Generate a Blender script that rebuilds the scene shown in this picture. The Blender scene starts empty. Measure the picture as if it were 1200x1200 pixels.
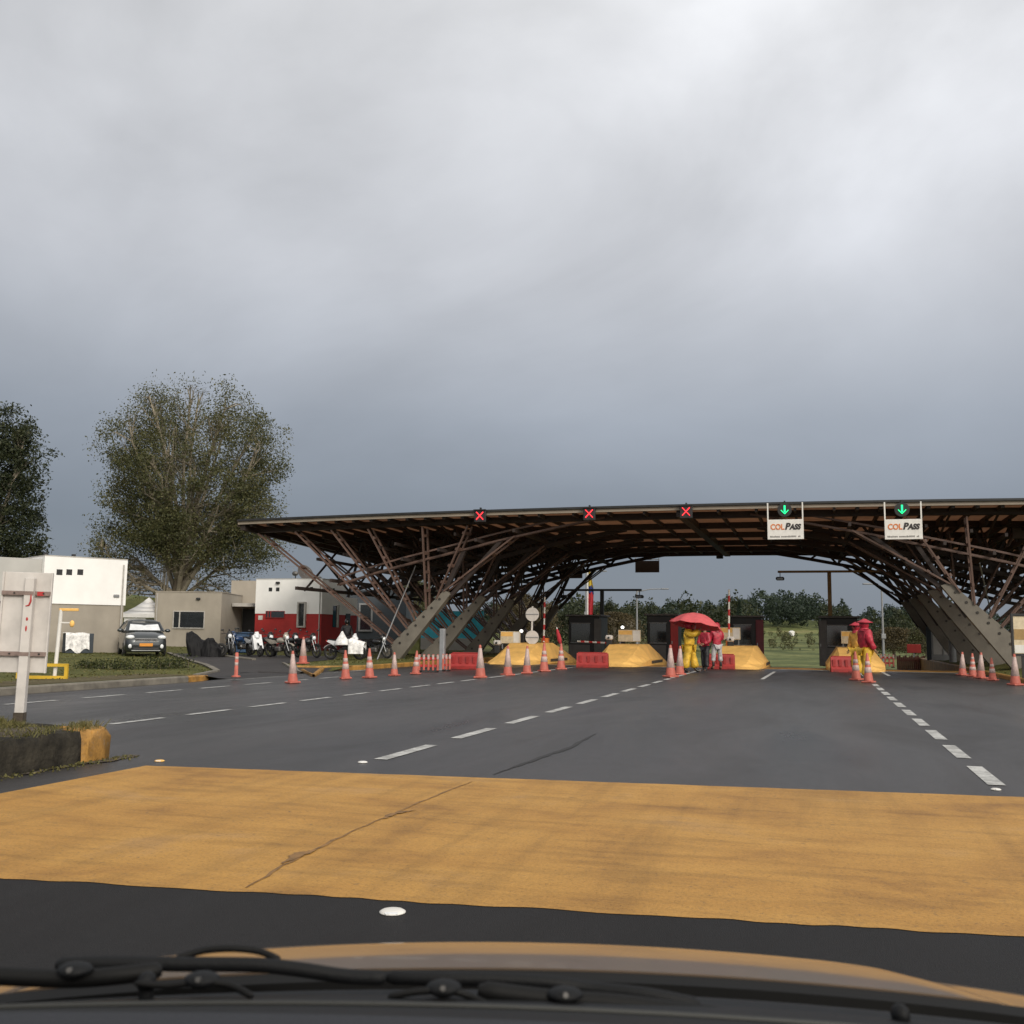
import bpy, bmesh, math, random
import numpy as np
from mathutils import Vector, Matrix, Euler

random.seed(7)
RNG = np.random.default_rng(7)
SC = bpy.context.scene
COL = SC.collection
R = math.radians

# ------------------------------------------------------------------ camera
EYE = 1.30
F, CX0, CY0 = 1200.0, 600.0, 600.0
PITCH, ROLL = R(6.78), R(0.66)


def cam_rot(yaw):
    return Matrix.Rotation(yaw, 3, 'Z') @ Matrix.Rotation(R(90) + PITCH, 3, 'X') @ Matrix.Rotation(ROLL, 3, 'Z')


def _ray(rot, px, py):
    return rot @ Vector(((px - CX0) / F, -(py - CY0) / F, -1.0))


_r = _ray(cam_rot(0.0), 958, 747)
YAW = math.atan2(_r.x, _r.y)            # the road runs along +Y, the camera looks a little to its left
ROT = cam_rot(YAW)
FWD = Vector((-math.sin(YAW), math.cos(YAW), 0))
RIGHT = Vector((math.cos(YAW), math.sin(YAW), 0))


def ray(px, py):
    return _ray(ROT, px, py)


def G(px, py, z=0.0):
    r = ray(px, py)
    t = (z - EYE) / r.z
    return Vector((r.x * t, r.y * t, z))


def AtY(px, py, y):
    r = ray(px, py)
    t = y / r.y
    return Vector((r.x * t, y, EYE + r.z * t))


def AtD(px, py, d):
    r = ray(px, py)
    t = d / r.dot(FWD)
    return Vector((r.x * t, r.y * t, EYE + r.z * t))


def SP(px, d, z=0.0):
    py = 742.0
    for _ in range(5):
        p = AtD(px, py, d)
        py += (p.z - z) * F / d
    return Vector((p.x, p.y, z))


cam_data = bpy.data.cameras.new('camera')
cam_data.sensor_width = 36.0
cam_data.lens = 36.0
cam_data.clip_start = 0.05
cam_data.clip_end = 12000
cam_data.dof.use_dof = True
cam_data.dof.focus_distance = 38.0
cam_data.dof.aperture_fstop = 12.0
cam = bpy.data.objects.new('camera', cam_data)
COL.objects.link(cam)
cam.matrix_world = Matrix.Translation((0, 0, EYE)) @ ROT.to_4x4()
SC.camera = cam

# ------------------------------------------------------------------ terrain heights


def sm(t):
    t = min(1.0, max(0.0, t))
    return t * t * (3 - 2 * t)


def base_z(y):
    if y < 46:
        return 0.0
    if y < 86:
        return -0.045 * (y - 46)
    if y < 100:
        return -1.8
    if y < 260:
        return -1.8 + 2.9 * (y - 100) / 160
    return 1.1


HB = SP(105, 112, 0)
HC = SP(922, 325, 0)


def lot_z(x, y):
    z = 0.15 + 0.25 * sm((-x - 20) / 18)
    d2 = ((x - HB.x) / 22) ** 2 + ((y - HB.y) / 17) ** 2
    z += 5.0 * math.exp(-d2)
    if x > -22:
        op = sm((y - 23.2) / 1.5) * (1 - sm((y - 30.5) / 2.0))
        z *= 1 - op * (1 - sm((-15.2 - x) / 4.0))
    return z


def rlot_z(x, y):
    return 0.13 + 0.42 * sm((x - 6.4) / 2.4)


def ground_z(x, y):
    b = base_z(y)
    fade = 1 - sm((y - 80) / 40)
    wl = sm((-x - 15.6) / 3.0)
    wr = sm((x - 6.6) / 3.0) * fade
    farl = 1 - sm((y - 130) / 60)
    z = b * (1 - max(wl * farl, wr)) + lot_z(x, y) * wl * farl + rlot_z(x, y) * wr
    z += 2.6 * sm((y - 255) / 80)
    z += 3.2 * math.exp(-((x - HC.x) / 26) ** 2 - ((y - HC.y) / 40) ** 2)
    return z


# ------------------------------------------------------------------ mesh builder
class MB:
    def __init__(s):
        s.v, s.f, s.sm = [], [], []

    def add(s, vs, fs, smooth=False, mat=None):
        o = len(s.v)
        if mat is not None:
            vs = [mat @ Vector(p) for p in vs]
        s.v.extend([tuple(p) for p in vs])
        s.f.extend([tuple(i + o for i in f) for f in fs])
        s.sm.extend([smooth] * len(fs))
        return s

    def box(s, c, size, rot=None, b=0.0):
        hx, hy, hz = size[0] / 2, size[1] / 2, size[2] / 2
        M = Matrix.Translation(c) @ (rot.to_4x4() if rot is not None else Matrix.Identity(4))
        b = min(b, hx * .6, hy * .6, hz * .6)
        if b <= 0:
            vs = [(x, y, z) for x in (-hx, hx) for y in (-hy, hy) for z in (-hz, hz)]
            fs = [(0, 1, 3, 2), (4, 6, 7, 5), (0, 4, 5, 1), (2, 3, 7, 6), (0, 2, 6, 4), (1, 5, 7, 3)]
            return s.add(vs, fs, False, M)
        bm = bmesh.new()
        bmesh.ops.create_cube(bm, size=1.0, matrix=Matrix.Diagonal((hx * 2, hy * 2, hz * 2, 1)))
        bmesh.ops.bevel(bm, geom=bm.edges[:], offset=b, segments=1, affect='EDGES')
        bm.verts.index_update()
        s.add([v.co.copy() for v in bm.verts], [[v.index for v in f.verts] for f in bm.faces], False, M)
        bm.free()
        return s

    def bx(s, x0, x1, y0, y1, z0, z1, b=0.0):
        return s.box(((x0 + x1) / 2, (y0 + y1) / 2, (z0 + z1) / 2), (x1 - x0, y1 - y0, z1 - z0), None, b)

    def bar(s, p0, p1, w, h=None, up=(0, 0, 1), b=0.0):
        p0, p1 = Vector(p0), Vector(p1)
        d = p1 - p0
        L = d.length
        if L < 1e-6:
            return s
        y = d / L
        up = Vector(up)
        if abs(y.dot(up)) > .98:
            up = Vector((1, 0, 0)) if abs(y.x) < .9 else Vector((0, 1, 0))
        x = y.cross(up).normalized()
        z = x.cross(y)
        rot = Matrix((x, y, z)).transposed()
        return s.box((p0 + p1) / 2, (w, L, h or w), rot, b)

    def tube(s, pts, rad, n=8, caps=True, smooth=True):
        pts = [Vector(p) for p in pts]
        if not isinstance(rad, (list, tuple)):
            rad = [rad] * len(pts)
        o = len(s.v)
        prev = None
        vs, fs = [], []
        for i, p in enumerate(pts):
            a = pts[max(0, i - 1)]
            c = pts[min(len(pts) - 1, i + 1)]
            t = (c - a).normalized()
            if prev is None:
                u = t.orthogonal().normalized()
            else:
                u = (prev - t * prev.dot(t))
                u = u.normalized() if u.length > 1e-6 else t.orthogonal().normalized()
            prev = u
            w = t.cross(u)
            for k in range(n):
                an = 2 * math.pi * k / n
                vs.append(p + (u * math.cos(an) + w * math.sin(an)) * rad[i])
        m = len(pts)
        for i in range(m - 1):
            for k in range(n):
                k2 = (k + 1) % n
                fs.append((i * n + k, i * n + k2, (i + 1) * n + k2, (i + 1) * n + k))
        s.add(vs, fs, smooth)
        if caps:
            s.add(vs[:n], [tuple(reversed(range(n)))], False)
            s.add(vs[-n:], [tuple(range(n))], False)
        return s

    def cyl(s, p0, p1, r0, r1=None, n=12, smooth=True):
        return s.tube([p0, p1], [r0, r0 if r1 is None else r1], n, True, smooth)

    def lathe(s, prof, c=(0, 0, 0), n=16, rot=None, smooth=True):
        vs, fs = [], []
        M = Matrix.Translation(c) @ (rot.to_4x4() if rot is not None else Matrix.Identity(4))
        for r, z in prof:
            for k in range(n):
                a = 2 * math.pi * k / n
                vs.append((r * math.cos(a), r * math.sin(a), z))
        for i in range(len(prof) - 1):
            for k in range(n):
                k2 = (k + 1) % n
                fs.append((i * n + k, i * n + k2, (i + 1) * n + k2, (i + 1) * n + k))
        fs.append(tuple(reversed(range(n))))
        fs.append(tuple((len(prof) - 1) * n + k for k in range(n)))
        return s.add(vs, fs, smooth, M)

    def torus(s, c, R0, r, n=20, m=8, axis='X'):
        pts = []
        vs, fs = [], []
        for i in range(n):
            a = 2 * math.pi * i / n
            for j in range(m):
                t = 2 * math.pi * j / m
                q = R0 + r * math.cos(t)
                e = r * math.sin(t)
                p = (e, q * math.cos(a), q * math.sin(a)) if axis == 'X' else ((q * math.cos(a), q * math.sin(a), e) if axis == 'Z' else (q * math.cos(a), e, q * math.sin(a)))
                vs.append(Vector(p) + Vector(c))
        for i in range(n):
            for j in range(m):
                fs.append((i * m + j, ((i + 1) % n) * m + j, ((i + 1) % n) * m + (j + 1) % m, i * m + (j + 1) % m))
        return s.add(vs, fs, True)

    def ell(s, c, r, n=12, m=8, rot=None, fn=None):
        vs, fs = [], []
        M = Matrix.Translation(c) @ (rot.to_4x4() if rot is not None else Matrix.Identity(4))
        for i in range(m + 1):
            t = math.pi * i / m
            for k in range(n):
                a = 2 * math.pi * k / n
                p = Vector((r[0] * math.sin(t) * math.cos(a), r[1] * math.sin(t) * math.sin(a), r[2] * math.cos(t)))
                if fn:
                    p = fn(p)
                vs.append(p)
        for i in range(m):
            for k in range(n):
                fs.append((i * n + k, (i + 1) * n + k, (i + 1) * n + (k + 1) % n, i * n + (k + 1) % n))
        return s.add(vs, fs, True, M)

    def prism(s, poly, y0, y1, plane='XZ'):
        n = len(poly)

        def P(a, b, h):
            return (a, h, b) if plane == 'XZ' else ((a, b, h) if plane == 'XY' else (h, a, b))
        vs = [P(a, b, y0) for a, b in poly] + [P(a, b, y1) for a, b in poly]
        fs = [tuple(range(n)), tuple(range(2 * n - 1, n - 1, -1))]
        fs += [(i, i + n, (i + 1) % n + n, (i + 1) % n) for i in range(n)]
        return s.add(vs, fs)

    def grid(s, fn, us, vs_, smooth=True):
        nu, nv = len(us), len(vs_)
        vs = [fn(u, v) for v in vs_ for u in us]
        fs = [(j * nu + i, j * nu + i + 1, (j + 1) * nu + i + 1, (j + 1) * nu + i) for j in range(nv - 1) for i in range(nu - 1)]
        return s.add(vs, fs, smooth)

    def slab(s, fn, us, vs_, th, smooth=True):
        """a closed curved sheet of thickness th below fn"""
        nu, nv = len(us), len(vs_)
        top = [Vector(fn(u, v)) for v in vs_ for u in us]
        bot = [p - Vector((0, 0, th)) for p in top]
        N = nu * nv
        fs = []
        for j in range(nv - 1):
            for i in range(nu - 1):
                q = (j * nu + i, j * nu + i + 1, (j + 1) * nu + i + 1, (j + 1) * nu + i)
                fs.append(q)
                fs.append(tuple(k + N for k in reversed(q)))
        s.add(top + bot, fs, smooth)
        rim = [i for i in range(nu)] + [j * nu + nu - 1 for j in range(1, nv)] + [(nv - 1) * nu + i for i in range(nu - 2, -1, -1)] + [j * nu for j in range(nv - 2, 0, -1)]
        rv = [top[i] for i in rim] + [bot[i] for i in rim]
        m = len(rim)
        s.add(rv, [(i, i + m, (i + 1) % m + m, (i + 1) % m) for i in range(m)], False)
        return s

    def build(s, name, mat=None, parent=None, loc=None, rot=None):
        me = bpy.data.meshes.new(name)
        me.from_pydata(s.v, [], s.f)
        bm = bmesh.new()
        bm.from_mesh(me)
        sharp = list(s.sm)
        bmesh.ops.recalc_face_normals(bm, faces=bm.faces[:])
        bm.to_mesh(me)
        bm.free()
        me.polygons.foreach_set('use_smooth', sharp)
        if mat is not None:
            for m_ in (mat if isinstance(mat, (list, tuple)) else [mat]):
                me.materials.append(m_)
        me.update()
        o = bpy.data.objects.new(name, me)
        COL.objects.link(o)
        if parent is not None:
            o.parent = parent
        if loc is not None:
            o.location = loc
        if rot is not None:
            o.rotation_euler = rot
        return o


def quads_mesh(name, V, mat, parent=None, loc=None):
    """V: (n,4,3) array -> one mesh of loose leaf faces"""
    n = V.shape[0]
    me = bpy.data.meshes.new(name)
    me.vertices.add(4 * n)
    me.vertices.foreach_set('co', V.reshape(-1).astype(np.float32))
    me.loops.add(4 * n)
    me.loops.foreach_set('vertex_index', np.arange(4 * n, dtype=np.int32))
    me.polygons.add(n)
    me.polygons.foreach_set('loop_start', np.arange(0, 4 * n, 4, dtype=np.int32))
    me.update(calc_edges=True)
    me.validate()
    me.materials.append(mat)
    o = bpy.data.objects.new(name, me)
    COL.objects.link(o)
    if parent is not None:
        o.parent = parent
    if loc is not None:
        o.location = loc
    return o


def leaf_quads(P, size, rng, jit=.35, flat=0.0):
    n = len(P)
    a = rng.normal(size=(n, 3))
    a /= np.linalg.norm(a, axis=1)[:, None]
    b = rng.normal(size=(n, 3))
    b[:, 2] *= (1 - flat)
    b -= a * (a * b).sum(1)[:, None]
    b /= np.linalg.norm(b, axis=1)[:, None] + 1e-9
    s = size * (1 + jit * rng.uniform(-1, 1, size=(n, 1)))
    w = s * rng.uniform(.35, .6, size=(n, 1))
    t = a * s * .5
    u = b * w * .5
    # leaf like kite
    return np.stack([P - t, P + u - t * .1, P + t, P - u - t * .1], axis=1)


# ------------------------------------------------------------------ objects helpers
def tag(o, label=None, cat=None, group=None, kind=None):
    if label:
        o['label'] = label
    if cat:
        o['category'] = cat
    if group:
        o['group'] = group
    if kind:
        o['kind'] = kind
    return o


def thing(name, label, cat, loc=(0, 0, 0), rz=0.0, group=None):
    o = bpy.data.objects.new(name, None)
    o.empty_display_size = .2
    COL.objects.link(o)
    o.location = loc
    o.rotation_euler = (0, 0, rz)
    return tag(o, label, cat, group)


def kids(o):
    return [c for c in bpy.data.objects if c.parent == o]


def copy_tree(o, parent=None):
    c = o.copy()
    COL.objects.link(c)
    if parent is not None:
        c.parent = parent
    for ch in kids(o):
        copy_tree(ch, c)
    return c


def dup(root, label, loc, rz, group=None):
    c = copy_tree(root)
    c.location = loc
    c.rotation_euler = (0, 0, rz)
    c['label'] = label
    if group:
        c['group'] = group
    return c


def face_to(v):
    """z rotation turning local -Y to horizontal direction v"""
    return math.atan2(v[1], v[0]) + math.pi / 2


def cam_dir(r, f):
    """world direction from camera frame: right, forward"""
    return (RIGHT * r + FWD * f)


# ------------------------------------------------------------------ materials
def new_mat(name):
    m = bpy.data.materials.new(name)
    m.use_nodes = True
    nt = m.node_tree
    nt.nodes.clear()
    out = nt.nodes.new('ShaderNodeOutputMaterial')
    return m, nt, out


def N(nt, t, **kw):
    n = nt.nodes.new(t)
    for k, v in kw.items():
        if k in n.inputs:
            n.inputs[k].default_value = v
        else:
            setattr(n, k, v)
    return n


def ramp(nt, fac, stops):
    r = nt.nodes.new('ShaderNodeValToRGB')
    els = r.color_ramp.elements
    while len(els) < len(stops):
        els.new(0.5)
    for e, (p, c) in zip(els, stops):
        e.position = p
        e.color = (c[0], c[1], c[2], 1) if hasattr(c, '__len__') else (c, c, c, 1)
    nt.links.new(fac, r.inputs['Fac'])
    return r.outputs['Color']


def mul(c, k):
    return tuple(min(1.0, x * k) for x in c[:3])


def M(name, c, var=.18, scale=4.0, rough=.6, metal=0.0, bump=0.0, bscale=40.0, coat=0.0, c2=None, detail=5, spec=.5,
      stretch=(1, 1, 1), rvar=.1, trans=0.0, grime=0.0):
    m, nt, out = new_mat(name)
    L = nt.links
    tc = N(nt, 'ShaderNodeTexCoord')
    mp = N(nt, 'ShaderNodeMapping')
    mp.inputs['Scale'].default_value = stretch
    L.new(tc.outputs['Object'], mp.inputs['Vector'])
    no = N(nt, 'ShaderNodeTexNoise', Scale=scale, Detail=detail, Roughness=.6)
    L.new(mp.outputs[0], no.inputs['Vector'])
    a, b = (mul(c, 1 - var), mul(c, 1 + var)) if c2 is None else (c, c2)
    col = ramp(nt, no.outputs['Fac'], [(.32, a), (.68, b)])
    if grime > 0:
        n2 = N(nt, 'ShaderNodeTexNoise', Scale=scale * .35 + .3, Detail=7, Roughness=.7)
        mp2 = N(nt, 'ShaderNodeMapping')
        mp2.inputs['Scale'].default_value = (1, 1, .25)
        L.new(tc.outputs['Object'], mp2.inputs['Vector'])
        L.new(mp2.outputs[0], n2.inputs['Vector'])
        g = ramp(nt, n2.outputs['Fac'], [(.5, 0.0), (.72, 1.0)])
        mx = N(nt, 'ShaderNodeMix', data_type='RGBA')
        ml = N(nt, 'ShaderNodeMath', operation='MULTIPLY')
        ml.inputs[1].default_value = grime
        L.new(g, ml.inputs[0])
        L.new(ml.outputs[0], mx.inputs[0])
        L.new(col, mx.inputs[6])
        mx.inputs[7].default_value = (*mul(c, .45), 1)
        col = mx.outputs[2]
    bs = N(nt, 'ShaderNodeBsdfPrincipled')
    L.new(col, bs.inputs['Base Color'])
    bs.inputs['Metallic'].default_value = metal
    bs.inputs['Specular IOR Level'].default_value = spec
    if rvar > 0:
        rr = N(nt, 'ShaderNodeMapRange')
        rr.inputs['To Min'].default_value = max(.03, rough - rvar)
        rr.inputs['To Max'].default_value = min(1, rough + rvar)
        L.new(no.outputs['Fac'], rr.inputs['Value'])
        L.new(rr.outputs[0], bs.inputs['Roughness'])
    else:
        bs.inputs['Roughness'].default_value = rough
    if coat > 0:
        bs.inputs['Coat Weight'].default_value = coat
        bs.inputs['Coat Roughness'].default_value = .06
    if bump > 0:
        nb = N(nt, 'ShaderNodeTexNoise', Scale=bscale, Detail=4)
        L.new(mp.outputs[0], nb.inputs['Vector'])
        bp = N(nt, 'ShaderNodeBump', Strength=bump, Distance=.02)
        L.new(nb.outputs['Fac'], bp.inputs['Height'])
        L.new(bp.outputs[0], bs.inputs['Normal'])
    sh = bs.outputs[0]
    if trans > 0:
        tr = N(nt, 'ShaderNodeBsdfTranslucent')
        L.new(col, tr.inputs['Color'])
        ms = N(nt, 'ShaderNodeMixShader')
        ms.inputs[0].default_value = trans
        L.new(sh, ms.inputs[1])
        L.new(tr.outputs[0], ms.inputs[2])
        sh = ms.outputs[0]
    L.new(sh, out.inputs['Surface'])
    return m


def leaf_mat(name, stops, trans=.25, nscale=.35):
    m, nt, out = new_mat(name)
    L = nt.links
    ge = N(nt, 'ShaderNodeNewGeometry')
    tc = N(nt, 'ShaderNodeTexCoord')
    no = N(nt, 'ShaderNodeTexNoise', Scale=nscale, Detail=3)
    L.new(tc.outputs['Object'], no.inputs['Vector'])
    ad = N(nt, 'ShaderNodeMath', operation='ADD')
    h1 = N(nt, 'ShaderNodeMath', operation='MULTIPLY')
    h1.inputs[1].default_value = .45
    L.new(ge.outputs['Random Per Island'], h1.inputs[0])
    h2 = N(nt, 'ShaderNodeMath', operation='MULTIPLY')
    h2.inputs[1].default_value = .6
    L.new(no.outputs['Fac'], h2.inputs[0])
    L.new(h1.outputs[0], ad.inputs[0])
    L.new(h2.outputs[0], ad.inputs[1])
    col = ramp(nt, ad.outputs[0], stops)
    bs = N(nt, 'ShaderNodeBsdfPrincipled', Roughness=.55)
    bs.inputs['Specular IOR Level'].default_value = .3
    L.new(col, bs.inputs['Base Color'])
    tr = N(nt, 'ShaderNodeBsdfTranslucent')
    L.new(col, tr.inputs['Color'])
    ms = N(nt, 'ShaderNodeMixShader')
    ms.inputs[0].default_value = trans
    L.new(bs.outputs[0], ms.inputs[1])
    L.new(tr.outputs[0], ms.inputs[2])
    L.new(ms.outputs[0], out.inputs['Surface'])
    return m


def emit_mat(name, c, s):
    m, nt, out = new_mat(name)
    e = N(nt, 'ShaderNodeEmission', Strength=s)
    e.inputs['Color'].default_value = (*c, 1)
    nt.links.new(e.outputs[0], out.inputs['Surface'])
    return m


def asphalt_mat(name, dark=.038, light=.062, wet=.5):
    m, nt, out = new_mat(name)
    L = nt.links
    tc = N(nt, 'ShaderNodeTexCoord')
    co = tc.outputs['Object']
    fine = N(nt, 'ShaderNodeTexNoise', Scale=90.0, Detail=3, Roughness=.7)
    L.new(co, fine.inputs['Vector'])
    big = N(nt, 'ShaderNodeTexNoise', Scale=.22, Detail=6, Roughness=.6)
    mp = N(nt, 'ShaderNodeMapping')
    mp.inputs['Scale'].default_value = (2.2, .45, 1)     # wear runs along the lanes
    L.new(co, mp.inputs['Vector'])
    L.new(mp.outputs[0], big.inputs['Vector'])
    vor = N(nt, 'ShaderNodeTexVoronoi', Scale=160.0)
    L.new(co, vor.inputs['Vector'])
    c1 = ramp(nt, big.outputs['Fac'], [(.3, (dark * 1.05, dark * .98, dark)), (.5, ((dark + light) * .53, (dark + light) * .485, (dark + light) * .485)), (.7, (light * 1.06, light * .96, light * .96))])
    c2 = ramp(nt, fine.outputs['Fac'], [(.25, .55), (.55, 1.0), (.8, 1.7)])
    mx = N(nt, 'ShaderNodeMix', data_type='RGBA', blend_type='MULTIPLY')
    mx.inputs[0].default_value = 1.0
    L.new(c1, mx.inputs[6])
    L.new(c2, mx.inputs[7])
    # damp dark stains
    st = N(nt, 'ShaderNodeTexNoise', Scale=.5, Detail=6, Roughness=.55, Distortion=.6)
    mp3 = N(nt, 'ShaderNodeMapping')
    mp3.inputs['Scale'].default_value = (1.3, .35, 1)
    mp3.inputs['Location'].default_value = (3.1, 1.7, 0)
    L.new(co, mp3.inputs['Vector'])
    L.new(mp3.outputs[0], st.inputs['Vector'])
    stm = ramp(nt, st.outputs['Fac'], [(.56, 0.0), (.66, 1.0)])
    mx2 = N(nt, 'ShaderNodeMix', data_type='RGBA', blend_type='MULTIPLY')
    k = N(nt, 'ShaderNodeMath', operation='MULTIPLY')
    k.inputs[1].default_value = .8
    L.new(stm, k.inputs[0])
    L.new(k.outputs[0], mx2.inputs[0])
    L.new(mx.outputs[2], mx2.inputs[6])
    mx2.inputs[7].default_value = (.45, .45, .47, 1)
    bs = N(nt, 'ShaderNodeBsdfPrincipled')
    L.new(mx2.outputs[2], bs.inputs['Base Color'])
    rr = N(nt, 'ShaderNodeMapRange')
    rr.inputs['From Min'].default_value = .3
    rr.inputs['From Max'].default_value = .7
    rr.inputs['To Min'].default_value = wet + .1
    rr.inputs['To Max'].default_value = wet - (.20 if wet < .5 else .08)
    L.new(st.outputs['Fac'], rr.inputs['Value'])
    L.new(rr.outputs[0], bs.inputs['Roughness'])
    bs.inputs['Specular IOR Level'].default_value = .5 if wet < .5 else .2
    bp = N(nt, 'ShaderNodeBump', Strength=.6, Distance=.006)
    L.new(vor.outputs['Distance'], bp.inputs['Height'])
    L.new(bp.outputs[0], bs.inputs['Normal'])
    L.new(bs.outputs[0], out.inputs['Surface'])
    return m


def worn_paint_mat(name, paint, under, lo=.46, hi=.6, stretch=(1, 1, 1), sc=2.0, rough=.55, dirt=(.16, .10, .03), even=False):
    m, nt, out = new_mat(name)
    L = nt.links
    tc = N(nt, 'ShaderNodeTexCoord')
    mp = N(nt, 'ShaderNodeMapping')
    mp.inputs['Scale'].default_value = stretch
    L.new(tc.outputs['Object'], mp.inputs['Vector'])
    a = N(nt, 'ShaderNodeTexNoise', Scale=sc, Detail=8, Roughness=.68, Distortion=.3)
    L.new(mp.outputs[0], a.inputs['Vector'])
    b = N(nt, 'ShaderNodeTexNoise', Scale=38.0, Detail=5, Roughness=.7)
    L.new(tc.outputs['Object'], b.inputs['Vector'])
    c = N(nt, 'ShaderNodeTexNoise', Scale=sc * 3.2, Detail=8, Roughness=.75)
    mpc = N(nt, 'ShaderNodeMapping')
    mpc.inputs['Scale'].default_value = (stretch[0] * .5, stretch[1] * 1.6, 1)
    L.new(tc.outputs['Object'], mpc.inputs['Vector'])
    L.new(mpc.outputs[0], c.inputs['Vector'])
    base = ramp(nt, a.outputs['Fac'], [(.28, dirt), (.45, mul(paint, .87 if even else .62)), (.56, paint), (.75, mul(paint, 1.1))])
    fine = ramp(nt, b.outputs['Fac'], [(.25, .40), (.42, .86), (.55, 1.0), (.8, 1.30)])
    mx = N(nt, 'ShaderNodeMix', data_type='RGBA', blend_type='MULTIPLY')
    mx.inputs[0].default_value = .8
    L.new(base, mx.inputs[6])
    L.new(fine, mx.inputs[7])
    worn = ramp(nt, c.outputs['Fac'], [(hi - .06, 0.0), (hi + .06, 1.0)])
    sp = N(nt, 'ShaderNodeMath', operation='MULTIPLY')
    fs = ramp(nt, b.outputs['Fac'], [(.42, 0.0), (.6, 1.0)])
    L.new(worn, sp.inputs[0])
    L.new(fs, sp.inputs[1])
    mx2 = N(nt, 'ShaderNodeMix', data_type='RGBA')
    L.new(sp.outputs[0], mx2.inputs[0])
    L.new(mx.outputs[2], mx2.inputs[6])
    mx2.inputs[7].default_value = (*under, 1)
    bs = N(nt, 'ShaderNodeBsdfPrincipled', Roughness=rough)
    bs.inputs['Specular IOR Level'].default_value = .3
    L.new(mx2.outputs[2], bs.inputs['Base Color'])
    bp = N(nt, 'ShaderNodeBump', Strength=.5, Distance=.006)
    L.new(b.outputs['Fac'], bp.inputs['Height'])
    L.new(bp.outputs[0], bs.inputs['Normal'])
    L.new(bs.outputs[0], out.inputs['Surface'])
    return m


def band_mat(name):
    """old yellow road paint: soft tonal patches, wheel rub along the lane, pits and grit"""
    m, nt, out = new_mat(name)
    L = nt.links
    tc = N(nt, 'ShaderNodeTexCoord')
    co = tc.outputs['Object']

    def noise(scale, detail, rough, st=(1, 1, 1), loc=(0, 0, 0), dist=0.0):
        mp = N(nt, 'ShaderNodeMapping')
        mp.inputs['Scale'].default_value = st
        mp.inputs['Location'].default_value = loc
        L.new(co, mp.inputs['Vector'])
        n = N(nt, 'ShaderNodeTexNoise', Scale=scale, Detail=detail, Roughness=rough, Distortion=dist)
        L.new(mp.outputs[0], n.inputs['Vector'])
        return n.outputs['Fac']

    def times(a, b, f=1.0):
        x = N(nt, 'ShaderNodeMix', data_type='RGBA', blend_type='MULTIPLY')
        x.inputs[0].default_value = f
        L.new(a, x.inputs[6])
        L.new(b, x.inputs[7])
        return x.outputs[2]
    patch = noise(.8, 6, .6, (1, 1.3, 1), (2, 5, 0), .4)
    col = ramp(nt, patch, [(.3, (.27, .135, .032)), (.44, (.40, .208, .046)), (.58, (.45, .242, .056)), (.72, (.42, .24, .085))])
    rub = noise(1.6, 5, .6, (2.4, .16, 1), (7, 0, 0))
    col = times(col, ramp(nt, rub, [(.36, .86), (.50, 1.0), (.7, 1.05)]))
    roll = noise(2.4, 6, .62, (.35, 2.6, 1), (1, 3, 0))
    col = times(col, ramp(nt, roll, [(.34, .74), (.5, 1.0), (.66, 1.06)]), .8)
    grit = noise(55, 4, .75)
    col = times(col, ramp(nt, grit, [(.28, .45), (.43, .92), (.56, 1.03), (.76, 1.2)]))
    pits = noise(17, 7, .72, (1, 1, 1), (3, 9, 0))
    reg = noise(.9, 4, .6, (1, 1, 1), (11, 4, 0))
    a = ramp(nt, pits, [(.58, 0.0), (.66, .9)])
    b = ramp(nt, reg, [(.42, 0.0), (.62, 1.0)])
    ab = N(nt, 'ShaderNodeMath', operation='MULTIPLY')
    L.new(a, ab.inputs[0])
    L.new(b, ab.inputs[1])
    mx = N(nt, 'ShaderNodeMix', data_type='RGBA')
    L.new(ab.outputs[0], mx.inputs[0])
    L.new(col, mx.inputs[6])
    mx.inputs[7].default_value = (.15, .095, .045, 1)
    bs = N(nt, 'ShaderNodeBsdfPrincipled', Roughness=.62)
    bs.inputs['Specular IOR Level'].default_value = .3
    L.new(mx.outputs[2], bs.inputs['Base Color'])
    bp = N(nt, 'ShaderNodeBump', Strength=.7, Distance=.006)
    L.new(grit, bp.inputs['Height'])
    L.new(bp.outputs[0], bs.inputs['Normal'])
    L.new(bs.outputs[0], out.inputs['Surface'])
    return m


def grass_mat(name, stops, sc=.6, fine=30.0):
    m, nt, out = new_mat(name)
    L = nt.links
    tc = N(nt, 'ShaderNodeTexCoord')
    a = N(nt, 'ShaderNodeTexNoise', Scale=sc, Detail=8, Roughness=.72)
    L.new(tc.outputs['Object'], a.inputs['Vector'])
    col = ramp(nt, a.outputs['Fac'], stops)
    b = N(nt, 'ShaderNodeTexNoise', Scale=fine, Detail=5, Roughness=.7)
    L.new(tc.outputs['Object'], b.inputs['Vector'])
    f = ramp(nt, b.outputs['Fac'], [(.25, .55), (.55, 1.0), (.8, 1.35)])
    mx = N(nt, 'ShaderNodeMix', data_type='RGBA', blend_type='MULTIPLY')
    mx.inputs[0].default_value = 1.0
    L.new(col, mx.inputs[6])
    L.new(f, mx.inputs[7])
    bs = N(nt, 'ShaderNodeBsdfPrincipled', Roughness=.85)
    bs.inputs['Specular IOR Level'].default_value = .15
    L.new(mx.outputs[2], bs.inputs['Base Color'])
    bp = N(nt, 'ShaderNodeBump', Strength=.8, Distance=.05)
    L.new(b.outputs['Fac'], bp.inputs['Height'])
    L.new(bp.outputs[0], bs.inputs['Normal'])
    L.new(bs.outputs[0], out.inputs['Surface'])
    return m


def cover_mat(name, c):
    return M(name, c, var=.35, scale=7, rough=.5, bump=1.0, bscale=10)


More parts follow.
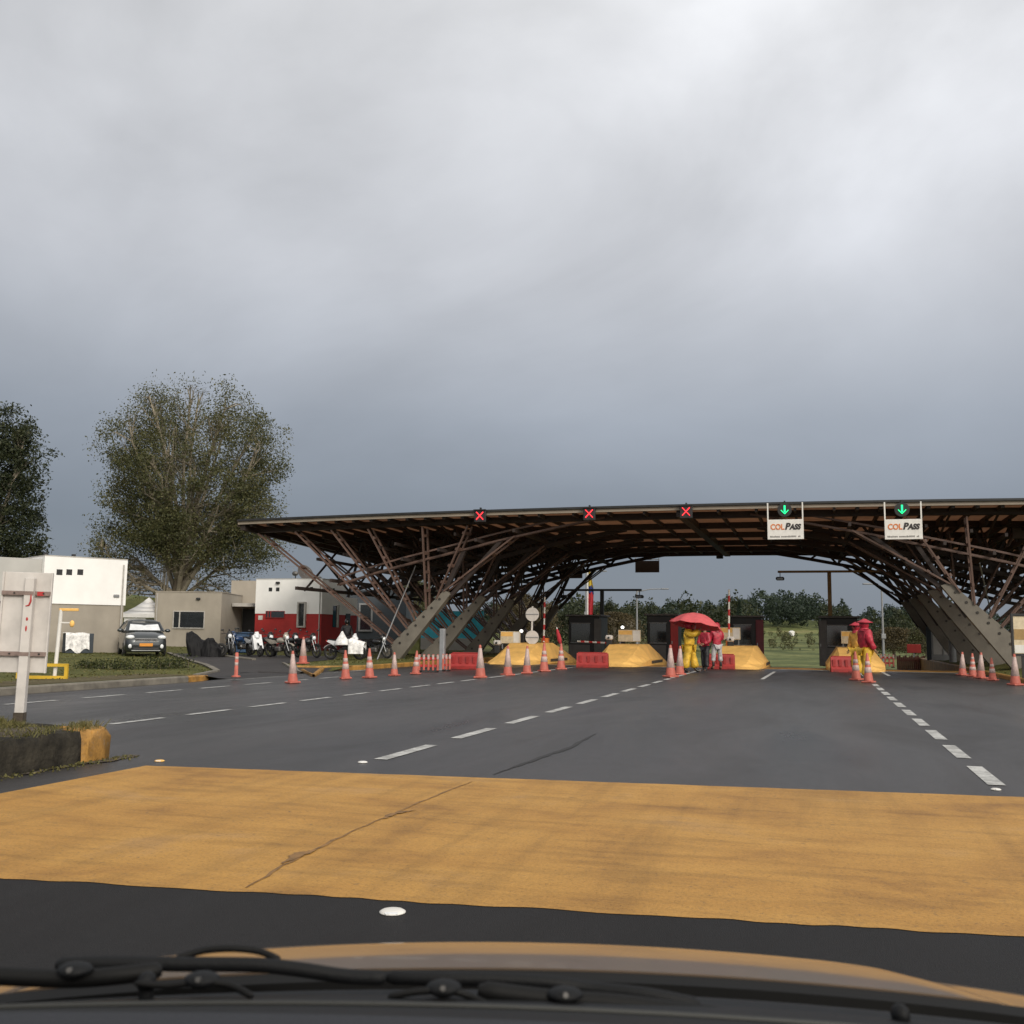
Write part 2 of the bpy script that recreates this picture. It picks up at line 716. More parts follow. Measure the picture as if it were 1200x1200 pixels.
MAT = dict(
    asphalt=asphalt_mat('asphalt', .017, .050, .46),
    freshasphalt=asphalt_mat('fresh dark asphalt', .010, .017, .62),
    drive=asphalt_mat('driveway asphalt', .035, .055, .6),
    band=band_mat('yellow road paint'),
    white_paint=worn_paint_mat('white road paint', (.52, .52, .50), (.10, .10, .10), sc=3.0, hi=.62, dirt=(.38, .37, .35)),
    yellow_kerb=worn_paint_mat('yellow kerb paint', (.40, .21, .05), (.18, .15, .12), sc=3.0, hi=.6, dirt=(.3, .17, .04)),
    kerb=M('kerb concrete', (.16, .145, .12), var=.35, scale=3, rough=.85, bump=.4, grime=.7),
    mossy=M('mossy dark kerb', (.012, .011, .009), c2=(.050, .044, .033), scale=5, detail=9, rough=.95, bump=1.0, bscale=22, grime=.6, spec=.2),
    grass=grass_mat('mown grass', [(.3, (.06, .065, .02)), (.5, (.105, .11, .032)), (.7, (.16, .15, .05))]),
    field=grass_mat('rough field', [(.34, (.04, .052, .02)), (.47, (.10, .12, .042)), (.56, (.15, .165, .06)), (.68, (.24, .22, .10))], sc=.11, fine=1.5),
    seal=M('dark grey glass seal', (.035, .036, .033), rough=.5),
    verge=grass_mat('dry trodden verge', [(.3, (.075, .058, .035)), (.5, (.12, .10, .055)), (.7, (.15, .135, .07))], sc=1.2),
    soil=M('bare soil', (.07, .055, .04), var=.4, scale=5, rough=.95, bump=.5),
    concrete=M('fair faced concrete', (.165, .148, .122), var=.16, scale=1.6, rough=.8, bump=.15, grime=.35),
    bolt=M('dark steel bolt', (.05, .045, .04), rough=.5, metal=.6),
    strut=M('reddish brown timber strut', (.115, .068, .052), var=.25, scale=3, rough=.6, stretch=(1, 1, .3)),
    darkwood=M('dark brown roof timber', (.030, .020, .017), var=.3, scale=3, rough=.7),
    panel=M('tan translucent roof panel', (.42, .295, .22), var=.12, scale=1.5, rough=.7, trans=.55),
    fascia=M('pale tan fascia', (.27, .225, .175), var=.12, scale=1.2, rough=.55, grime=.3),
    black=M('black metal', (.018, .018, .019), var=.3, rough=.45),
    blackplastic=M('black cowl plastic', (.0065, .007, .008), var=.2, scale=30, rough=.6, bump=.12, bscale=400, spec=.25),
    rubber=M('black rubber', (.005, .005, .005), rough=.6, spec=.25),
    dash=M('slate dashboard vinyl', (.016, .017, .022), var=.15, scale=40, rough=.6, bump=.2, bscale=300),
    hood=M('champagne car paint', (.36, .26, .18), var=.05, scale=3, rough=.32, metal=.75, coat=.8, rvar=.02),
    steel=M('galvanised steel', (.36, .37, .38), var=.12, scale=6, rough=.45, metal=.6),
    greypaint=M('grey painted metal', (.22, .225, .23), var=.12, rough=.5),
    whitepaint=M('white painted metal', (.72, .70, .66), var=.08, scale=5, rough=.5, grime=.25),
    signback=M('weathered white sign back', (.56, .53, .50), var=.12, scale=4, rough=.55, grime=.35),
    clampm=M('dark rusty clamp', (.22, .16, .14), var=.3, scale=12, rough=.6),
    redmark=M('red paint mark', (.42, .03, .03), rough=.5),
    wallwhite=M('white render', (.86, .85, .83), var=.04, scale=1.2, rough=.85, bump=.1, grime=.10),
    walltan=M('grey beige render', (.33, .295, .245), var=.08, scale=1.2, rough=.9, bump=.1, grime=.2),
    wallgrey=M('light grey render', (.45, .44, .42), var=.08, scale=1.2, rough=.85, grime=.25),
    wallred=M('red render', (.40, .028, .026), var=.14, scale=1.5, rough=.75, grime=.25),
    wallbrown=M('brown render', (.13, .075, .06), var=.15, scale=1.5, rough=.85),
    wallslate=M('dark slate blue render', (.045, .056, .068), var=.12, rough=.7),
    glass=M('dark window glass', (.018, .022, .026), var=.2, rough=.08, rvar=.02, spec=.8),
    frame=M('pale window frame', (.42, .40, .37), rough=.6),
    cone=M('faded orange cone plastic', (.46, .118, .085), var=.2, scale=8, rough=.6, grime=.5),
    conewhite=M('dirty white reflective band', (.48, .36, .33), var=.2, scale=12, rough=.5, grime=.6),
    barrier=M('red barrier plastic', (.31, .023, .02), var=.15, scale=4, rough=.5, grime=.3),
    barrierdark=M('dark barrier slot', (.20, .02, .016), rough=.6),
    nose=M('yellow island concrete', (.80, .475, .14), var=.18, scale=1.8, rough=.75, bump=.2, grime=.35),
    orange=M('orange paint', (.68, .20, .04), var=.12, rough=.5),
    red=M('red paint', (.48, .03, .03), var=.12, rough=.5),
    maroon=M('maroon door paint', (.17, .018, .03), var=.15, rough=.5),
    booth=M('black booth cladding', (.014, .014, .015), var=.25, rough=.5),
    boothpanel=M('grey booth panel', (.13, .125, .12), var=.15, rough=.6),
    yellowsuit=cover_mat('yellow rain suit', (.64, .39, .035)),
    redjacket=cover_mat('red rain jacket', (.38, .018, .038)),
    orangevest=cover_mat('orange yellow vest', (.60, .30, .05)),
    darkcloth=cover_mat('dark trousers', (.02, .02, .024)),
    whitecloth=cover_mat('pale grey trousers', (.42, .40, .40)),
    sheet=cover_mat('white cloth', (.72, .71, .70)),
    boot=M('black boots', (.015, .014, .014), rough=.4),
    skin=M('skin', (.30, .16, .10), var=.08, rough=.55),
    hair=M('black hair', (.012, .010, .009), rough=.5),
    umbrella=M('salmon red umbrella cloth', (.68, .12, .13), var=.1, scale=6, rough=.6, trans=.25),
    tarp=M('black tarpaulin', (.008, .008, .009), var=.3, scale=6, rough=.7, bump=.8, bscale=11, spec=.25),
    tent=M('white tent cloth', (.74, .73, .72), var=.05, rough=.7, trans=.2),
    bluepaint=M('blue paint', (.03, .065, .13), rough=.5),
    cyan=M('cyan hoarding', (.07, .60, .80), var=.12, scale=2, rough=.5),
    carpaint=M('dark grey car paint', (.045, .052, .056), var=.05, rough=.3, metal=.5, coat=.7, rvar=.02),
    chrome=M('chrome', (.6, .6, .6), rough=.15, metal=1, rvar=.03),
    lens=M('clear lamp lens', (.72, .74, .76), rough=.1, rvar=.02, coat=.5),
    plate=M('orange yellow number plate', (.62, .24, .02), rough=.4),
    sunshade=M('silver sun shade', (.75, .77, .78), var=.15, scale=5, rough=.35, metal=.2),
    tyre=M('tyre rubber', (.016, .016, .016), rough=.8),
    engine=M('dull engine metal', (.16, .155, .15), rough=.45, metal=.7),
    bikewhite=M('white bike fairing', (.72, .73, .75), rough=.35, coat=.4),
    bikesilver=M('silver bike fairing', (.40, .37, .32), rough=.35, metal=.4),
    bikeblack=M('black bike fairing', (.014, .014, .016), rough=.3, coat=.5),
    bikeblue=M('blue bike fairing', (.02, .05, .13), rough=.3, coat=.5),
    bark=M('grey brown bark', (.12, .098, .07), var=.35, scale=3, rough=.9, bump=.6, bscale=14, stretch=(1, 1, .3)),
    twig=M('pale bare twigs', (.26, .225, .17), var=.3, scale=2, rough=.9),
    boardface=None,
    olive=M('olive green plastic', (.11, .12, .03), rough=.6),
    hazard=M('yellow hazard paint', (.60, .38, .03), rough=.5),
    flagy=M('yellow flag cloth', (.62, .46, .05), rough=.8, trans=.2),
    flagb=M('blue flag cloth', (.03, .05, .20), rough=.8, trans=.2),
    flagr=M('red flag cloth', (.45, .03, .04), rough=.8, trans=.2),
    dish=M('dark dish mesh', (.07, .062, .056), rough=.6),
    brownback=M('brown sign back', (.10, .066, .052), var=.1, rough=.6),
    letorange=M('orange lettering', (.62, .17, .03), rough=.5),
    letdark=M('dark lettering', (.03, .025, .025), rough=.5),
    lettergrey=M('small grey lettering', (.18, .17, .16), rough=.6),
    cream=M('cream notice paper', (.62, .52, .36), var=.2, scale=6, rough=.6),
    tan=M('tan post paint', (.33, .21, .08), rough=.55),
    redfence=M('weathered red fence', (.17, .055, .04), var=.3, rough=.8),
    redled=emit_mat('red led', (1.0, .04, .05), 2.6),
    greenled=emit_mat('green led', (.03, 1.0, .32), 2.0),
    whiteled=emit_mat('white lamp', (1.0, .97, .9), 3.0),
    amberled=emit_mat('amber lamp', (1.0, .55, .05), 2.2),
    leaf_a=leaf_mat('olive leaves', [(.2, (.034, .041, .016)), (.5, (.076, .082, .033)), (.8, (.145, .132, .058))]),
    leaf_b=leaf_mat('dark leaves', [(.2, (.014, .020, .010)), (.5, (.030, .040, .018)), (.8, (.060, .066, .028))]),
    leaf_far=leaf_mat('far forest leaves', [(.2, (.012, .022, .015)), (.5, (.026, .042, .026)), (.8, (.050, .068, .040))], nscale=.08),  # greens shifted a little to blue: distance haze put into the colour
    leaf_brown=leaf_mat('brownish leaves', [(.2, (.035, .028, .012)), (.5, (.075, .058, .026)), (.8, (.12, .09, .042))]),
    leaf_hedge=leaf_mat('hedge leaves', [(.2, (.016, .022, .008)), (.5, (.035, .045, .014)), (.8, (.08, .085, .025))], nscale=3),
    blade=leaf_mat('grass blades', [(.2, (.055, .055, .018)), (.5, (.115, .11, .035)), (.8, (.20, .165, .065))], nscale=2),
)

# ------------------------------------------------------------------ world and sun
SUN_AZ = cam_dir(.45, -.89)                    # towards the sun, behind the camera
SUN_EL = R(27)
sd = Vector((SUN_AZ.x * math.cos(SUN_EL), SUN_AZ.y * math.cos(SUN_EL), math.sin(SUN_EL))).normalized()
wd = bpy.data.worlds.new('World')
SC.world = wd
wd.use_nodes = True
nt = wd.node_tree
nt.nodes.clear()
L = nt.links
wo = nt.nodes.new('ShaderNodeOutputWorld')
sky = N(nt, 'ShaderNodeTexSky', sky_type='NISHITA')
sky.sun_disc = False
sky.sun_elevation = SUN_EL
sky.sun_rotation = math.atan2(sd.x, sd.y)
bg1 = N(nt, 'ShaderNodeBackground', Strength=.1)
L.new(sky.outputs[0], bg1.inputs['Color'])
tc = N(nt, 'ShaderNodeTexCoord')
vec = tc.outputs['Generated']
sep = N(nt, 'ShaderNodeSeparateXYZ')
L.new(vec, sep.inputs[0])


def wmath(op, a, b=None, c=None):
    n = nt.nodes.new('ShaderNodeMath')
    n.operation = op
    for i, x in enumerate((a, b, c)):
        if x is None:
            continue
        if hasattr(x, 'default_value'):
            L.new(x, n.inputs[i])
        else:
            n.inputs[i].default_value = x
    return n.outputs[0]


elev = wmath('MULTIPLY', sep.outputs['Z'], 1.0)
ecol = ramp(nt, elev, [(0.0, (.205, .235, .285)), (.10, (.215, .245, .295)), (.20, (.315, .345, .395)), (.34, (.53, .545, .58)),
                       (.50, (.68, .69, .715)), (.70, (.70, .70, .70)), (1.0, (.70, .70, .70))])
# cloud streaks: noise stretched sideways, lying flatter toward the horizon
mp = N(nt, 'ShaderNodeMapping')
mp.inputs['Scale'].default_value = (1.0, 1.0, 1.55)
mp.inputs['Rotation'].default_value = (R(12), R(-14), 0)
L.new(vec, mp.inputs['Vector'])
n1 = N(nt, 'ShaderNodeTexNoise', Scale=1.9, Detail=7, Roughness=.50, Distortion=.55)
L.new(mp.outputs[0], n1.inputs['Vector'])
n2 = N(nt, 'ShaderNodeTexNoise', Scale=4.6, Detail=6, Roughness=.5, Distortion=.2)
L.new(mp.outputs[0], n2.inputs['Vector'])
cl = wmath('ADD', wmath('MULTIPLY', n1.outputs['Fac'], 1.0), wmath('MULTIPLY', n2.outputs['Fac'], .25))
amp = wmath('MULTIPLY_ADD', wmath('MINIMUM', wmath('MAXIMUM', sep.outputs['Z'], 0.0), .4), 1.7, .15)
clf = wmath('MULTIPLY_ADD', wmath('SUBTRACT', cl, .63), wmath('MULTIPLY', amp, 1.7), 1.0)
# brighter toward the right of the view, as under thinner cloud
rt = cam_dir(.8, .6)
dotr = N(nt, 'ShaderNodeVectorMath', operation='DOT_PRODUCT')
L.new(vec, dotr.inputs[0])
dotr.inputs[1].default_value = (rt.x, rt.y, .35)
br = wmath('MULTIPLY_ADD', wmath('MULTIPLY', wmath('MAXIMUM', wmath('SUBTRACT', dotr.outputs['Value'], .45), -.6), wmath('MAXIMUM', sep.outputs['Z'], 0.0)), .75, 1.0)
# thin bright cloud around the sun, behind the camera
dots = N(nt, 'ShaderNodeVectorMath', operation='DOT_PRODUCT')
L.new(vec, dots.inputs[0])
dots.inputs[1].default_value = tuple(sd)
glow = wmath('POWER', wmath('MAXIMUM', wmath('MULTIPLY_ADD', dots.outputs['Value'], .5, .5), 0.0), 5.0)
k = wmath('MULTIPLY', wmath('MULTIPLY', clf, br), 1.0)
mxw = N(nt, 'ShaderNodeMix', data_type='RGBA', blend_type='MULTIPLY')
mxw.inputs[0].default_value = 1.0
L.new(ecol, mxw.inputs[6])
cmb = N(nt, 'ShaderNodeCombineXYZ')
for i in range(3):
    L.new(k, cmb.inputs[i])
L.new(cmb.outputs[0], mxw.inputs[7])
adw = N(nt, 'ShaderNodeMix', data_type='RGBA', blend_type='ADD')
adw.inputs[0].default_value = 1.0
L.new(mxw.outputs[2], adw.inputs[6])
gm = N(nt, 'ShaderNodeMix', data_type='RGBA')
L.new(glow, gm.inputs[0])
gm.inputs[6].default_value = (0, 0, 0, 1)
gm.inputs[7].default_value = (1.5, 1.38, 1.2, 1)
L.new(gm.outputs[2], adw.inputs[7])
bg2 = N(nt, 'ShaderNodeBackground', Strength=1.0)
L.new(adw.outputs[2], bg2.inputs['Color'])
mxs = N(nt, 'ShaderNodeMixShader')
mxs.inputs[0].default_value = .94                 # cloud cover over the clear sky
L.new(bg1.outputs[0], mxs.inputs[1])
L.new(bg2.outputs[0], mxs.inputs[2])
L.new(mxs.outputs[0], wo.inputs['Surface'])

sl = bpy.data.lights.new('sun', 'SUN')
sl.energy = 1.75
sl.angle = R(14)
sl.color = (1.0, .93, .82)
so = bpy.data.objects.new('sun', sl)
COL.objects.link(so)
so.rotation_euler = sd.to_track_quat('Z', 'Y').to_euler()

SC.render.engine = 'CYCLES'
SC.cycles.use_denoising = True
SC.cycles.max_bounces = 6
SC.cycles.diffuse_bounces = 3
SC.cycles.glossy_bounces = 3
SC.cycles.transparent_max_bounces = 6
SC.cycles.sample_clamp_indirect = 4.0
SC.view_settings.view_transform = 'Standard'
SC.view_settings.look = 'None'
SC.view_settings.exposure = 0.0
SC.view_settings.gamma = 1.0

# ================================================================== SETTING
def struct(o):
    o['kind'] = 'structure'
    return o


def spaced(a, b, step0, grow, start):
    """coordinates from start outwards to a and b with growing step"""
    out = [start]
    s, x = step0, start
    while x < b:
        x = min(b, x + s)
        out.append(x)
        s *= grow
    s, x = step0, start
    while x > a:
        x = max(a, x - s)
        out.insert(0, x)
        s *= grow
    return out


xs = spaced(-4000, 4000, 2.0, 1.06, -8)
ys = spaced(-200, 6000, 2.5, 1.05, 45)
struct(MB().grid(lambda u, v: (u, v, ground_z(u, v) - .08), xs, ys).build('ground', MAT['field']))

# plaza road
rx = [-15.3 + i * (21.2 / 16) for i in range(17)]
ry = [-25, -10, 0, 5, 10, 15, 20, 25, 30, 35, 40, 43, 46, 50, 54, 60, 70, 80, 86, 92]
struct(MB().grid(lambda u, v: (u, v, base_z(v)), rx, ry, False).build('road', MAT['asphalt']))

# lawns left and right, each a sheet above the ground, ending at the kerb
lx = [-15.3 - d for d in (0, .4, .9, 1.5, 2.2, 3, 4, 5, 6, 7.5, 9, 11, 13, 15, 18, 21, 25, 30, 36, 43, 52, 64, 80, 100, 130)]
ly = [-25, -18, -12, -6, 0, 5, 9, 12, 15, 18, 20, 21.5] + [23 + .6 * i for i in range(18)] + [36 + 2 * i for i in range(22)] + [82, 87, 93, 100, 106, 112, 118, 125, 132, 140, 150]
struct(MB().grid(lambda u, v: (u, v, lot_z(u, v)), lx, ly).build('lawn', MAT['grass']))
gx = [6.05, 6.3, 6.6, 7, 7.4, 7.8, 8.2, 8.6, 9, 10, 12, 15, 20, 28, 40, 60]
struct(MB().grid(lambda u, v: (u, v, rlot_z(u, v)), gx, [-25, -10, 0, 10, 20, 25, 30, 33, 36, 39, 42, 46, 50, 56, 62, 70]).build('lawn', MAT['grass']))


struct(MB().grid(lambda u, v: (u, v, lot_z(u, v) + .005), [-15.45, -15.7, -16.0, -16.4, -16.9], [-25, -10, 0, 5, 10, 14, 17, 20, 22, 23.2]).build('verge', MAT['verge']))


def kerb_line(name, pts, w, h, mat, zf, bot=None):
    """one kerb following pts, its inner edge on the line"""
    mb = MB()
    n = len(pts)
    vs, fs = [], []
    for i, p in enumerate(pts):
        a, c = Vector(pts[max(0, i - 1)]).to_2d(), Vector(pts[min(n - 1, i + 1)]).to_2d()
        t = (c - a).normalized()
        nn = Vector((t.y, -t.x))
        z = zf(p[0], p[1])
        zb = base_z(p[1]) - .03 if bot is None else bot(p[0], p[1])
        q0 = Vector(p).to_2d()
        q1 = q0 + nn * w
        for q, zz in ((q0, zb), (q0, z + h), (q1 - nn * .03, z + h), (q1, z + h - .03), (q1, zb)):
            vs.append((q.x, q.y, zz))
    m = 5
    for i in range(n - 1):
        for j in range(m - 1):
            fs.append((i * m + j, i * m + j + 1, (i + 1) * m + j + 1, (i + 1) * m + j))
    fs += [tuple(range(m)), tuple(reversed([(n - 1) * m + k for k in range(m)]))]
    mb.add(vs, fs)
    return struct(mb.build(name, mat))


# kerb along the left lawn up to the driveway mouth, then along the canopy island (painted)
KZ = lambda x, y: .15
kerb_line('kerb', [(-15.3, -25), (-15.3, 0), (-15.3, 10), (-15.3, 18), (-15.3, 22.6)], .17, .004, MAT['kerb'], KZ)
kerb_line('kerb', [(-15.3, 22.6), (-15.36, 23.3), (-15.6, 23.9), (-16.2, 24.5), (-17.2, 25.2)], .17, .004, MAT['yellow_kerb'], lambda x, y: max(.05, .15 - max(0, y - 23.2) * .05))
kerb_line('kerb', [(-17.0, 31.4), (-16.1, 31.7), (-15.5, 32.3), (-15.3, 33.2), (-15.3, 38), (-15.3, 46), (-15.3, 56), (-15.3, 66)], .17, .004, MAT['yellow_kerb'], KZ)
kerb_line('kerb', [(6.05, 70), (6.05, 60), (6.05, 52), (6.05, 46), (6.05, 39), (6.05, 34)], .17, .004, MAT['yellow_kerb'], lambda x, y: .13)
kerb_line('kerb', [(6.05, 34), (6.05, 25), (6.05, 10), (6.05, -25)], .17, .004, MAT['kerb'], lambda x, y: .13)

# driveway and parking apron
Lp = [Vector((-14.9, 24.3, 0)), Vector((-16.4, 25.0, 0))] + [G(px, py, .13) for px, py in ((258, 785), (232, 777.5), (212, 772.5), (200, 769))]
Rp = [Vector((-14.9, 31.6, 0)), Vector((-16.8, 31.3, 0))] + [G(px, py, .16) for px, py in ((352, 783.5), (330, 778), (392, 773), (396, 769))]


def dv(u, v):
    i = min(len(Lp) - 2, int(v))
    t = v - i
    a, b = Lp[i].lerp(Lp[i + 1], t), Rp[i].lerp(Rp[i + 1], t)
    p = a.lerp(b, u)
    if p.x > -15.35:
        return (p.x, p.y, .006)
    return (p.x, p.y, lot_z(p.x, p.y) + .014)


struct(MB().grid(dv, [i / 16 for i in range(17)], [i / 5 for i in range(26)]).build('driveway', MAT['drive']))
# painted edging of the driveway and the islet beside it
eL = [dv(0, i / 4) for i in range(4, 21)]
kerb_line('kerb', eL, -.16, .06, MAT['kerb'], lot_z, lambda x, y: lot_z(x, y) - .1)
eR = [dv(1, i / 4) for i in range(4, 13)]
kerb_line('kerb', eR, .12, .07, MAT['kerb'], lot_z, lambda x, y: lot_z(x, y) - .1)
w1 = [G(px, py, .2) for px, py in ((356, 780), (366, 785), (377, 779))]
kerb_line('kerb', w1, .10, .08, MAT['yellow_kerb'], lot_z, lambda x, y: lot_z(x, y) - .1)
w2 = [G(px, py, .2) for px, py in ((255, 768.5), (285, 771.0), (300, 772.5))]
kerb_line('kerb', w2, .16, .08, MAT['kerb'], lot_z, lambda x, y: lot_z(x, y) - .1)

# painted band across the road (rumble strip) and lane markings
def band_fn(u, v):
    # far edge and near edge measured on the ground
    xl, xr = -6.2, 5.9
    x = xl + (xr - xl) * u
    yf = 8.64 + (x + 6.13) * .118
    yn = 4.55 + (x + 4.12) * .118
    wob = .010 * math.sin(x * 7.1 + 2 * math.sin(x * 1.3)) + .008 * math.sin(x * 19.3 + 3 * math.sin(x * 2.9))
    y = (yn + wob) + ((yf + wob * .5) - (yn + wob)) * v
    return (x, y, .0052)


struct(MB().grid(band_fn, [i / 240 for i in range(241)], [0, .25, .5, .75, 1]).build('rumble_strip_paint', MAT['band']))
def fresh_fn(u, v):
    x = -15.2 + 21.1 * u
    yn = 4.62 + (x + 4.12) * .118
    return (x, -20 + (yn + 20) * v, .0025)


struct(MB().grid(fresh_fn, [i / 20 for i in range(21)], [0, .5, .8, 1]).build('near_road', MAT['freshasphalt']))
# crest band across the lanes at the toll island tips
struct(MB().grid(lambda u, v: (u, v, .004), [-15.1 + i * 1.05 for i in range(21)], [43.2, 44.2, 45.4]).build('crest_band_paint', MAT['band']))
struct(MB().grid(lambda u, v: (u, v, .004), [-15.1 + i * 1.05 for i in range(21)], [42.55, 42.9]).build('stop_line_paint', MAT['white_paint']))


def dashes(mb, x, y0, y1, on, off, w, dx=0.0):
    y = y0
    while y < y1:
        e = min(y + on, y1)
        xa, xb = x + dx * (y - y0), x + dx * (e - y0)
        q = [(xa - w / 2, y), (xa + w / 2, y), (xb + w / 2, e), (xb - w / 2, e)]
        mb.add([(a, b, .006) for a, b in q], [(0, 1, 2, 3)])
        y += on + off


mk = MB()
# dash ends read off the photograph's left centre line and right line: about 1.7 m long
def dash_px(mb, pts, w):
    for (a, b), (c, d) in pts:
        p, q = G(a, b, .006), G(c, d, .006)
        t = (q - p).normalized()
        n = Vector((t.y, -t.x, 0)) * w / 2
        mb.add([p - n, p + n, q + n, q - n], [(0, 1, 2, 3)])


dashes(mk, -4.33, 9.92, 31.5, 1.46, .84, .15)
dashes(mk, 1.51, 10.24, 33.0, 1.40, .75, .15)
dashes(mk, -9.33, 12.14, 29.0, 1.2, .62, .12)
dashes(mk, -13.3, 12.6, 28.0, 1.25, .68, .12)
for x, ya, yb in ((-4.33, 32.0, 42.5), (1.51, 33.4, 42.5), (-9.33, 29.2, 42.5), (-14.9, 24.0, 33.0)):
    dashes(mk, x, ya, yb, yb - ya, 1, .13)
dash_px(mk, [((893, 796), (908, 787)), ((1031, 786), (1042, 792))], .12)
struct(mk.build('lane_marking', MAT['white_paint']))

# tar seam and stain on the asphalt and across the band
def seam(pts, ws, z, seed):
    rng = random.Random(seed)
    mb = MB()
    vs, fs = [], []
    n = 0
    for i in range(len(pts) - 1):
        for k in range(8):
            t = k / 8
            p = pts[i].lerp(pts[i + 1], t)
            w = (ws[i] * (1 - t) + ws[i + 1] * t) * rng.uniform(.55, 1.35)
            o = rng.uniform(-.012, .012)
            vs += [(p.x - w + o, p.y, z), (p.x + w + o, p.y, z)]
            n += 1
    fs = [(2 * i, 2 * i + 1, 2 * i + 3, 2 * i + 2) for i in range(n - 1)]
    mb.add(vs, fs)
    return mb


tar = M('tar seam', (.017, .016, .016), var=.3, scale=20, rough=.7)
tarband = M('cracked paint seam', (.21, .115, .04), var=.4, scale=14, rough=.8)
struct(seam([G(578, 908), G(620, 893), G(668, 876), G(702, 858)], [.008, .028, .035, .008], .0045, 3).build('tar_seam', tar))
struct(seam([G(290, 1042), G(345, 1008), G(430, 968), G(500, 938), G(560, 914)], [.006, .014, .006, .012, .005], .0085, 4).build('tar_seam', tarband))
struct(seam([G(448, 961), G(462, 955), G(490, 950)], [.006, .035, .006], .0115, 5).build('tar_seam', tarband))
struct(seam([G(330, 1014), G(350, 1003), G(374, 997)], [.006, .045, .006], .0115, 6).build('tar_seam', tarband))
# foreground median island with its kerb, soil and grass
IX0, IX1, IY1 = -9.9, -6.86, 9.0
isl = [(IX1, -12), (IX1, IY1 - .35), (IX1 - .12, IY1 - .1), (IX1 - .4, IY1), (IX0 + .5, IY1 + .1), (IX0, IY1 - .4), (IX0, -12)]
KH = .32


def rough_kerb(a, b, name, mat, seg=26, seed=1):
    """old kerb: rounded top, pitted face"""
    rng = random.Random(seed)
    a, b = Vector(a), Vector(b)
    t = (b - a).normalized()
    nn = Vector((t.y, -t.x, 0))
    prof = [(0, -.05), (0, .12), (-.015, .24), (-.05, .31), (-.12, KH), (-.24, KH), (-.25, .1)]
    vs, fs = [], []
    for i in range(seg + 1):
        p = a.lerp(b, i / seg)
        for d, z in prof:
            j = rng.uniform(-.02, .014)
            jt = -.03 if i % 13 == 0 else 0
            vs.append(p + nn * (d + j + jt) + Vector((0, 0, z + rng.uniform(-.014, .010) + jt * .5 * (z > .2))))
    m = len(prof)
    for i in range(seg):
        for j in range(m - 1):
            fs.append((i * m + j, i * m + j + 1, (i + 1) * m + j + 1, (i + 1) * m + j))
    fs += [tuple(range(m)), tuple(reversed([seg * m + k for k in range(m)]))]
    return struct(MB().add(vs, fs, True).build(name, mat))


# polygon runs anticlockwise seen from above, so the outside is to the right of a->b
rough_kerb((IX1, -12, 0), (IX1, IY1 - .46, 0), 'kerb', MAT['mossy'], 240, 1)
rough_kerb((IX1, IY1 - .46, 0), (IX1 - .02, IY1 - .02, 0), 'kerb', MAT['yellow_kerb'], 8, 2)
rough_kerb((IX1 - .02, IY1 - .02, 0), (IX1 - .5, IY1 + .0, 0), 'kerb', MAT['yellow_kerb'], 6, 5)
rough_kerb((IX1 - .5, IY1 + .0, 0), (IX0 + .2, IY1 + .12, 0), 'kerb', MAT['mossy'], 20, 3)
rough_kerb((IX0, IY1, 0), (IX0, -12, 0), 'kerb', MAT['mossy'], 30, 4)


def islz(x, y):
    e = min(IX1 - x, x - IX0, IY1 - y)
    return KH - .03 + .07 * sm(e / .8) + .02 * math.sin(x * 5 + y * 3) * math.sin(y * 4.1)


struct(MB().grid(lambda u, v: (u, v, islz(u, v)), [IX0 + .2 + i * (IX1 - IX0 - .4) / 14 for i in range(15)], [-12 + i * (IY1 + 11.85) / 60 for i in range(61)]).build('median_soil', MAT['soil']))
n = 24000
bx_ = RNG.uniform(IX0 + .15, IX1 - .06, n)
by_ = IY1 - .05 - RNG.uniform(0, 1, n) ** 1.3 * 6.5
keep = np.sin(bx_ * 6 + 1) * np.sin(by_ * 4.3) + .5 * np.sin(bx_ * 17 + by_ * 11) + RNG.uniform(-.9, 1.2, n) > -.2
bx_, by_ = bx_[keep], by_[keep]
bz_ = np.array([islz(a, b) for a, b in zip(bx_, by_)])
hgt = RNG.uniform(.02, .065, len(bx_)) * (1 + .5 * np.sin(bx_ * 5 + by_ * 2))
an = RNG.uniform(0, 2 * np.pi, len(bx_))
w_ = RNG.uniform(.004, .009, len(bx_))
lean = RNG.normal(size=(len(bx_), 2)) * .045
P0 = np.stack([bx_ - np.cos(an) * w_, by_ - np.sin(an) * w_, bz_ - .02], 1)
P1 = np.stack([bx_ + np.cos(an) * w_, by_ + np.sin(an) * w_, bz_ - .02], 1)
P2 = np.stack([bx_ + np.cos(an) * w_ * .3 + lean[:, 0], by_ + np.sin(an) * w_ * .3 + lean[:, 1], bz_ + hgt], 1)
P3 = np.stack([bx_ - np.cos(an) * w_ * .3 + lean[:, 0], by_ - np.sin(an) * w_ * .3 + lean[:, 1], bz_ + hgt], 1)
g = quads_mesh('grass', np.stack([P0, P1, P2, P3], 1), MAT['blade'])
tag(g, kind='stuff')

# dirt and litter washed against the kerb foot
def gut(u, v):
    y = -12 + u * (IY1 + 12.3)
    w = .10 + .05 * math.sin(y * 2.3) + .04 * math.sin(y * 5.7 + 1) + .03 * math.sin(y * 13.1)
    return (IX1 - .03 + v * w, y, .009)


struct(MB().grid(gut, [i / 200 for i in range(201)], [0, .5, 1]).build('gutter_soil', MAT['soil']))
n = 900
q_ = np.stack([IX1 + np.abs(RNG.normal(0, .10, n)) + .02, IY1 + .2 - RNG.uniform(0, 8, n), RNG.uniform(.010, .028, n)], 1)
tag(quads_mesh('litter', leaf_quads(q_, .035, RNG), MAT['blade']), kind='stuff')

# rough grass on the lawns beside the road
n = 16000
px_ = -16.4 - RNG.uniform(0, 1, n) ** 1.2 * 21
py_ = RNG.uniform(9, 60, n)


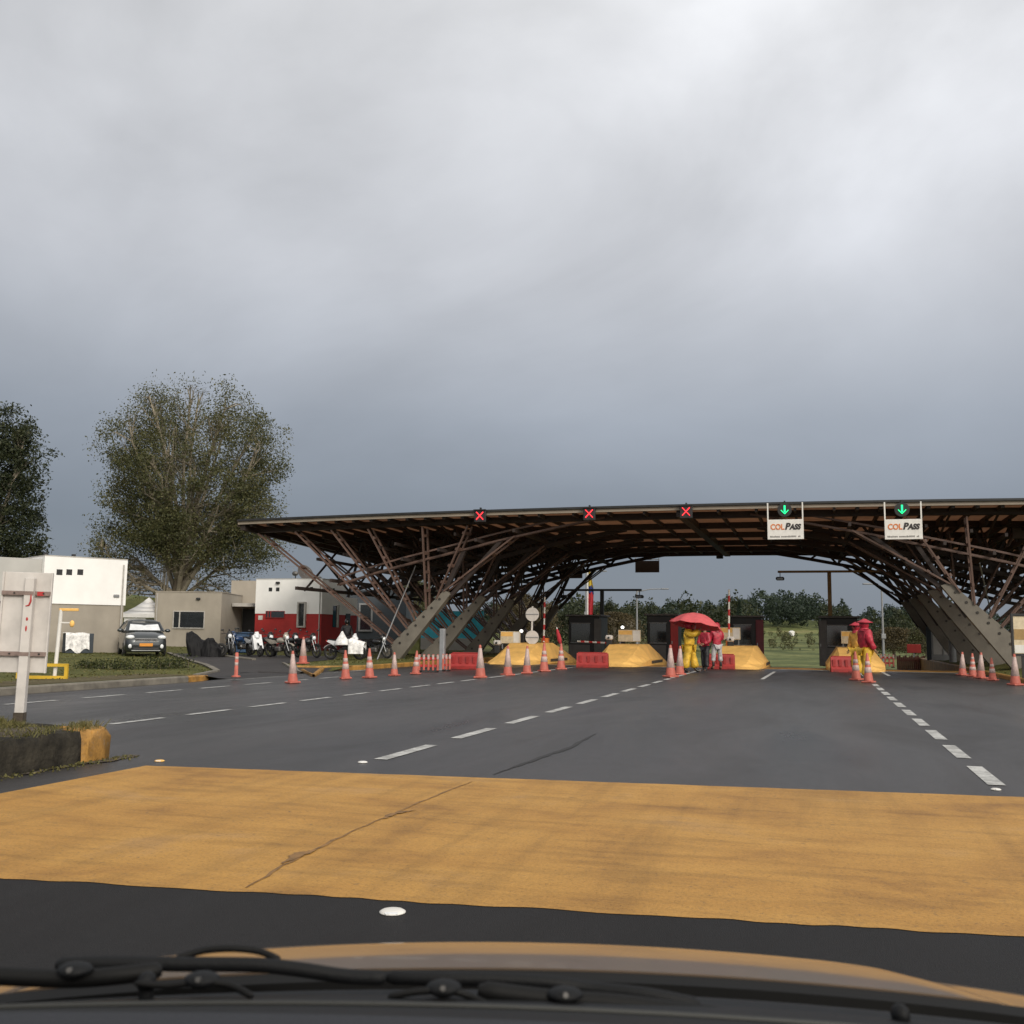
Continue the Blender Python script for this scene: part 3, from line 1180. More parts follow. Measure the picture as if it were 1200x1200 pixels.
def on_drive(x, y):
    for i in range(len(Lp) - 1):
        poly = [Lp[i], Rp[i], Rp[i + 1], Lp[i + 1]]
        c = 0
        for k in range(4):
            a, b = poly[k], poly[(k + 1) % 4]
            if (a.y > y) != (b.y > y) and x < (b.x - a.x) * (y - a.y) / (b.y - a.y + 1e-9) + a.x:
                c += 1
        if c % 2:
            return True
    return False


keep = np.array([not on_drive(a, b) for a, b in zip(px_, py_)])
px_, py_ = px_[keep], py_[keep]
rx_ = RNG.uniform(6.2, 14, 3000)
ryy = RNG.uniform(24, 44, 3000)
zz = np.concatenate([np.array([lot_z(a, b) for a, b in zip(px_, py_)]), np.array([rlot_z(a, b) for a, b in zip(rx_, ryy)])])
px_, py_ = np.concatenate([px_, rx_]), np.concatenate([py_, ryy])
nn_ = len(px_)
an = RNG.uniform(0, 2 * np.pi, nn_)
w_ = RNG.uniform(.012, .035, nn_)
hgt = RNG.uniform(.015, .055, nn_)
lean = RNG.normal(size=(nn_, 2)) * .04
P0 = np.stack([px_ - np.cos(an) * w_, py_ - np.sin(an) * w_, zz - .01], 1)
P1 = np.stack([px_ + np.cos(an) * w_, py_ + np.sin(an) * w_, zz - .01], 1)
P2 = P1 + np.stack([lean[:, 0] - w_ * .5 * np.cos(an), lean[:, 1], hgt], 1)
P3 = P0 + np.stack([lean[:, 0] + w_ * .5 * np.cos(an), lean[:, 1], hgt * .8], 1)
tag(quads_mesh('grass', np.stack([P0, P1, P2, P3], 1), MAT['blade']), kind='stuff')

# ================================================================== TOLL CANOPY
CX, CF, CB = -5.5, 41.2, 64.0


def roof_z(x, y):
    u = (x - CX) / 20.0
    v = (y - CF) / (CB - CF)
    return 6.42 - .20 * u * u + .10 * v - .95 * v * abs(u) ** 2.6


XL, XR = -25.3, 15.6


def left_edge(y):
    return XL + .6 * sm((y - CF) / 20)


canopy = thing('toll_canopy', 'long brown toll plaza canopy on leaning concrete fins with fanned timber struts', 'canopy', (CX, CF, 0))
inv = Matrix.Translation((-CX, -CF, 0))


def cbuild(mb, name, mat, parent=None):
    mb.v = [(a - CX, b - CF, c) for a, b, c in mb.v]
    return mb.build(name, mat, parent or canopy)


rxs = [XL + (XR - XL) * i / 44 for i in range(45)]
rys = [CF + (CB - CF) * i / 12 for i in range(13)]
cbuild(MB().slab(lambda u, v: (u, v, roof_z(u, v)), rxs, rys, .05), 'roof', MAT['panel'])
# dark roofing membrane edge, and pale fascia tucked below it
mem = MB()
fas = MB()
for i in range(44):
    x0, x1 = rxs[i], rxs[i + 1]
    z0, z1 = roof_z(x0, CF), roof_z(x1, CF)
    mem.add([(x0, CF - .22, z0 + .035), (x1, CF - .22, z1 + .035), (x1, CF - .22, z1 + .12), (x0, CF - .22, z0 + .12),
             (x0, CF + .35, z0 + .035), (x1, CF + .35, z1 + .035), (x1, CF + .35, z1 + .12), (x0, CF + .35, z0 + .12)],
            [(0, 1, 2, 3), (7, 6, 5, 4), (3, 2, 6, 7), (4, 5, 1, 0)] + ([(0, 3, 7, 4)] if i == 0 else []) + ([(1, 5, 6, 2)] if i == 43 else []))
    fas.add([(x0, CF - .12, z0 - .11), (x1, CF - .12, z1 - .11), (x1, CF - .12, z1 + .03), (x0, CF - .12, z0 + .03),
             (x0, CF - .02, z0 - .11), (x1, CF - .02, z1 - .11), (x1, CF - .02, z1 + .03), (x0, CF - .02, z0 + .03)],
            [(0, 1, 2, 3), (7, 6, 5, 4), (3, 2, 6, 7), (4, 5, 1, 0)] + ([(0, 3, 7, 4)] if i == 0 else []) + ([(1, 5, 6, 2)] if i == 43 else []))
cbuild(mem, 'roof_edge', MAT['black'])
cbuild(fas, 'fascia', MAT['fascia'])
# left end edge with the curved pale soffit return
ed = MB()
for j in range(12):
    y0, y1 = rys[j], rys[j + 1]
    z0, z1 = roof_z(XL, y0), roof_z(XL, y1)
    ed.add([(XL - .1, y0, z0 - .2), (XL - .1, y1, z1 - .2), (XL - .1, y1, z1 + .09), (XL - .1, y0, z0 + .09),
            (XL - .01, y0, z0 - .2), (XL - .01, y1, z1 - .2), (XL - .01, y1, z1 + .09), (XL - .01, y0, z0 + .09)],
           [(0, 1, 2, 3), (7, 6, 5, 4), (3, 2, 6, 7), (4, 5, 1, 0)])
cbuild(ed, 'end_fascia', MAT['fascia'])
for xe in (XL + .18, XR - .18):
    eb = MB()
    for j in range(12):
        y0, y1 = rys[j] + .02, rys[j + 1] + .02 - (.05 if j == 11 else 0)
        z0, z1 = roof_z(xe, y0) - .056, roof_z(xe, y1) - .056
        eb.add([(xe - .12, y0, z0 - .30), (xe - .12, y1, z1 - .30), (xe - .12, y1, z1), (xe - .12, y0, z0),
                (xe + .12, y0, z0 - .30), (xe + .12, y1, z1 - .30), (xe + .12, y1, z1), (xe + .12, y0, z0)],
               [(0, 1, 2, 3), (7, 6, 5, 4), (3, 2, 6, 7), (4, 5, 1, 0)] + ([(0, 3, 7, 4)] if j == 0 else []) + ([(1, 5, 6, 2)] if j == 11 else []))
    cbuild(eb, 'edge_beam', MAT['darkwood'])
# cross beams along the front-to-back rows
for yb, dep in ((CF + 1.3, .26), (CF + 5.6, .26), (CF + 10.2, .26), (CF + 14.8, .26), (CF + 18.9, .28), (CB - .25, .26)):
    b = MB()
    for i in range(44):
        x0, x1 = rxs[i], rxs[i + 1]
        z0, z1 = roof_z(x0, yb) - .053, roof_z(x1, yb) - .053
        b.add([(x0, yb - .16, z0 - dep), (x1, yb - .16, z1 - dep), (x1, yb - .16, z1), (x0, yb - .16, z0),
               (x0, yb + .16, z0 - dep), (x1, yb + .16, z1 - dep), (x1, yb + .16, z1), (x0, yb + .16, z0)],
              [(0, 1, 2, 3), (7, 6, 5, 4), (3, 2, 6, 7), (4, 5, 1, 0)] + ([(0, 3, 7, 4)] if i == 0 else []) + ([(1, 5, 6, 2)] if i == 43 else []))
    cbuild(b, 'cross_beam', MAT['darkwood'])
# ribs running front to back
xr = XL + .6
while xr < XR:
    big = abs(xr - (CX + .1)) < .7
    outer = abs(xr - CX) > 6.5
    w, dep0 = (.34, .30) if big else ((.13, .30) if outer else (.09, .16))
    b = MB()
    for j in range(12):
        y0, y1 = rys[j] + .02, rys[j + 1] + .02 - (.06 if j == 11 else 0)
        z0, z1 = roof_z(xr, y0) - .058, roof_z(xr, y1) - .058
        dep = (.14 if (outer and j < 2) else dep0)
        b.add([(xr - w / 2, y0, z0 - dep), (xr - w / 2, y1, z1 - dep), (xr - w / 2, y1, z1), (xr - w / 2, y0, z0),
               (xr + w / 2, y0, z0 - dep), (xr + w / 2, y1, z1 - dep), (xr + w / 2, y1, z1), (xr + w / 2, y0, z0)],
              [(0, 1, 2, 3), (7, 6, 5, 4), (3, 2, 6, 7), (4, 5, 1, 0), (0, 3, 7, 4), (1, 5, 6, 2)])
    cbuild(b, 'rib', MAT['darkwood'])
    xr += 1.48 if abs(xr - CX) < 6 else .85

ARCH = [(0.2, 6.3), (3.0, 6.22), (5.0, 5.86), (7.8, 5.3), (9.1, 4.98), (12.7, 4.15), (15.5, 3.35), (17.6, 2.95)]


def arch_z(d):
    for (a, za), (b, zb) in zip(ARCH, ARCH[1:]):
        if d <= b:
            return za + (zb - za) * max(0, (d - a)) / (b - a)
    return ARCH[-1][1]


LINES = [42.4, 47.4, 52.3, 57.2, 62.2]
TIPS = {}
for li, y in enumerate(LINES):
    for side in (-1, 1):
        if side < 0:
            poly = [(-18.98, -.12), (-17.85, -.12), (-15.33, 2.98), (-15.62, 3.16)]
        else:
            poly = [(6.95, .18), (8.35, .18), (4.90, 3.42), (4.56, 3.32)]
        if y > 50:
            poly = [(a, b - (.5 if b < 1 else 0)) for a, b in poly]
        mb = MB().prism(poly, y - .21, y + .21)
        leg = cbuild(mb, 'concrete_fin', MAT['concrete'])
        outer0, outer1 = (poly[0], poly[3]) if side < 0 else (poly[1], poly[2])
        inner0, inner1 = (poly[1], poly[2]) if side < 0 else (poly[0], poly[3])
        for t in (.3, .42, .54, .66, .78, .9):
            px_m = (outer0[0] * (1 - t) + outer1[0] * t) * .62 + (inner0[0] * (1 - t) + inner1[0] * t) * .38
            pz_m = (outer0[1] * (1 - t) + outer1[1] * t) * .62 + (inner0[1] * (1 - t) + inner1[1] * t) * .38
            if y < 53:
                cbuild(MB().cyl((px_m, y - .235, pz_m), (px_m, y - .212, pz_m), .055, n=8), 'bolt', MAT['bolt'], leg)
        # struts fan out of the fin's upper face to the roof; pairs of planks
        fan = [(.30, -19.1), (.40, -17.2), (.50, -15.4), (.61, -13.6), (.76, -11.0), (.90, -8.9), (1.0, -6.0)]
        for t, d in fan:
            d = abs(d)
            p = Vector((outer0[0] * (1 - t) + outer1[0] * t, y, outer0[1] * (1 - t) + outer1[1] * t))
            tx = CX + side * d
            q = Vector((tx, y + (0 if li else -.4), roof_z(tx, y) - .45))
            if t == 1.0:
                q = Vector((CX + side * 6.9, y, arch_z(6.9)))
            st = MB()
            for oy in (-.30, .30):
                st.bar(p + Vector((0, oy * .75, -.05)), q + Vector((0, oy, 0)), .065, .11, (0, 1, 0))
            for kk in (.22, .45, .68, .9):
                m_ = p.lerp(q, kk)
                dirn = (q - p).normalized()
                st.bar(m_ - dirn * .06, m_ + dirn * .06, .62, .08, (0, 0, 1))
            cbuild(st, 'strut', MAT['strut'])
            # shoe plates at the foot
        # inward props from the fin's inner face to the arch
        for t, d in ((.62, 9.4), (.97, 7.7)):
            p = Vector((inner0[0] * (1 - t) + inner1[0] * t, y + .02, inner0[1] * (1 - t) + inner1[1] * t))
            q = Vector((CX + side * d * .985, y + .02, arch_z(d)))
            cbuild(MB().bar(p, q, .16, .2, (0, 1, 0)), 'prop', MAT['darkwood'])
        # arch chord, two parallel timbers, from the tail strut to the crown
        ch = MB()
        prev = None
        for k in range(13):
            d = (15.3 if li == 0 else 16.6) - k * ((15.3 if li == 0 else 16.6) - 3.0) / 12
            p = Vector((CX + side * d, y, arch_z(d)))
            if prev is not None:
                for oy, oz in ((-.12, 0), (.12, 0), (0, .34 * min(1, d / 4))):
                    ch.bar(prev + Vector((0, oy, oz)), p + Vector((0, oy, oz)), .10 if li else .05, .17 if li else .075)
            prev = p
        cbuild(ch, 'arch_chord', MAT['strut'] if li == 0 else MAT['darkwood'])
        # web between chord and roof
        wb = MB()
        k = 0
        d = 17.2
        while d > 5.4 and li != 0:
            p = Vector((CX + side * d, y, arch_z(d)))
            x2 = CX + side * (d - .75)
            q = Vector((x2, y, roof_z(x2, y) - .1))
            wb.bar(p, q, .07, .12)
            x3 = CX + side * (d - 1.5)
            wb.bar(q, (x3, y, arch_z(d - 1.5)), .07, .12)
            mid = (p + q) / 2
            d -= 1.5
        if li:
            cbuild(wb, 'web_lattice', MAT['darkwood'])
# ties running front to back that knit the arches together
for side in (-1, 1):
    for d in (17.0, 15.3, 13.6, 11.9, 10.2, 8.5, 6.8):
        z = arch_z(d)
        x = CX + side * d
        tie = MB()
        tie.bar((x, LINES[0] - .8, z + .17), (x, LINES[-1] + .8, z + .17 - .0), .11, .15)
        for a, b in zip(LINES, LINES[1:]):
            zt = roof_z(x, b) - .2
            tie.bar((x, a, z + .1), (x + side * .35, b, zt), .06, .09)
            tie.bar((x, b, z + .1), (x + side * .35, a, zt), .06, .09)
        cbuild(tie, 'tie', MAT['darkwood'])
    # dense mid level purlins seen as slats against the sky
    for d in (16.2, 14.9, 13.2, 12.4, 11.2, 9.6):
        x = CX + side * d
        z = (arch_z(d) + roof_z(x, 60)) / 2
        cbuild(MB().bar((x, LINES[0] - .4, z), (x, CB - .6, z - .2), .10, .13), 'purlin', MAT['darkwood'])
# ground anchored stay rods beside both front fins
for a, b in ((G(442, 773, .2), AtY(487, 663, 43.6)), (G(1173, 771, .42), AtY(1148, 660, 43.0))):
    b = Vector((b.x, b.y, b.z))
    cbuild(MB().cyl(a, b, .028, n=6), 'stay_rod', MAT['steel'])

# ------------------------------------------------------------------ lane signals on the fascia
def cross_signal(px, py, label):
    p = AtY(px, py, CF - .28)
    t = thing('lane_signal', label, 'lane signal', (p.x, p.y, p.z), 0, 'lane signals along the canopy edge')
    MB().bx(-.25, .25, -.02, .12, -.27, .27, .02).bx(-.27, .27, -.10, -.0, .23, .27).build('housing', MAT['black'], t)
    m = MB()
    for s in (-1, 1):
        m.bar((-.15, -.035, -.16 * s), (.15, -.035, .16 * s), .03, .065, (0, 1, 0))
    o = m.build('cross_lamp', MAT['redled'], t)
    MB().bx(-.03, .03, .02, .15, .26, .36).build('bracket', MAT['black'], t)
    return t


def arrow_signal(px, py, label):
    p = AtY(px, py, CF - .28)
    t = thing('lane_signal', label, 'lane signal', (p.x, p.y, p.z), 0, 'lane signals along the canopy edge')
    MB().cyl((0, -.02, 0), (0, .12, 0), .27, n=24).build('housing', MAT['black'], t)
    m = MB()
    m.bx(-.032, .032, -.05, -.025, -.10, .17)
    for s in (-1, 1):
        m.bar((0, -.037, -.16), (s * .14, -.037, -.01), .025, .065, (0, 1, 0))
    m.build('arrow_lamp', MAT['greenled'], t)
    MB().bx(-.03, .03, .02, .15, .22, .36).build('bracket', MAT['black'], t)
    return t


cross_signal(562.5, 604.5, 'dim red cross lane signal above the leftmost toll lane, nearest the canopy\'s drooping end')
cross_signal(690.5, 602, 'bright red cross lane signal, the middle one of the three red crosses')
cross_signal(804, 599.5, 'bright red cross lane signal nearest the green arrow signals')
arrow_signal(919.5, 597.5, 'green down arrow lane signal above the left white toll sign')
arrow_signal(1057, 597, 'green down arrow lane signal above the right white toll sign')


def text_mesh(body, size, shear, bold, ext, x, y, z, mat, name, parent, sx=1.0):
    cu = bpy.data.curves.new('tmp', 'FONT')
    cu.body = body
    cu.size = size
    cu.shear = shear
    cu.offset = bold
    cu.extrude = ext
    cu.align_x = 'LEFT'
    ob = bpy.data.objects.new('tmp', cu)
    COL.objects.link(ob)
    bpy.context.view_layer.update()
    me = bpy.data.meshes.new_from_object(ob.evaluated_get(bpy.context.evaluated_depsgraph_get()))
    bpy.data.objects.remove(ob)
    bpy.data.curves.remove(cu)
    mrot = Matrix.Translation((x, y, z)) @ Matrix.Rotation(R(90), 4, 'X') @ Matrix.Diagonal((sx, 1, 1, 1))
    me.transform(mrot)
    me.name = name
    me.materials.clear()
    me.materials.append(mat)
    o = bpy.data.objects.new(name, me)
    COL.objects.link(o)
    o.parent = parent
    return o


def pass_sign(px0, px1, label):
    a, b = AtY(px0, 632, CF - .42), AtY(px1, 632, CF - .42)
    w = b.x - a.x
    zb = (a.z + b.z) / 2
    h = w * .57
    t = thing('toll_sign', label, 'hanging sign', ((a.x + b.x) / 2, CF - .42, zb), 0, 'white toll pass signs under the green arrows')
    MB().bx(-w / 2, w / 2, 0, .06, 0, h, .01).build('panel', MAT['whitepaint'], t)
    fr = MB()
    for s in (-1, 1):
        fr.bx(s * (w / 2 - .025) - .025, s * (w / 2 - .025) + .025, .005, .055, h, h + .66)
    fr.build('hanger', MAT['whitepaint'], t)
    k = w / 1.45
    text_mesh('COL', .32 * k, .0, .008, .006, -.60 * k, -.008, h * .50, MAT['letorange'], 'lettering', t, .86)
    text_mesh('P', .37 * k, .25, .016, .006, -.02 * k, -.008, h * .50, MAT['letdark'], 'lettering', t, .95)
    text_mesh('ASS', .30 * k, .25, .016, .006, .175 * k, -.008, h * .50, MAT['letdark'], 'lettering', t, .88)
    # the small line under the name is too small to read: rows of tiny strokes
    sl_ = MB()
    rng = random.Random(5)
    x = -.62 * k
    while x < .60 * k:
        ww = rng.uniform(.022, .045) * k
        if rng.random() > .14:
            sl_.bx(x, x + ww, -.006, .002, h * .10, h * .10 + rng.choice((.055, .07, .07)) * k)
        x += ww + .014 * k
    sl_.build('small_lettering', MAT['lettergrey'], t)
    return t


pass_sign(899.5, 942, 'white hanging toll pass sign, left of two, under the left green arrow')
pass_sign(1037, 1081.5, 'white hanging toll pass sign nearest the right concrete fins')

# backs of the exit signs under the far edge
for px, py, lab in ((758.5, 664, 'brown back of a small hanging sign clear against the sky under the arch'), (669, 671, 'brown back of a hanging sign half hidden behind the left arch chord')):
    p = AtY(px, py, CB + .35)
    t = thing('exit_sign', lab, 'hanging sign', (p.x, p.y, p.z), 0, 'exit signs under the far canopy edge')
    MB().bx(-.76, .76, -.03, .03, -.37, .37, .01).build('panel', MAT['brownback'], t)
    h = MB()
    for s in (-1, 1):
        h.bx(s * .74 - .02, s * .74 + .02, -.02, .02, .37, roof_z(p.x, CB - .2) - p.z)
    h.bx(-.72, .72, -.015, .015, .42, .46)
    h.build('hanger', MAT['whitepaint'], t)
for px, py, lab in ((759.5, 652.5, 'small black box under the far canopy edge above the hanging sign back'), (843.5, 651.5, 'small black box under the far canopy edge at the crown of the arch')):
    p = AtY(px, py, CB + .05)
    t = thing('lane_beacon', lab, 'beacon', (p.x, p.y, p.z), 0, 'black boxes under the far canopy edge')
    MB().bx(-.21, .21, -.1, .1, -.17, .18, .03).build('housing', MAT['black'], t)
    MB().bx(-.04, .04, -.04, .04, .18, max(.25, roof_z(p.x, CB) - .4 - p.z)).build('bracket', MAT['black'], t)
# notice plate under the canopy at right edge
p = AtY(1196, 621, 47.1)
t = thing('roof_plate', 'faint brown plate hung under the canopy near the photo\'s right edge', 'hanging sign', p)
MB().bx(-.32, .32, -.02, .02, -.36, .36, .01).build('panel', MAT['brownback'], t)
MB().bx(-.3, -.26, -.015, .015, .36, roof_z(p.x, 47.1) - p.z - .1).bx(.26, .3, -.015, .015, .36, roof_z(p.x, 47.1) - p.z - .1).build('hanger', MAT['steel'], t)

# ================================================================== PLAZA ISLANDS
ISL = [(-12.65, 'leftmost, nearest the cyan hoarding'), (-8.1, 'second from the left, behind the long red barrier'), (-3.25, 'behind the people under the umbrella'), (1.45, 'rightmost, beside the two people in rain gear')]
for i, (ix, where) in enumerate(ISL):
    t = thing('toll_island', 'raised yellow toll island with sloping nose, ' + where, 'toll island', (ix, 43.6, 0), 0, 'toll islands')
    mb = MB()
    # kerbed platform following the falling lanes
    pts = [43.8, 46, 52, 58, 64, 68]
    for a, b in zip(pts, pts[1:]):
        za, zb = base_z(a) - .02, base_z(b) - .02
        y0, y1 = a - 43.6, b - 43.6
        mb.add([(-.85, y0, za), (.85, y0, za), (.85, y1, zb), (-.85, y1, zb), (-.82, y0, za + .24), (.82, y0, za + .24), (.82, y1, zb + .24), (-.82, y1, zb + .24)],
               [(0, 4, 7, 3), (1, 2, 6, 5), (4, 5, 6, 7)] + ([(0, 1, 5, 4)] if a == pts[0] else []))
    mb.build('platform', MAT['kerb'], t)
    # prow shaped nose block
    st = [(-1.5, .10, .80, .30), (-1.2, .22, 1.0, .50), (-.2, .52, 1.10, .62), (1.0, .88, 1.14, .66), (3.6, .90, 1.14, .68), (6.0, .42, 1.12, .80), (8.6, -.10, 1.0, .80)]
    vs, fs = [], []
    for y, zt, wb, wt in st:
        zb = base_z(43.6 + y) + .0
        zmid = zb + (zt - zb) * .30
        vs += [(-wb, y, zb), (-wb, y, zmid), (-wt, y, zt), (wt, y, zt), (wb, y, zmid), (wb, y, zb)]
    for k in range(len(st) - 1):
        for j in range(5):
            fs.append((k * 6 + j, k * 6 + j + 1, (k + 1) * 6 + j + 1, (k + 1) * 6 + j))
    fs += [tuple(range(6)), tuple(reversed([(len(st) - 1) * 6 + j for j in range(6)]))]
    nb = MB().add(vs, fs)
    nb.build('nose', MAT['nose'], t)
    # dark slot of the drain grille on the flank
    MB().bx(1.145, 1.165, 1.4, 4.6, .08, .2).build('side_slot', MAT['soil'], t)


def put(px, d, z):
    return SP(px, d, z)


# toll booths
def booth(px, y, w, label, door, dside):
    r = ray(px, 745)
    x = r.x / r.y * y
    zb = base_z(y) + .24
    H = 2.45
    t = thing('toll_booth', label, 'toll booth', (x, y, zb), 0, 'toll booths')
    MB().bx(-w / 2, w / 2, 0, 2.4, 0, H, .03).build('body', MAT['booth'], t)
    MB().bx(-w / 2 - .14, w / 2 + .14, -.18, 2.6, H, H + .1, .02).build('roof', MAT['boothpanel'], t)
    win = MB().bx(-w / 2 + .16, w / 2 - .5, -.025, .0, 1.05, 2.05).build('window', MAT['glass'], t)
    f = MB()
    x0, x1 = -w / 2 + .16, w / 2 - .5
    f.bx(x0 - .04, x1 + .04, -.05, -.028, 1.0, 1.05).bx(x0 - .04, x1 + .04, -.05, -.028, 2.05, 2.1)
    f.build('window_frame', MAT['greypaint'], win)
    d = MB().bx(dside * (w / 2 - .06) - .2, dside * (w / 2 - .06) + .2, -.10, -.03, .02, H - .12, .02).build('door', MAT[door], t)
    MB().bx(dside * (w / 2 - .06) - .14, dside * (w / 2 - .06) - .10, -.15, -.10, 1.0, 1.14).build('handle', MAT['steel'], d)
    MB().bx(-w / 2 + .05, w / 2 - .5, -.04, -.002, .04, .92).build('lower_panel', MAT['boothpanel'], t)
    return t


booth(684, 55, 1.7, 'black toll booth with grey sliding panel behind the long red barrier', 'boothpanel', 1)
booth(775, 54, 1.5, 'black toll booth with red door standing left of the red umbrella', 'red', 1)
booth(874, 55, 1.55, 'black toll booth with maroon door right of the umbrella group', 'maroon', 1)
booth(984, 55, 1.75, 'black toll booth behind the rightmost yellow nose', 'boothpanel', -1)


# gantry posts carrying lane cameras
def gantry(px, y, zt, xl, xr, mat, label):
    r = ray(px, 745)
    x = r.x / r.y * y
    zb = base_z(y)
    t = thing('camera_gantry', label, 'gantry post', (x, y, zb), 0, 'camera gantries over the lanes')
    h = zt - zb
    MB().bx(-.10, .10, -.10, .10, 0, h, .015).build('post', mat, t)
    MB().bx(-.2, .2, -.2, .2, 0, .3, .02).build('base', MAT['kerb'], t)
    MB().bx(xl, xr, -.055, .055, h, h + .12, .015).build('crossbar', mat, t)
    for s in (xl + .12, xr - .12):
        MB().bx(s - .02, s + .02, -.02, .02, h - .22, h).build('hanger', MAT['black'], t)
        cm = MB().bx(s - .22, s + .22, -.26, .2, h - .40, h - .22, .05).build('camera_box', MAT['black'], t)
        MB().bx(s - .15, s + .15, -.30, -.262, h - .39, h - .27).build('visor', MAT['glass'], cm)
    return t


gantry(705.5, 57, 3.75, -2.35, 2.25, MAT['black'], 'dark T shaped camera gantry above the black booth with grey panel')
gantry(973.5, 57, 4.72, -2.65, 2.75, MAT['tan'], 'brown T shaped camera gantry above the rightmost booth')


# display boards standing on the islands
def board(px, py, y, w, label):
    p = AtY(px, py, y)
    zb = .80
    t = thing('lane_board', label, 'display board', (p.x, y, zb), 0, 'display boards on the toll islands')
    zc = p.z - zb
    h = .55
    pn = MB().bx(-w / 2, w / 2, 0, .06, zc - h / 2, zc + h / 2, .01).build('panel', MAT['cream'], t)
    MB().bx(-w / 2 + .03, w * .12, -.006, 0, zc + .05, zc + h / 2 - .03).build('orange_stripe', MAT['nose'], pn)
    MB().bx(w * .16, w / 2 - .03, -.006, 0, zc - h / 2 + .04, zc + h / 2 - .03).build('white_area', MAT['whitepaint'], pn)
    f = MB()
    for s in (-1, 1):
        f.bx(s * (w / 2 - .08) - .025, s * (w / 2 - .08) + .025, .061, .11, -.2, zc + h / 2)
    f.build('legs_frame', MAT['greypaint'], t)
    return t


board(598, 747, 45.3, .95, 'cream and white display board on the leftmost yellow island')
board(737.5, 745, 47.8, 1.06, 'cream and white display board on the second island, beside the white globe lamp')
board(855, 742.5, 47.5, .95, 'display board partly hidden behind the people under the umbrella')
board(999.5, 747, 47.2, .98, 'cream display board on the rightmost yellow island, above the amber lamp')


def globe(px, py, y, label):
    p = AtY(px, py, y)
    t = thing('globe_lamp', label, 'lamp', (p.x, y, .5), 0, 'small white lamps on the islands')
    MB().bx(-.14, .14, -.08, .08, 0, p.z - .5 - .09, .02).build('post', MAT['black'], t)
    MB().ell((0, 0, p.z - .5), (.085, .085, .07)).build('lamp_globe', MAT['whiteled'], t)


globe(611, 739.5, 46.8, 'small white lamp on a black post right of the leftmost display board')
globe(729.5, 735, 50.5, 'small white lamp standing behind the second display board')
globe(1026.5, 770, 52, 'small white lamp low beside the orange barrier at the crest')


def attenuator(px, py, y, label, lamp=False):
    p = AtY(px, py, y)
    zb = .42
    t = thing('lane_camera', label, 'lane camera', (p.x, y, zb), 0, 'small lane cameras on the island noses')
    h = p.z - zb
    MB().bx(-.13, .13, -.12, .12, 0, h, .03).build('housing', MAT['black'], t)
    MB().bx(-.16, .16, -.18, .16, h, h + .22, .06).build('hood', MAT['signback'] if not lamp else MAT['greypaint'], t)
    if lamp:
        MB().cyl((0, -.15, h - .22), (0, -.121, h - .22), .10, n=14).build('amber_lamp', MAT['amberled'], t)
    else:
        MB().cyl((0, -.21, h + .1), (0, -.181, h + .1), .05, n=12).build('lens', MAT['glass'], t)


attenuator(583, 756, 44.3, 'small grey lane camera on the sloping front of the leftmost island')
attenuator(714, 750, 45.4, 'small white lane camera at the left end of the second island nose')
attenuator(1000.5, 757, 45.0, 'lane camera with a lit amber lamp on the rightmost island nose', True)
attenuator(856, 752, 45.5, 'small white lane camera right behind the person in pale trousers')


# barrier gates
def stripes_arm(p0, p1, t, n, r=.045):
    a = MB().cyl(p0, p1, r, n=8).build('arm', MAT['whitepaint'], t)
    p0, p1 = Vector(p0), Vector(p1)
    for k in range(n):
        q0, q1 = p0.lerp(p1, (k + .1) / n), p0.lerp(p1, (k + .55) / n)
        MB().cyl(q0, q1, r + .004, n=8).build('red_band', MAT['red'], a)


def gate(px, y, zb, zt, label):
    r = ray(px, 745)
    x = r.x / r.y * y
    t = thing('barrier_gate', label, 'barrier gate', (x, y, zb), 0, 'toll lane barrier gates')
    MB().bx(-.16, .16, -.16, .16, 0, .95, .03).build('cabinet', MAT['orange'], t)
    MB().bx(-.18, .18, -.18, .18, .95, 1.0, .01).build('cabinet_lid', MAT['black'], t)
    stripes_arm((-.02, -.21, .75), (.02, -.21, zt - zb), t, 4)


gate(639, 47.6, .18, 3.05, 'orange barrier gate with raised red and white arm beside the round sign backs')
gate(855, 46.4, .18, 3.35, 'raised red and white barrier arm rising behind the right edge of the umbrella')
r_ = ray(713, 745)
xg = r_.x / r_.y * 49.5
t = thing('barrier_gate', 'barrier gate with its red and white arm lowered in front of the grey panelled booth', 'barrier gate', (xg, 49.5, base_z(49.5) + .2), 0, 'toll lane barrier gates')
MB().bx(-.16, .16, -.16, .16, 0, .95, .03).build('cabinet', MAT['black'], t)
MB().bx(-.18, .18, -.18, .18, .95, 1.0, .01).build('cabinet_lid', MAT['black'], t)
stripes_arm((.1, -.21, .86), (-1.5, -.21, .93), t, 4)


# round sign backs on one post
p0 = AtY(622.5, 768, 44.6)
t = thing('round_sign_pair', 'two round sign backs one above the other on a pale post', 'road sign', (p0.x, 44.6, .7))
z1, z2 = AtY(624, 720, 44.6).z - .7, AtY(624, 747, 44.6).z - .7
MB().cyl((0, 0, 0), (.04, 0, z1 + .36), .045, n=10).build('post', MAT['signback'], t)
for z in (z1, z2):
    s = MB().cyl((.05, -.065, z), (.05, -.045, z), .31, n=28).build('disc', MAT['signback'], t)
    MB().bx(-.24, .34, -.085, -.066, z - .02, z + .02).build('clamp', MAT['greypaint'], s)


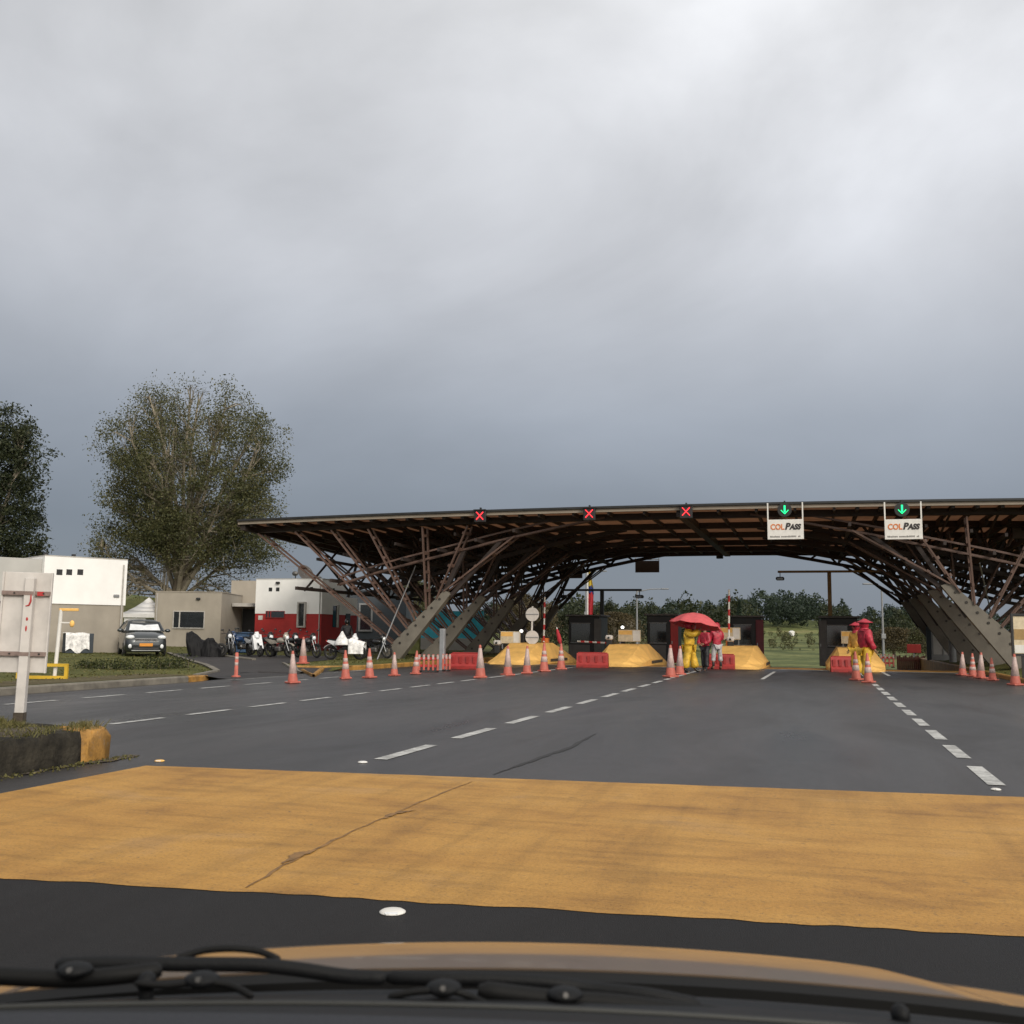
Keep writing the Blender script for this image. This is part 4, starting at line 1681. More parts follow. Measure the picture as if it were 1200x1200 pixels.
# ------------------------------------------------------------------ red water barriers
def water_barrier(px0, px1, d, label):
    a, b = SP(px0, d), SP(px1, d)
    w = (b - a).length
    c = (a + b) / 2
    t = thing('water_barrier', label, 'plastic barrier', (c.x, c.y, base_z(c.y) + .008), YAW * .35, 'red plastic barriers closing lanes')
    prof = [(-.24, 0), (-.24, .12), (-.15, .22), (-.10, .52), (-.08, .56), (.08, .56), (.10, .52), (.15, .22), (.24, .12), (.24, 0)]
    bd = MB().prism(prof, -w / 2, w / 2, 'YZ').build('body', MAT['barrier'], t)
    s = MB()
    n = 4
    for k in range(n):
        x = -w / 2 + w * (k + .5) / n
        s.bx(x - .05, x + .05, -.185, -.12, .2, .47, .01)
    s.build('flute', MAT['barrier'], bd)
    MB().bx(-w / 2 + .04, w / 2 - .04, -.05, .05, .56, .60, .015).build('top_ridge', MAT['barrier'], t)
    f = MB()
    for s_ in (-1, 1):
        f.bx(s_ * (w / 2 - .18) - .1, s_ * (w / 2 - .18) + .1, -.255, -.2405, .0, .06)
    f.build('fork_slot', MAT['barrierdark'], t)
    return t


water_barrier(528, 561, 37.5, 'red plastic barrier left of the leftmost yellow island, beside the slatted barrier')
water_barrier(676, 713, 41, 'longest red plastic barrier in front of the second yellow island')
water_barrier(829, 861, 41, 'red plastic barrier behind the legs of the people under the umbrella')
water_barrier(974, 1002, 39, 'red plastic barrier in front of the rightmost island, left of the two people')


def slat_barrier(px0, px1, d, label, n=5):
    a, b = SP(px0, d), SP(px1, d)
    w = (b - a).length
    c = (a + b) / 2
    t = thing('slatted_barrier', label, 'slatted barrier', (c.x, c.y, .006), YAW * .6, 'slatted pedestrian barriers')
    m = MB()
    for k in range(n):
        x = -w / 2 + w * k / (n - 1)
        m.bx(x - .035, x + .035, -.02, .02, .05, .58, .008)
    m.build('slat_row', MAT['cone'], t)
    MB().bx(-w / 2, w / 2, .021, .05, .16, .24).bx(-w / 2, w / 2, .021, .05, .40, .48).build('rail', MAT['red'], t)
    m = MB()
    for k in range(n):
        x = -w / 2 + w * k / (n - 1)
        m.bx(x - .036, x + .036, -.024, -.0205, .42, .56)
    m.build('white_tip', MAT['conewhite'], t)
    MB().bx(-w / 2, -w / 2 + .06, -.2, .2, 0, .05).bx(w / 2 - .06, w / 2, -.2, .2, 0, .05).build('foot', MAT['black'], t)


slat_barrier(491, 513, 34.5, 'larger slatted orange and white barrier just left of the grey steel post')
slat_barrier(519, 527, 35.5, 'narrow slatted orange barrier just right of the grey steel post', 3)
slat_barrier(1033, 1047, 45.5, 'small orange slatted barrier at the crest right of the two people', 4)
p = SP(518, 36.5, 0)
t = thing('steel_post', 'plain grey steel post rising between the slatted barriers', 'post', (p.x, p.y, 0))
MB().bx(-.09, .09, -.09, .09, 0, 1.45, .015).build('shaft', MAT['steel'], t)
MB().bx(-.16, .16, -.16, .16, 0, .02).build('base_plate', MAT['steel'], t)


# ------------------------------------------------------------------ traffic cones
def make_cone(h, style):
    t = thing('traffic_cone', 'cone', 'traffic cone', (0, 0, 0), 0, 'orange traffic cones')
    k = h / .9
    MB().box((0, 0, .025), (.36 * k, .36 * k, .05), None, .015).build('base', MAT['cone'], t)
    H = h
    prof = [(.155 * k, .045), (.15 * k, .07), (.032 * k, H - .01), (.026 * k, H)]
    b = MB().lathe(prof, n=18).build('body', MAT['cone'], t)

    def band(z0, z1):
        f = lambda z: (.15 + (.032 - .15) * (z - .07) / (H - .08)) * k + .003
        MB().lathe([(f(z0) - .004, z0 - .002), (f(z0), z0), (f(z1), z1), (f(z1) - .004, z1 + .002)], n=18).build('reflective_band', MAT['conewhite'], b)
    if style == 0:
        band(H * .34, H * .52)
        band(H * .60, H * .72)
    elif style == 1:
        band(H * .30, H * .90)
    else:
        band(H * .28, H * .42)
        band(H * .52, H * .64)
        band(H * .74, H * .84)
    return t


protos = {}
CONES = [
    (343, 800.5, 37, 1, 'traffic cone nearest the driveway mouth, in front of the parked motorbikes'),
    (355, 777.5, 31, 1, 'traffic cone standing farther back on the driveway among the motorbikes'),
    (405, 795.5, 33, 0, 'traffic cone in front of the white scooter under the white cloth'),
    (433, 794.5, 34, 0, 'traffic cone just right of the white cloth scooter'),
    (462, 792, 27, 1, 'traffic cone in front of the leftmost leaning concrete fin'),
    (487, 790, 27, 0, 'traffic cone at the left end of the slatted barrier'),
    (563, 794.5, 38, 1, 'tall traffic cone at the right end of the red barrier near the slatted barrier'),
    (595, 791.5, 34, 1, 'pale traffic cone in front of the left half of the leftmost yellow island'),
    (617.5, 789.5, 32, 1, 'traffic cone in front of the round sign backs'),
    (637.5, 787, 33, 0, 'traffic cone in front of the orange barrier gate'),
    (657.5, 784.5, 30, 0, 'traffic cone with a leaning red pole stuck in its top'),
    (786, 793.5, 37, 1, 'faded traffic cone left of two beside the yellow rain suit'),
    (796.5, 790.5, 33, 1, 'faded traffic cone right of two, touching the yellow rain suit legs'),
    (1018, 800, 34, 0, 'traffic cone in front of the legs of the person with red hood'),
    (1003.5, 797, 33, 0, 'traffic cone in front of the person in orange and yellow'),
    (1128, 791.5, 27, 1, 'leftmost of the five traffic cones before the right concrete fins'),
    (1140, 793, 27, 2, 'greyest traffic cone with three white bands, before the right fins'),
    (1149.5, 795, 30, 1, 'middle one of five traffic cones before the right concrete fins'),
    (1163.5, 797.5, 26, 0, 'squat darker traffic cone left of the framed notice board'),
    (1190, 803, 36, 1, 'traffic cone below the framed notice board at the right edge'),
]
for px, py, hp, st, lab in CONES:
    p = G(px, py, .006)
    if px == 355:
        p = G(px, py, .18)
        p.z = lot_z(p.x, p.y) + .016
    d = p.dot(FWD)
    h = hp * d / F
    if st not in protos:
        protos[st] = make_cone(.9, st)
        c = protos[st]
        c.location = p
    else:
        c = dup(protos[st], lab, p, random.uniform(0, 1.5))
    c['label'] = lab
    c.rotation_euler = Euler((R(random.uniform(-2.2, 2.2)), R(random.uniform(-2.2, 2.2)), random.uniform(0, 1.5)), 'XYZ')
    c.scale = (h / .9 * (.95 if hp > 30 else 1.0),) * 2 + (h / .9,)
# rolled red flag pole leaning out of one cone
p = G(657.5, 784.5, .006)
d = p.dot(FWD)
a, b = AtD(659, 765, d), AtD(652.3, 735, d)
t = thing('flag_pole', 'thin leaning pole wrapped in red cloth, stuck in a cone', 'pole', a)
MB().tube([(0, 0, 0), (b - a)], [.03, .018], 8).build('pole', MAT['whitepaint'], t)
q = (b - a)
MB().tube([q * .35, q * .5, q * .7, q * .93], [.045, .085, .075, .03], 8).build('flag_cloth', MAT['flagr'], t)

# ------------------------------------------------------------------ lamps, flag
def street_lamp(px, d, ytop, arm, label):
    b = SP(px, d, 0)
    zb = ground_z(b.x, b.y)
    zt = AtD(px, ytop, d).z
    t = thing('street_lamp', label, 'street lamp', (b.x, b.y, zb), YAW, 'street lamps beyond the toll')
    h = zt - zb
    MB().tube([(0, 0, 0), (0, 0, h * .5), (0, 0, h)], [.11, .085, .055], 8).build('pole', MAT['greypaint'], t)
    MB().tube([(0, 0, h - .1), (arm * .5, 0, h + .12), (arm, 0, h + .15)], [.05, .04, .035], 8).build('arm', MAT['greypaint'], t)
    MB().bx(arm - .25, arm + .35, -.12, .12, h + .1, h + .2, .03).build('lamp_head', MAT['greypaint'], t)
    MB().bx(-.16, .16, -.16, -.1, h * .42, h * .42 + .35, .03).build('service_box', MAT['greypaint'], t)


street_lamp(746.5, 82, 692, 2.2, 'grey street lamp seen between the gantry post and the umbrella')
street_lamp(1035.5, 74, 687, -1.1, 'grey street lamp with short arm, right of the brown gantry')
street_lamp(686.5, 96, 671, 1.6, 'far thin street lamp right behind the flag pole')
b = SP(688.5, 78, 0)
zb = ground_z(b.x, b.y)
t = thing('flag', 'limp yellow, blue and red flag hanging along its white pole', 'flag', (b.x, b.y, zb), YAW)
zt = AtD(688.5, 664, 78).z - zb
MB().tube([(0, 0, 0), (0, 0, zt)], [.06, .045], 8).build('pole', MAT['whitepaint'], t)
zA, zB, zC, zD = (AtD(688.5, y, 78).z - zb for y in (668, 686, 694, 728))


def drape(z0, z1, w0, w1, name, mat):
    def fn(u, v):
        z = z0 + (z1 - z0) * v
        w = w0 + (w1 - w0) * v
        return (.06 + u * w, .08 * math.sin(u * 9 + v * 2) + .02, z - .15 * u * v)
    MB().slab(fn, [i / 10 for i in range(11)], [i / 6 for i in range(7)], .02).build(name, mat, t)


drape(zA, zB, .12, .36, 'yellow_cloth', MAT['flagy'])
drape(zB, zC, .36, .40, 'blue_cloth', MAT['flagb'])
drape(zC, zD, .40, .30, 'red_cloth', MAT['flagr'])

# ================================================================== PEOPLE
from mathutils import noise as mnoise


def skin_mesh(J, E, roots, sub=1):
    """J name->(pos, (rx, ry)); E edges by name"""
    names = list(J)
    idx = {n: i for i, n in enumerate(names)}
    me = bpy.data.meshes.new('tmp')
    me.from_pydata([J[n][0] for n in names], [(idx[a], idx[b]) for a, b in E], [])
    ob = bpy.data.objects.new('tmp', me)
    COL.objects.link(ob)
    sk = ob.modifiers.new('s', 'SKIN')
    sk.use_smooth_shade = True
    for i, n in enumerate(names):
        r = J[n][1]
        me.skin_vertices[0].data[i].radius = r if isinstance(r, tuple) else (r, r)
        me.skin_vertices[0].data[i].use_root = n in roots
    ss = ob.modifiers.new('d', 'SUBSURF')
    ss.levels = ss.render_levels = sub
    bpy.context.view_layer.update()
    out = bpy.data.meshes.new_from_object(ob.evaluated_get(bpy.context.evaluated_depsgraph_get()))
    bpy.data.objects.remove(ob)
    bpy.data.meshes.remove(me)
    out.polygons.foreach_set('use_smooth', [True] * len(out.polygons))
    return out


def link_mesh(me, name, mat, parent):
    if name in ('jacket', 'trousers', 'vest'):
        for v in me.vertices:          # creases of loose rainwear
            p = v.co
            a = mnoise.noise(Vector((p.x * 9, p.y * 9, p.z * 5 + len(name)))) + .6 * mnoise.noise(Vector((p.x * 21, p.y * 21, p.z * 14)))
            v.co = p + v.normal * (.020 * a)
    me.name = name
    me.materials.clear()
    me.materials.append(mat)
    o = bpy.data.objects.new(name, me)
    COL.objects.link(o)
    o.parent = parent
    return o


def merge_into(me, mb):
    bm = bmesh.new()
    bm.from_mesh(me)
    vs = [bm.verts.new(v) for v in mb.v]
    for f in mb.f:
        try:
            fc = bm.faces.new([vs[i] for i in f])
            fc.smooth = True
        except ValueError:
            pass
    bm.to_mesh(me)
    bm.free()


def person(label, loc, rz, h, top, legs, boots, headgear, arms, stride=(.10, .10, 0, 0), bulk=1.0, long_coat=0.0, lean=0.0, legw=1.0, vest=None):
    """local frame: faces -Y. arms: [(elbow, wrist)] left then right, stride: half spread L, R, forward L, R"""
    t = thing('person', label, 'person', loc, rz)
    k = h / 1.72
    V3 = lambda x, y, z: Vector((x * k, (y - lean * max(0, z - .9)) * k, z * k))
    hipz = .90
    J, E = {}, []

    def j(n, x, y, z, r):
        J[n] = (V3(x, y, z), (r[0] * k, r[1] * k) if isinstance(r, tuple) else (r * k, r * k))
    j('pel', 0, 0, .93, (.13, .10))
    j('spi', 0, 0, 1.12, (.125, .09))
    j('che', 0, 0, 1.32, (.15, .10))
    j('nek', 0, 0, 1.47, .055)
    j('hd0', 0, -.01, 1.545, (.062, .075))
    j('hd1', 0, -.012, 1.62, (.078, .095))
    j('hd2', 0, -.005, 1.70, (.055, .065))
    E += [('pel', 'spi'), ('spi', 'che'), ('che', 'nek'), ('nek', 'hd0'), ('hd0', 'hd1'), ('hd1', 'hd2')]
    A = {}
    for s, nm, (el, wr) in ((1, 'L', arms[0]), (-1, 'R', arms[1])):
        j('sh' + nm, s * .17, 0, 1.40, .058)
        j('el' + nm, *el, .045)
        j('wr' + nm, *wr, .030)
        E += [('che', 'sh' + nm), ('sh' + nm, 'el' + nm), ('el' + nm, 'wr' + nm)]
        e_, w_ = Vector(el), Vector(wr)
        dr = (w_ - e_).normalized()
        pm = w_ + dr * .07
        j('pa' + nm, *pm, (.036, .022))
        E += [('wr' + nm, 'pa' + nm)]
        side = dr.cross(Vector((0, 1, 0)))
        side = side.normalized() if side.length > .1 else Vector((1, 0, 0))
        curl = dr.cross(side)
        for q, (o, ln) in enumerate(((-.030, .065), (-.010, .078), (.010, .072), (.029, .055))):
            j(f'f{nm}{q}a', *(pm + side * o + dr * .01), .0095)
            j(f'f{nm}{q}b', *(pm + side * o * 1.1 + dr * (.01 + ln * .55) + curl * .008), .009)
            j(f'f{nm}{q}c', *(pm + side * o * 1.1 + dr * (.01 + ln * .85) + curl * .03), .0075)
            E += [(f'f{nm}{q}a', f'f{nm}{q}b'), (f'f{nm}{q}b', f'f{nm}{q}c')]
        j(f't{nm}a', *(w_ + dr * .03 - side * .02), .011)
        j(f't{nm}b', *(w_ + dr * .065 - side * .052 + curl * .012), .010)
        j(f't{nm}c', *(w_ + dr * .095 - side * .055 + curl * .03), .008)
        E += [(f't{nm}a', f't{nm}b'), (f't{nm}b', f't{nm}c')]
    LG = {}
    for s, nm, sp, fw in ((1, 'L', stride[0], stride[2]), (-1, 'R', stride[1], stride[3])):
        j('hi' + nm, s * .085, 0, .88, .085)
        j('kn' + nm, s * (.05 + sp * .6), -fw * .55 - .02, .49, .058)
        j('an' + nm, s * sp, -fw, .09, .042)
        j('to' + nm, s * (sp + .03), -fw - .15, .035, (.042, .028))
        E += [('pel', 'hi' + nm), ('hi' + nm, 'kn' + nm), ('kn' + nm, 'an' + nm), ('an' + nm, 'to' + nm)]
    roots = ['pel'] + [n for n in J if n[0] in 'ft' and n.endswith('a') and n[1] in 'LR']
    body = skin_mesh(J, E, roots, 1)
    fc = MB()
    hd = J['hd1'][0]
    fc.ell(hd + Vector((0, -.098 * k, -.012 * k)), (.014 * k, .022 * k, .024 * k), 8, 6)
    for s in (-1, 1):
        fc.ell(hd + Vector((s * .085 * k, .012 * k, -.005 * k)), (.012 * k, .022 * k, .034 * k), 8, 6)
    fc.ell(hd + Vector((0, -.083 * k, -.062 * k)), (.026 * k, .012 * k, .009 * k), 8, 6)
    merge_into(body, fc)
    bo = link_mesh(body, 'body', MAT['skin'], t)
    ey = MB()
    for s in (-1, 1):
        ey.ell(hd + Vector((s * .033 * k, -.088 * k, .022 * k)), (.014 * k, .009 * k, .009 * k), 8, 6)
    ey.build('eyes', MAT['hair'], bo)
    hr = MB()
    hr.ell(hd + Vector((0, .018 * k, .035 * k)), (.098 * k, .105 * k, .095 * k), 14, 8)
    hr.build('hair', MAT['hair'], bo)

    def sub(names, grow, edges, extra=None, roots=('pel',), ends=None):
        D = {}
        for n in names:
            p, r = J[n]
            D[n] = (p.copy(), (r[0] + grow * k, r[1] + grow * k))
        if ends:
            for n, m in ends.items():
                D[n] = (m[0], m[1])
        return D, [e for e in edges if e[0] in D and e[1] in D]
    g = .028 * bulk
    D, Es = sub(['pel', 'spi', 'che', 'shL', 'shR', 'elL', 'elR', 'wrL', 'wrR'], g, E)
    D['pel'] = (V3(0, 0, .86 - long_coat * .5), ((.165 + .02 * bulk) * k, (.13 + .02 * bulk) * k))
    D['col'] = (V3(0, 0, 1.475), (.075 * k, .075 * k))
    Es.append(('che', 'col'))
    jk = link_mesh(skin_mesh(D, Es, ['pel'], 2), 'jacket', top, t)
    if vest:
        D2, E2 = sub(['spi', 'che', 'pel'], g + .012, E)
        link_mesh(skin_mesh(D2, E2, ['spi'], 2), 'vest', vest, t)
    D, Es = sub(['pel', 'hiL', 'hiR', 'knL', 'knR'], .026 * legw, E)
    for nm in 'LR':
        a = J['an' + nm][0]
        kz = J['kn' + nm][0]
        D['cu' + nm] = (a.lerp(kz, .12 if boots != 'tall' else .55), ((.062 * legw + .012) * k,) * 2)
        Es.append(('kn' + nm, 'cu' + nm))
    link_mesh(skin_mesh(D, Es, ['pel'], 2), 'trousers', legs, t)
    for nm in 'LR':
        a, to, kn = J['an' + nm][0], J['to' + nm][0], J['kn' + nm][0]
        D = {'a': (a.lerp(kn, .25 if boots != 'tall' else .62), (.058 * k, .058 * k)), 'b': (a, (.056 * k, .058 * k)), 'c': (Vector((to.x, to.y, .045)), (.052 * k, .04 * k))}
        link_mesh(skin_mesh(D, [('a', 'b'), ('b', 'c')], ['b'], 1), 'boot', MAT['boot'], t)
    if headgear == 'hood' or headgear == 'brim':
        m = MB()
        c = hd + Vector((0, .012 * k, .012 * k))
        m.ell(c, (.125 * k, .135 * k, .15 * k), 16, 10, None, lambda p: Vector((p.x, p.y if p.y > -.07 * k else -.07 * k + (p.y + .07 * k) * .25, p.z)))
        m.tube([hd + Vector((0, .02 * k, -.10 * k)), hd + Vector((0, .02 * k, -.19 * k))], [.105 * k, .135 * k], 14)
        hd_o = m.build('hood', top if headgear == 'hood' else MAT['redjacket'], t)
        if headgear == 'brim':
            MB().lathe([(.11 * k, .065 * k), (.20 * k, .04 * k), (.215 * k, .03 * k), (.20 * k, .052 * k), (.09 * k, .11 * k)], c, 18).build('hat_brim', MAT['redjacket'], hd_o)
    elif headgear == 'redcap':
        m = MB()
        m.ell(hd + Vector((0, .005 * k, .055 * k)), (.105 * k, .115 * k, .085 * k), 14, 8)
        m.ell(hd + Vector((0, -.13 * k, .045 * k)), (.075 * k, .075 * k, .010 * k), 12, 6)
        m.build('cap', MAT['redjacket'], t)
    elif headgear == 'helmet':
        m = MB()
        m.ell(hd + Vector((0, .0, .02 * k)), (.125 * k, .14 * k, .14 * k), 14, 9)
        hm = m.build('helmet', MAT['bikeblack'], t)
        MB().ell(hd + Vector((0, -.045 * k, .015 * k)), (.105 * k, .105 * k, .055 * k), 12, 7).build('visor', MAT['glass'], hm)
    return t


hang = [((.245, .02, 1.13), (.25, -.06, .89)), ((-.245, .02, 1.13), (-.25, -.06, .89))]
p1 = G(808, 788.5, .006)
p1.z = .008
FR = math.atan2(RIGHT.y, RIGHT.x) + math.pi / 2           # faces picture right
person('person in a baggy yellow rain suit holding up the red umbrella', p1, FR - .35, 1.74, MAT['yellowsuit'], MAT['yellowsuit'], 'low', 'brim',
       [((.26, -.16, 1.30), (.10, -.30, 1.50)), ((-.27, -.14, 1.27), (-.06, -.28, 1.46))], (.17, .15, .14, -.12), 2.6, .10, .0, 2.1).scale = (1.22, 1.15, 1.0)
p2 = G(826.5, 786.5, .006)
p2.z = .008
person('person in red jacket and dark trousers between the yellow suit and pale trousers', p2, FR + math.pi + .7, 1.66, MAT['redjacket'], MAT['darkcloth'], 'low', 'hair',
       [((.25, -.05, 1.13), (.12, -.22, 1.03)), ((-.25, -.05, 1.13), (-.12, -.22, 1.03))], (.09, .09, .03, -.03), 1.5, 0, 0, 1.2)
p3 = G(840.5, 785, .006)
p3.z = .008
person('person in red jacket, pale trousers and tall dark boots at the umbrella\'s right edge', p3, YAW + math.pi + .2, 1.76, MAT['redjacket'], MAT['whitecloth'], 'tall', 'hood',
       [((.25, -.08, 1.16), (.13, -.25, 1.12)), ((-.25, -.08, 1.16), (-.13, -.25, 1.12))], (.15, .15, 0, 0), 1.6, 0, 0, 1.25)
p4 = G(1015, 798.5, .006)
p4.z = .008
person('person in hooded red rain jacket and yellow trousers facing right behind a cone', p4, FR + .2, 1.80, MAT['redjacket'], MAT['yellowsuit'], 'low', 'brim',
       [((.24, -.02, 1.12), (.23, -.14, .90)), ((-.24, .0, 1.12), (-.24, -.12, .90))], (.11, .11, .10, -.10), 1.7, 0, 0, 1.6).scale = (1.12, 1.12, 1.0)
p5 = G(1004.5, 794.5, .006)
p5.z = .008
person('person in orange and yellow rain wear half hidden behind the red hooded person', p5, FR + math.pi + .5, 1.74, MAT['orangevest'], MAT['yellowsuit'], 'low', 'brim',
       hang, (.10, .10, .04, -.04), 1.5, 0, 0, 1.4)

# red umbrella over the group
dU = p1.dot(FWD) - .05
uc = AtD(815, 733, dU)
ut = AtD(808, 716.5, dU)
tilt = Matrix.Rotation(-R(0), 3, 'Y')
t = thing('umbrella', 'large salmon red umbrella tilted over the three people', 'umbrella', (uc.x, uc.y, uc.z), YAW)
t.rotation_euler = Euler((R(-6), R(9), YAW), 'XYZ')
RU, HU, NP = .94, .44, 8
vs, fs = [], []
for i in range(9):
    f = i / 8
    for kk in range(NP * 4):
        a = 2 * math.pi * kk / (NP * 4)
        ph = (kk % 4) / 4
        sc = 1 - .10 * math.sin(math.pi * ph) * f ** 2
        r = RU * f * sc
        z = HU * (1 - f ** 2.1) - .03 * math.sin(math.pi * ph) * f
        vs.append((r * math.cos(a), r * math.sin(a), z))
m = NP * 4
for i in range(8):
    for kk in range(m):
        k2 = (kk + 1) % m
        if i == 0:
            fs.append((0, m + kk, m + k2))
        else:
            fs.append((i * m + kk, (i + 1) * m + kk, (i + 1) * m + k2, i * m + k2))
off = len(vs)
vs2 = [(x * .995, y * .995, z - .006) for x, y, z in vs]
mbU = MB().add(vs, fs, True).add(vs2, [tuple(reversed(f)) for f in fs], True)
mbU.build('canopy', MAT['umbrella'], t)
MB().cyl((0, 0, HU + .08), (0, 0, -.72), .011, n=8).build('shaft', MAT['steel'], t)
rb = MB()
for kk in range(NP):
    a = 2 * math.pi * kk / NP
    pts = [(RU * f * math.cos(a) * .99, RU * f * math.sin(a) * .99, HU * (1 - f ** 2.1) - .012) for f in (.05, .3, .55, .8, 1.0)]
    rb.tube(pts, .005, 5)
rb.build('rib_set', MAT['steel'], t)
MB().tube([(0, 0, -.70), (0, 0, -.80), (.03, 0, -.84), (.06, 0, -.81)], .016, 8).build('handle', MAT['black'], t)

# ================================================================== LEFT SIDE BUILDINGS
def hit(px, c, dvec):
    """distance along the wall from corner c in direction dvec where picture column px meets it"""
    r = ray(px, 745)
    # c + t*d = s*r (horizontal)
    det = dvec.x * (-r.y) - (-r.x) * dvec.y
    return ((-c.x) * (-r.y) - (-r.x) * (-c.y)) / det


def zat(px, py, p):
    """height of picture point (px,py) when it lies above ground point p"""
    return AtD(px, py, p.dot(FWD)).z


def win_slot(name, x0, x1, z0, z1, y, parent, mullion=None, frame=.04, dep=.06, fm='frame'):
    """dark recessed pane with frame, on a wall whose face is at local y (outside is -y)"""
    w = MB().bx(x0, x1, y - .012, y + .05, z0, z1).build(name, MAT['glass'], parent)
    f = MB()
    f.bx(x0 - frame, x0, y - dep, y + .03, z0 - frame, z1 + frame)
    f.bx(x1, x1 + frame, y - dep, y + .03, z0 - frame, z1 + frame)
    f.bx(x0, x1, y - dep, y + .03, z1, z1 + frame)
    f.bx(x0, x1, y - dep - .02, y + .03, z0 - frame, z0)
    if mullion:
        for mx_ in mullion:
            f.bx(mx_ - .03, mx_ + .03, y - dep + .01, y - .014, z0, z1)
    f.build('window_frame', MAT[fm], w)
    return w


def hole(x, z, s, y, parent, rot=False):
    MB().bx(x - s / 2, x + s / 2, y - .008, y + .05, z - s / 2, z + s / 2).build('vent_opening', MAT['black'], parent)


# --- white and beige block at far left
fd = cam_dir(.75, .66).normalized()
cA = SP(45, 43, 0)
tA = hit(143, cA, fd)
zA0 = lot_z(cA.x, cA.y) - .05
A = thing('service_building', 'white and beige flat roofed block with three small square openings, left of the grey car', 'building', (cA.x, cA.y, zA0), math.atan2(fd.y, fd.x))
zt = zat(45, 651.5, cA) - zA0
zs = zat(45, 707, cA) - zA0
DA = 6.0
MB().bx(0, tA, 0, DA, 0, zs).build('lower_wall', MAT['walltan'], A)
MB().bx(-.02, tA + .05, -.05, DA, zs + .003, zt).build('upper_wall', MAT['wallwhite'], A)
MB().bx(-.025, tA + .055, -.055, DA + .005, zt + .002, zt + .05).build('roof_coping', MAT['frame'], A)
# its left flank, a lower annex in grey over brown
MB().bx(-3.6, -.03, .25, DA - .4, zs + .06, zt - .12).build('annex_upper_wall', MAT['wallgrey'], A)
MB().bx(-3.58, -.03, .27, DA - .4, 0, zs + .057).build('annex_lower_wall', MAT['wallbrown'], A)
MB().bx(-1.0, -.12, .22, .30, .0, 2.0).build('door', MAT['wallslate'], A)
for px in (64.5, 76, 89):
    tt = hit(px, cA, fd)
    p = cA + fd * tt
    hole(tt, zat(px, 670.5, p) - zA0, .24, -.05, A)
for px in (45, 82):
    tt = hit(px, cA, fd)
    MB().bx(max(.05, tt), max(.05, tt) + .14, .3, .44, zt + .05, zt + .17).build('roof_vent', MAT['black'], A)

MB().cyl((tA - .12, -.09, 0), (tA - .12, -.09, zt - .2), .035, n=8).build('downpipe', MAT['frame'], A)
MB().bx(tA - .5, tA - .25, -.12, -.052, zs + .35, zs + .47, .02).build('wall_lamp', MAT['greypaint'], A)
# --- grey beige block with porch
fB = cam_dir(1, .04).normalized()
cB = SP(257, 58, 0)
wB = 58 * (257 - 180.5) / 1200
oB = cB - fB * wB
zB0 = lot_z(cB.x, cB.y) - .06
B = thing('office_block', 'low grey beige block with a wide dark window, between the tent and the red building', 'building', (oB.x, oB.y, zB0), math.atan2(fB.y, fB.x))
hB = zat(257, 694.5, cB) - zB0
MB().bx(0, wB, 0, 5.2, 0, hB).build('wall', MAT['walltan'], B)
MB().bx(-.03, wB + .03, -.03, 5.23, hB + .002, hB + .05).build('roof_coping', MAT['walltan'], B)
x0, x1 = wB - 58 * (257 - 203) / 1200, wB - 58 * (257 - 237.5) / 1200
win_slot('window', x0, x1, zat(220, 735.5, cB) - zB0, zat(220, 717, cB) - zB0, -.0, B, [x0 + .32], .05)
MB().cyl((.12, -.05, 0), (.12, -.05, hB - .1), .035, n=8).build('downpipe', MAT['frame'], B)
MB().bx(wB * .62, wB * .62 + .22, -.14, -.003, hB - .42, hB - .3, .02).build('wall_lamp', MAT['black'], B)
# raised block behind with entrance recess and slab canopy
x2 = wB + .55
MB().bx(wB - .72, wB + 1.2, 5.3, 9.0, 0, zat(285, 681, SP(285, 64, 0)) - zB0).build('rear_wall', MAT['walltan'], B)
MB().bx(wB + .05, wB + 1.25, 2.4, 5.28, zat(285, 711, SP(285, 61, 0)) - zB0, zat(285, 707, SP(285, 61, 0)) - zB0).build('porch_slab', MAT['frame'], B)
MB().bx(wB + .06, wB + .95, 5.22, 5.298, 0, 2.35).build('door', MAT['black'], B)

# --- white over red building
r1 = -Vector((1, 0, 0))
cC = SP(375, 58, 0)
wC = hit(298, cC, Vector((-1, 0, 0)))
dC = hit(403.5, cC, Vector((0, 1, 0)))
dC2 = hit(418, cC, Vector((0, 1, 0)))
zC0 = lot_z(cC.x, cC.y) - .1
C_ = thing('police_post', 'small flat roofed building painted white above and red below, with a roof dish', 'building', (cC.x - wC, cC.y, zC0), 0)
hC = zat(375, 678.5, cC) - zC0
sC = zat(375, 719.5, cC) - zC0
MB().bx(0, wC, 0, dC, 0, sC).build('lower_wall', MAT['wallred'], C_)
MB().bx(-.01, wC + .012, -.012, dC + .01, sC + .003, hC).build('upper_wall', MAT['wallwhite'], C_)
MB().bx(-.02, wC + .03, -.03, dC + .02, hC + .002, hC + .04).build('roof_coping', MAT['wallgrey'], C_)
h2 = zat(410, 700, cC + Vector((0, dC, 0))) - zC0
MB().bx(wC - 3.0, wC - .02, dC + .012, dC2, 0, sC).build('annex_lower_wall', MAT['wallred'], C_)
MB().bx(wC - 3.0, wC - .01, dC + .013, dC2 + .01, sC + .003, h2).build('annex_upper_wall', MAT['wallwhite'], C_)
fx = lambda px: wC - hit(px, cC, Vector((-1, 0, 0)))
z_ = lambda px, py: zat(px, py, cC) - zC0
win_slot('window', fx(311), fx(332.5), z_(320, 723.5), z_(320, 716), -.012, C_, [fx(313.5), fx(316.5)], .02, .03, 'wallred')
win_slot('window', fx(350), fx(356.5), z_(353, 733.5), z_(353, 707), -.012, C_, None, .09, .14)
MB().bx(fx(302), fx(307), -.02, -.0005, z_(303, 726), z_(303, 721)).build('meter_box', MAT['whitepaint'], C_)
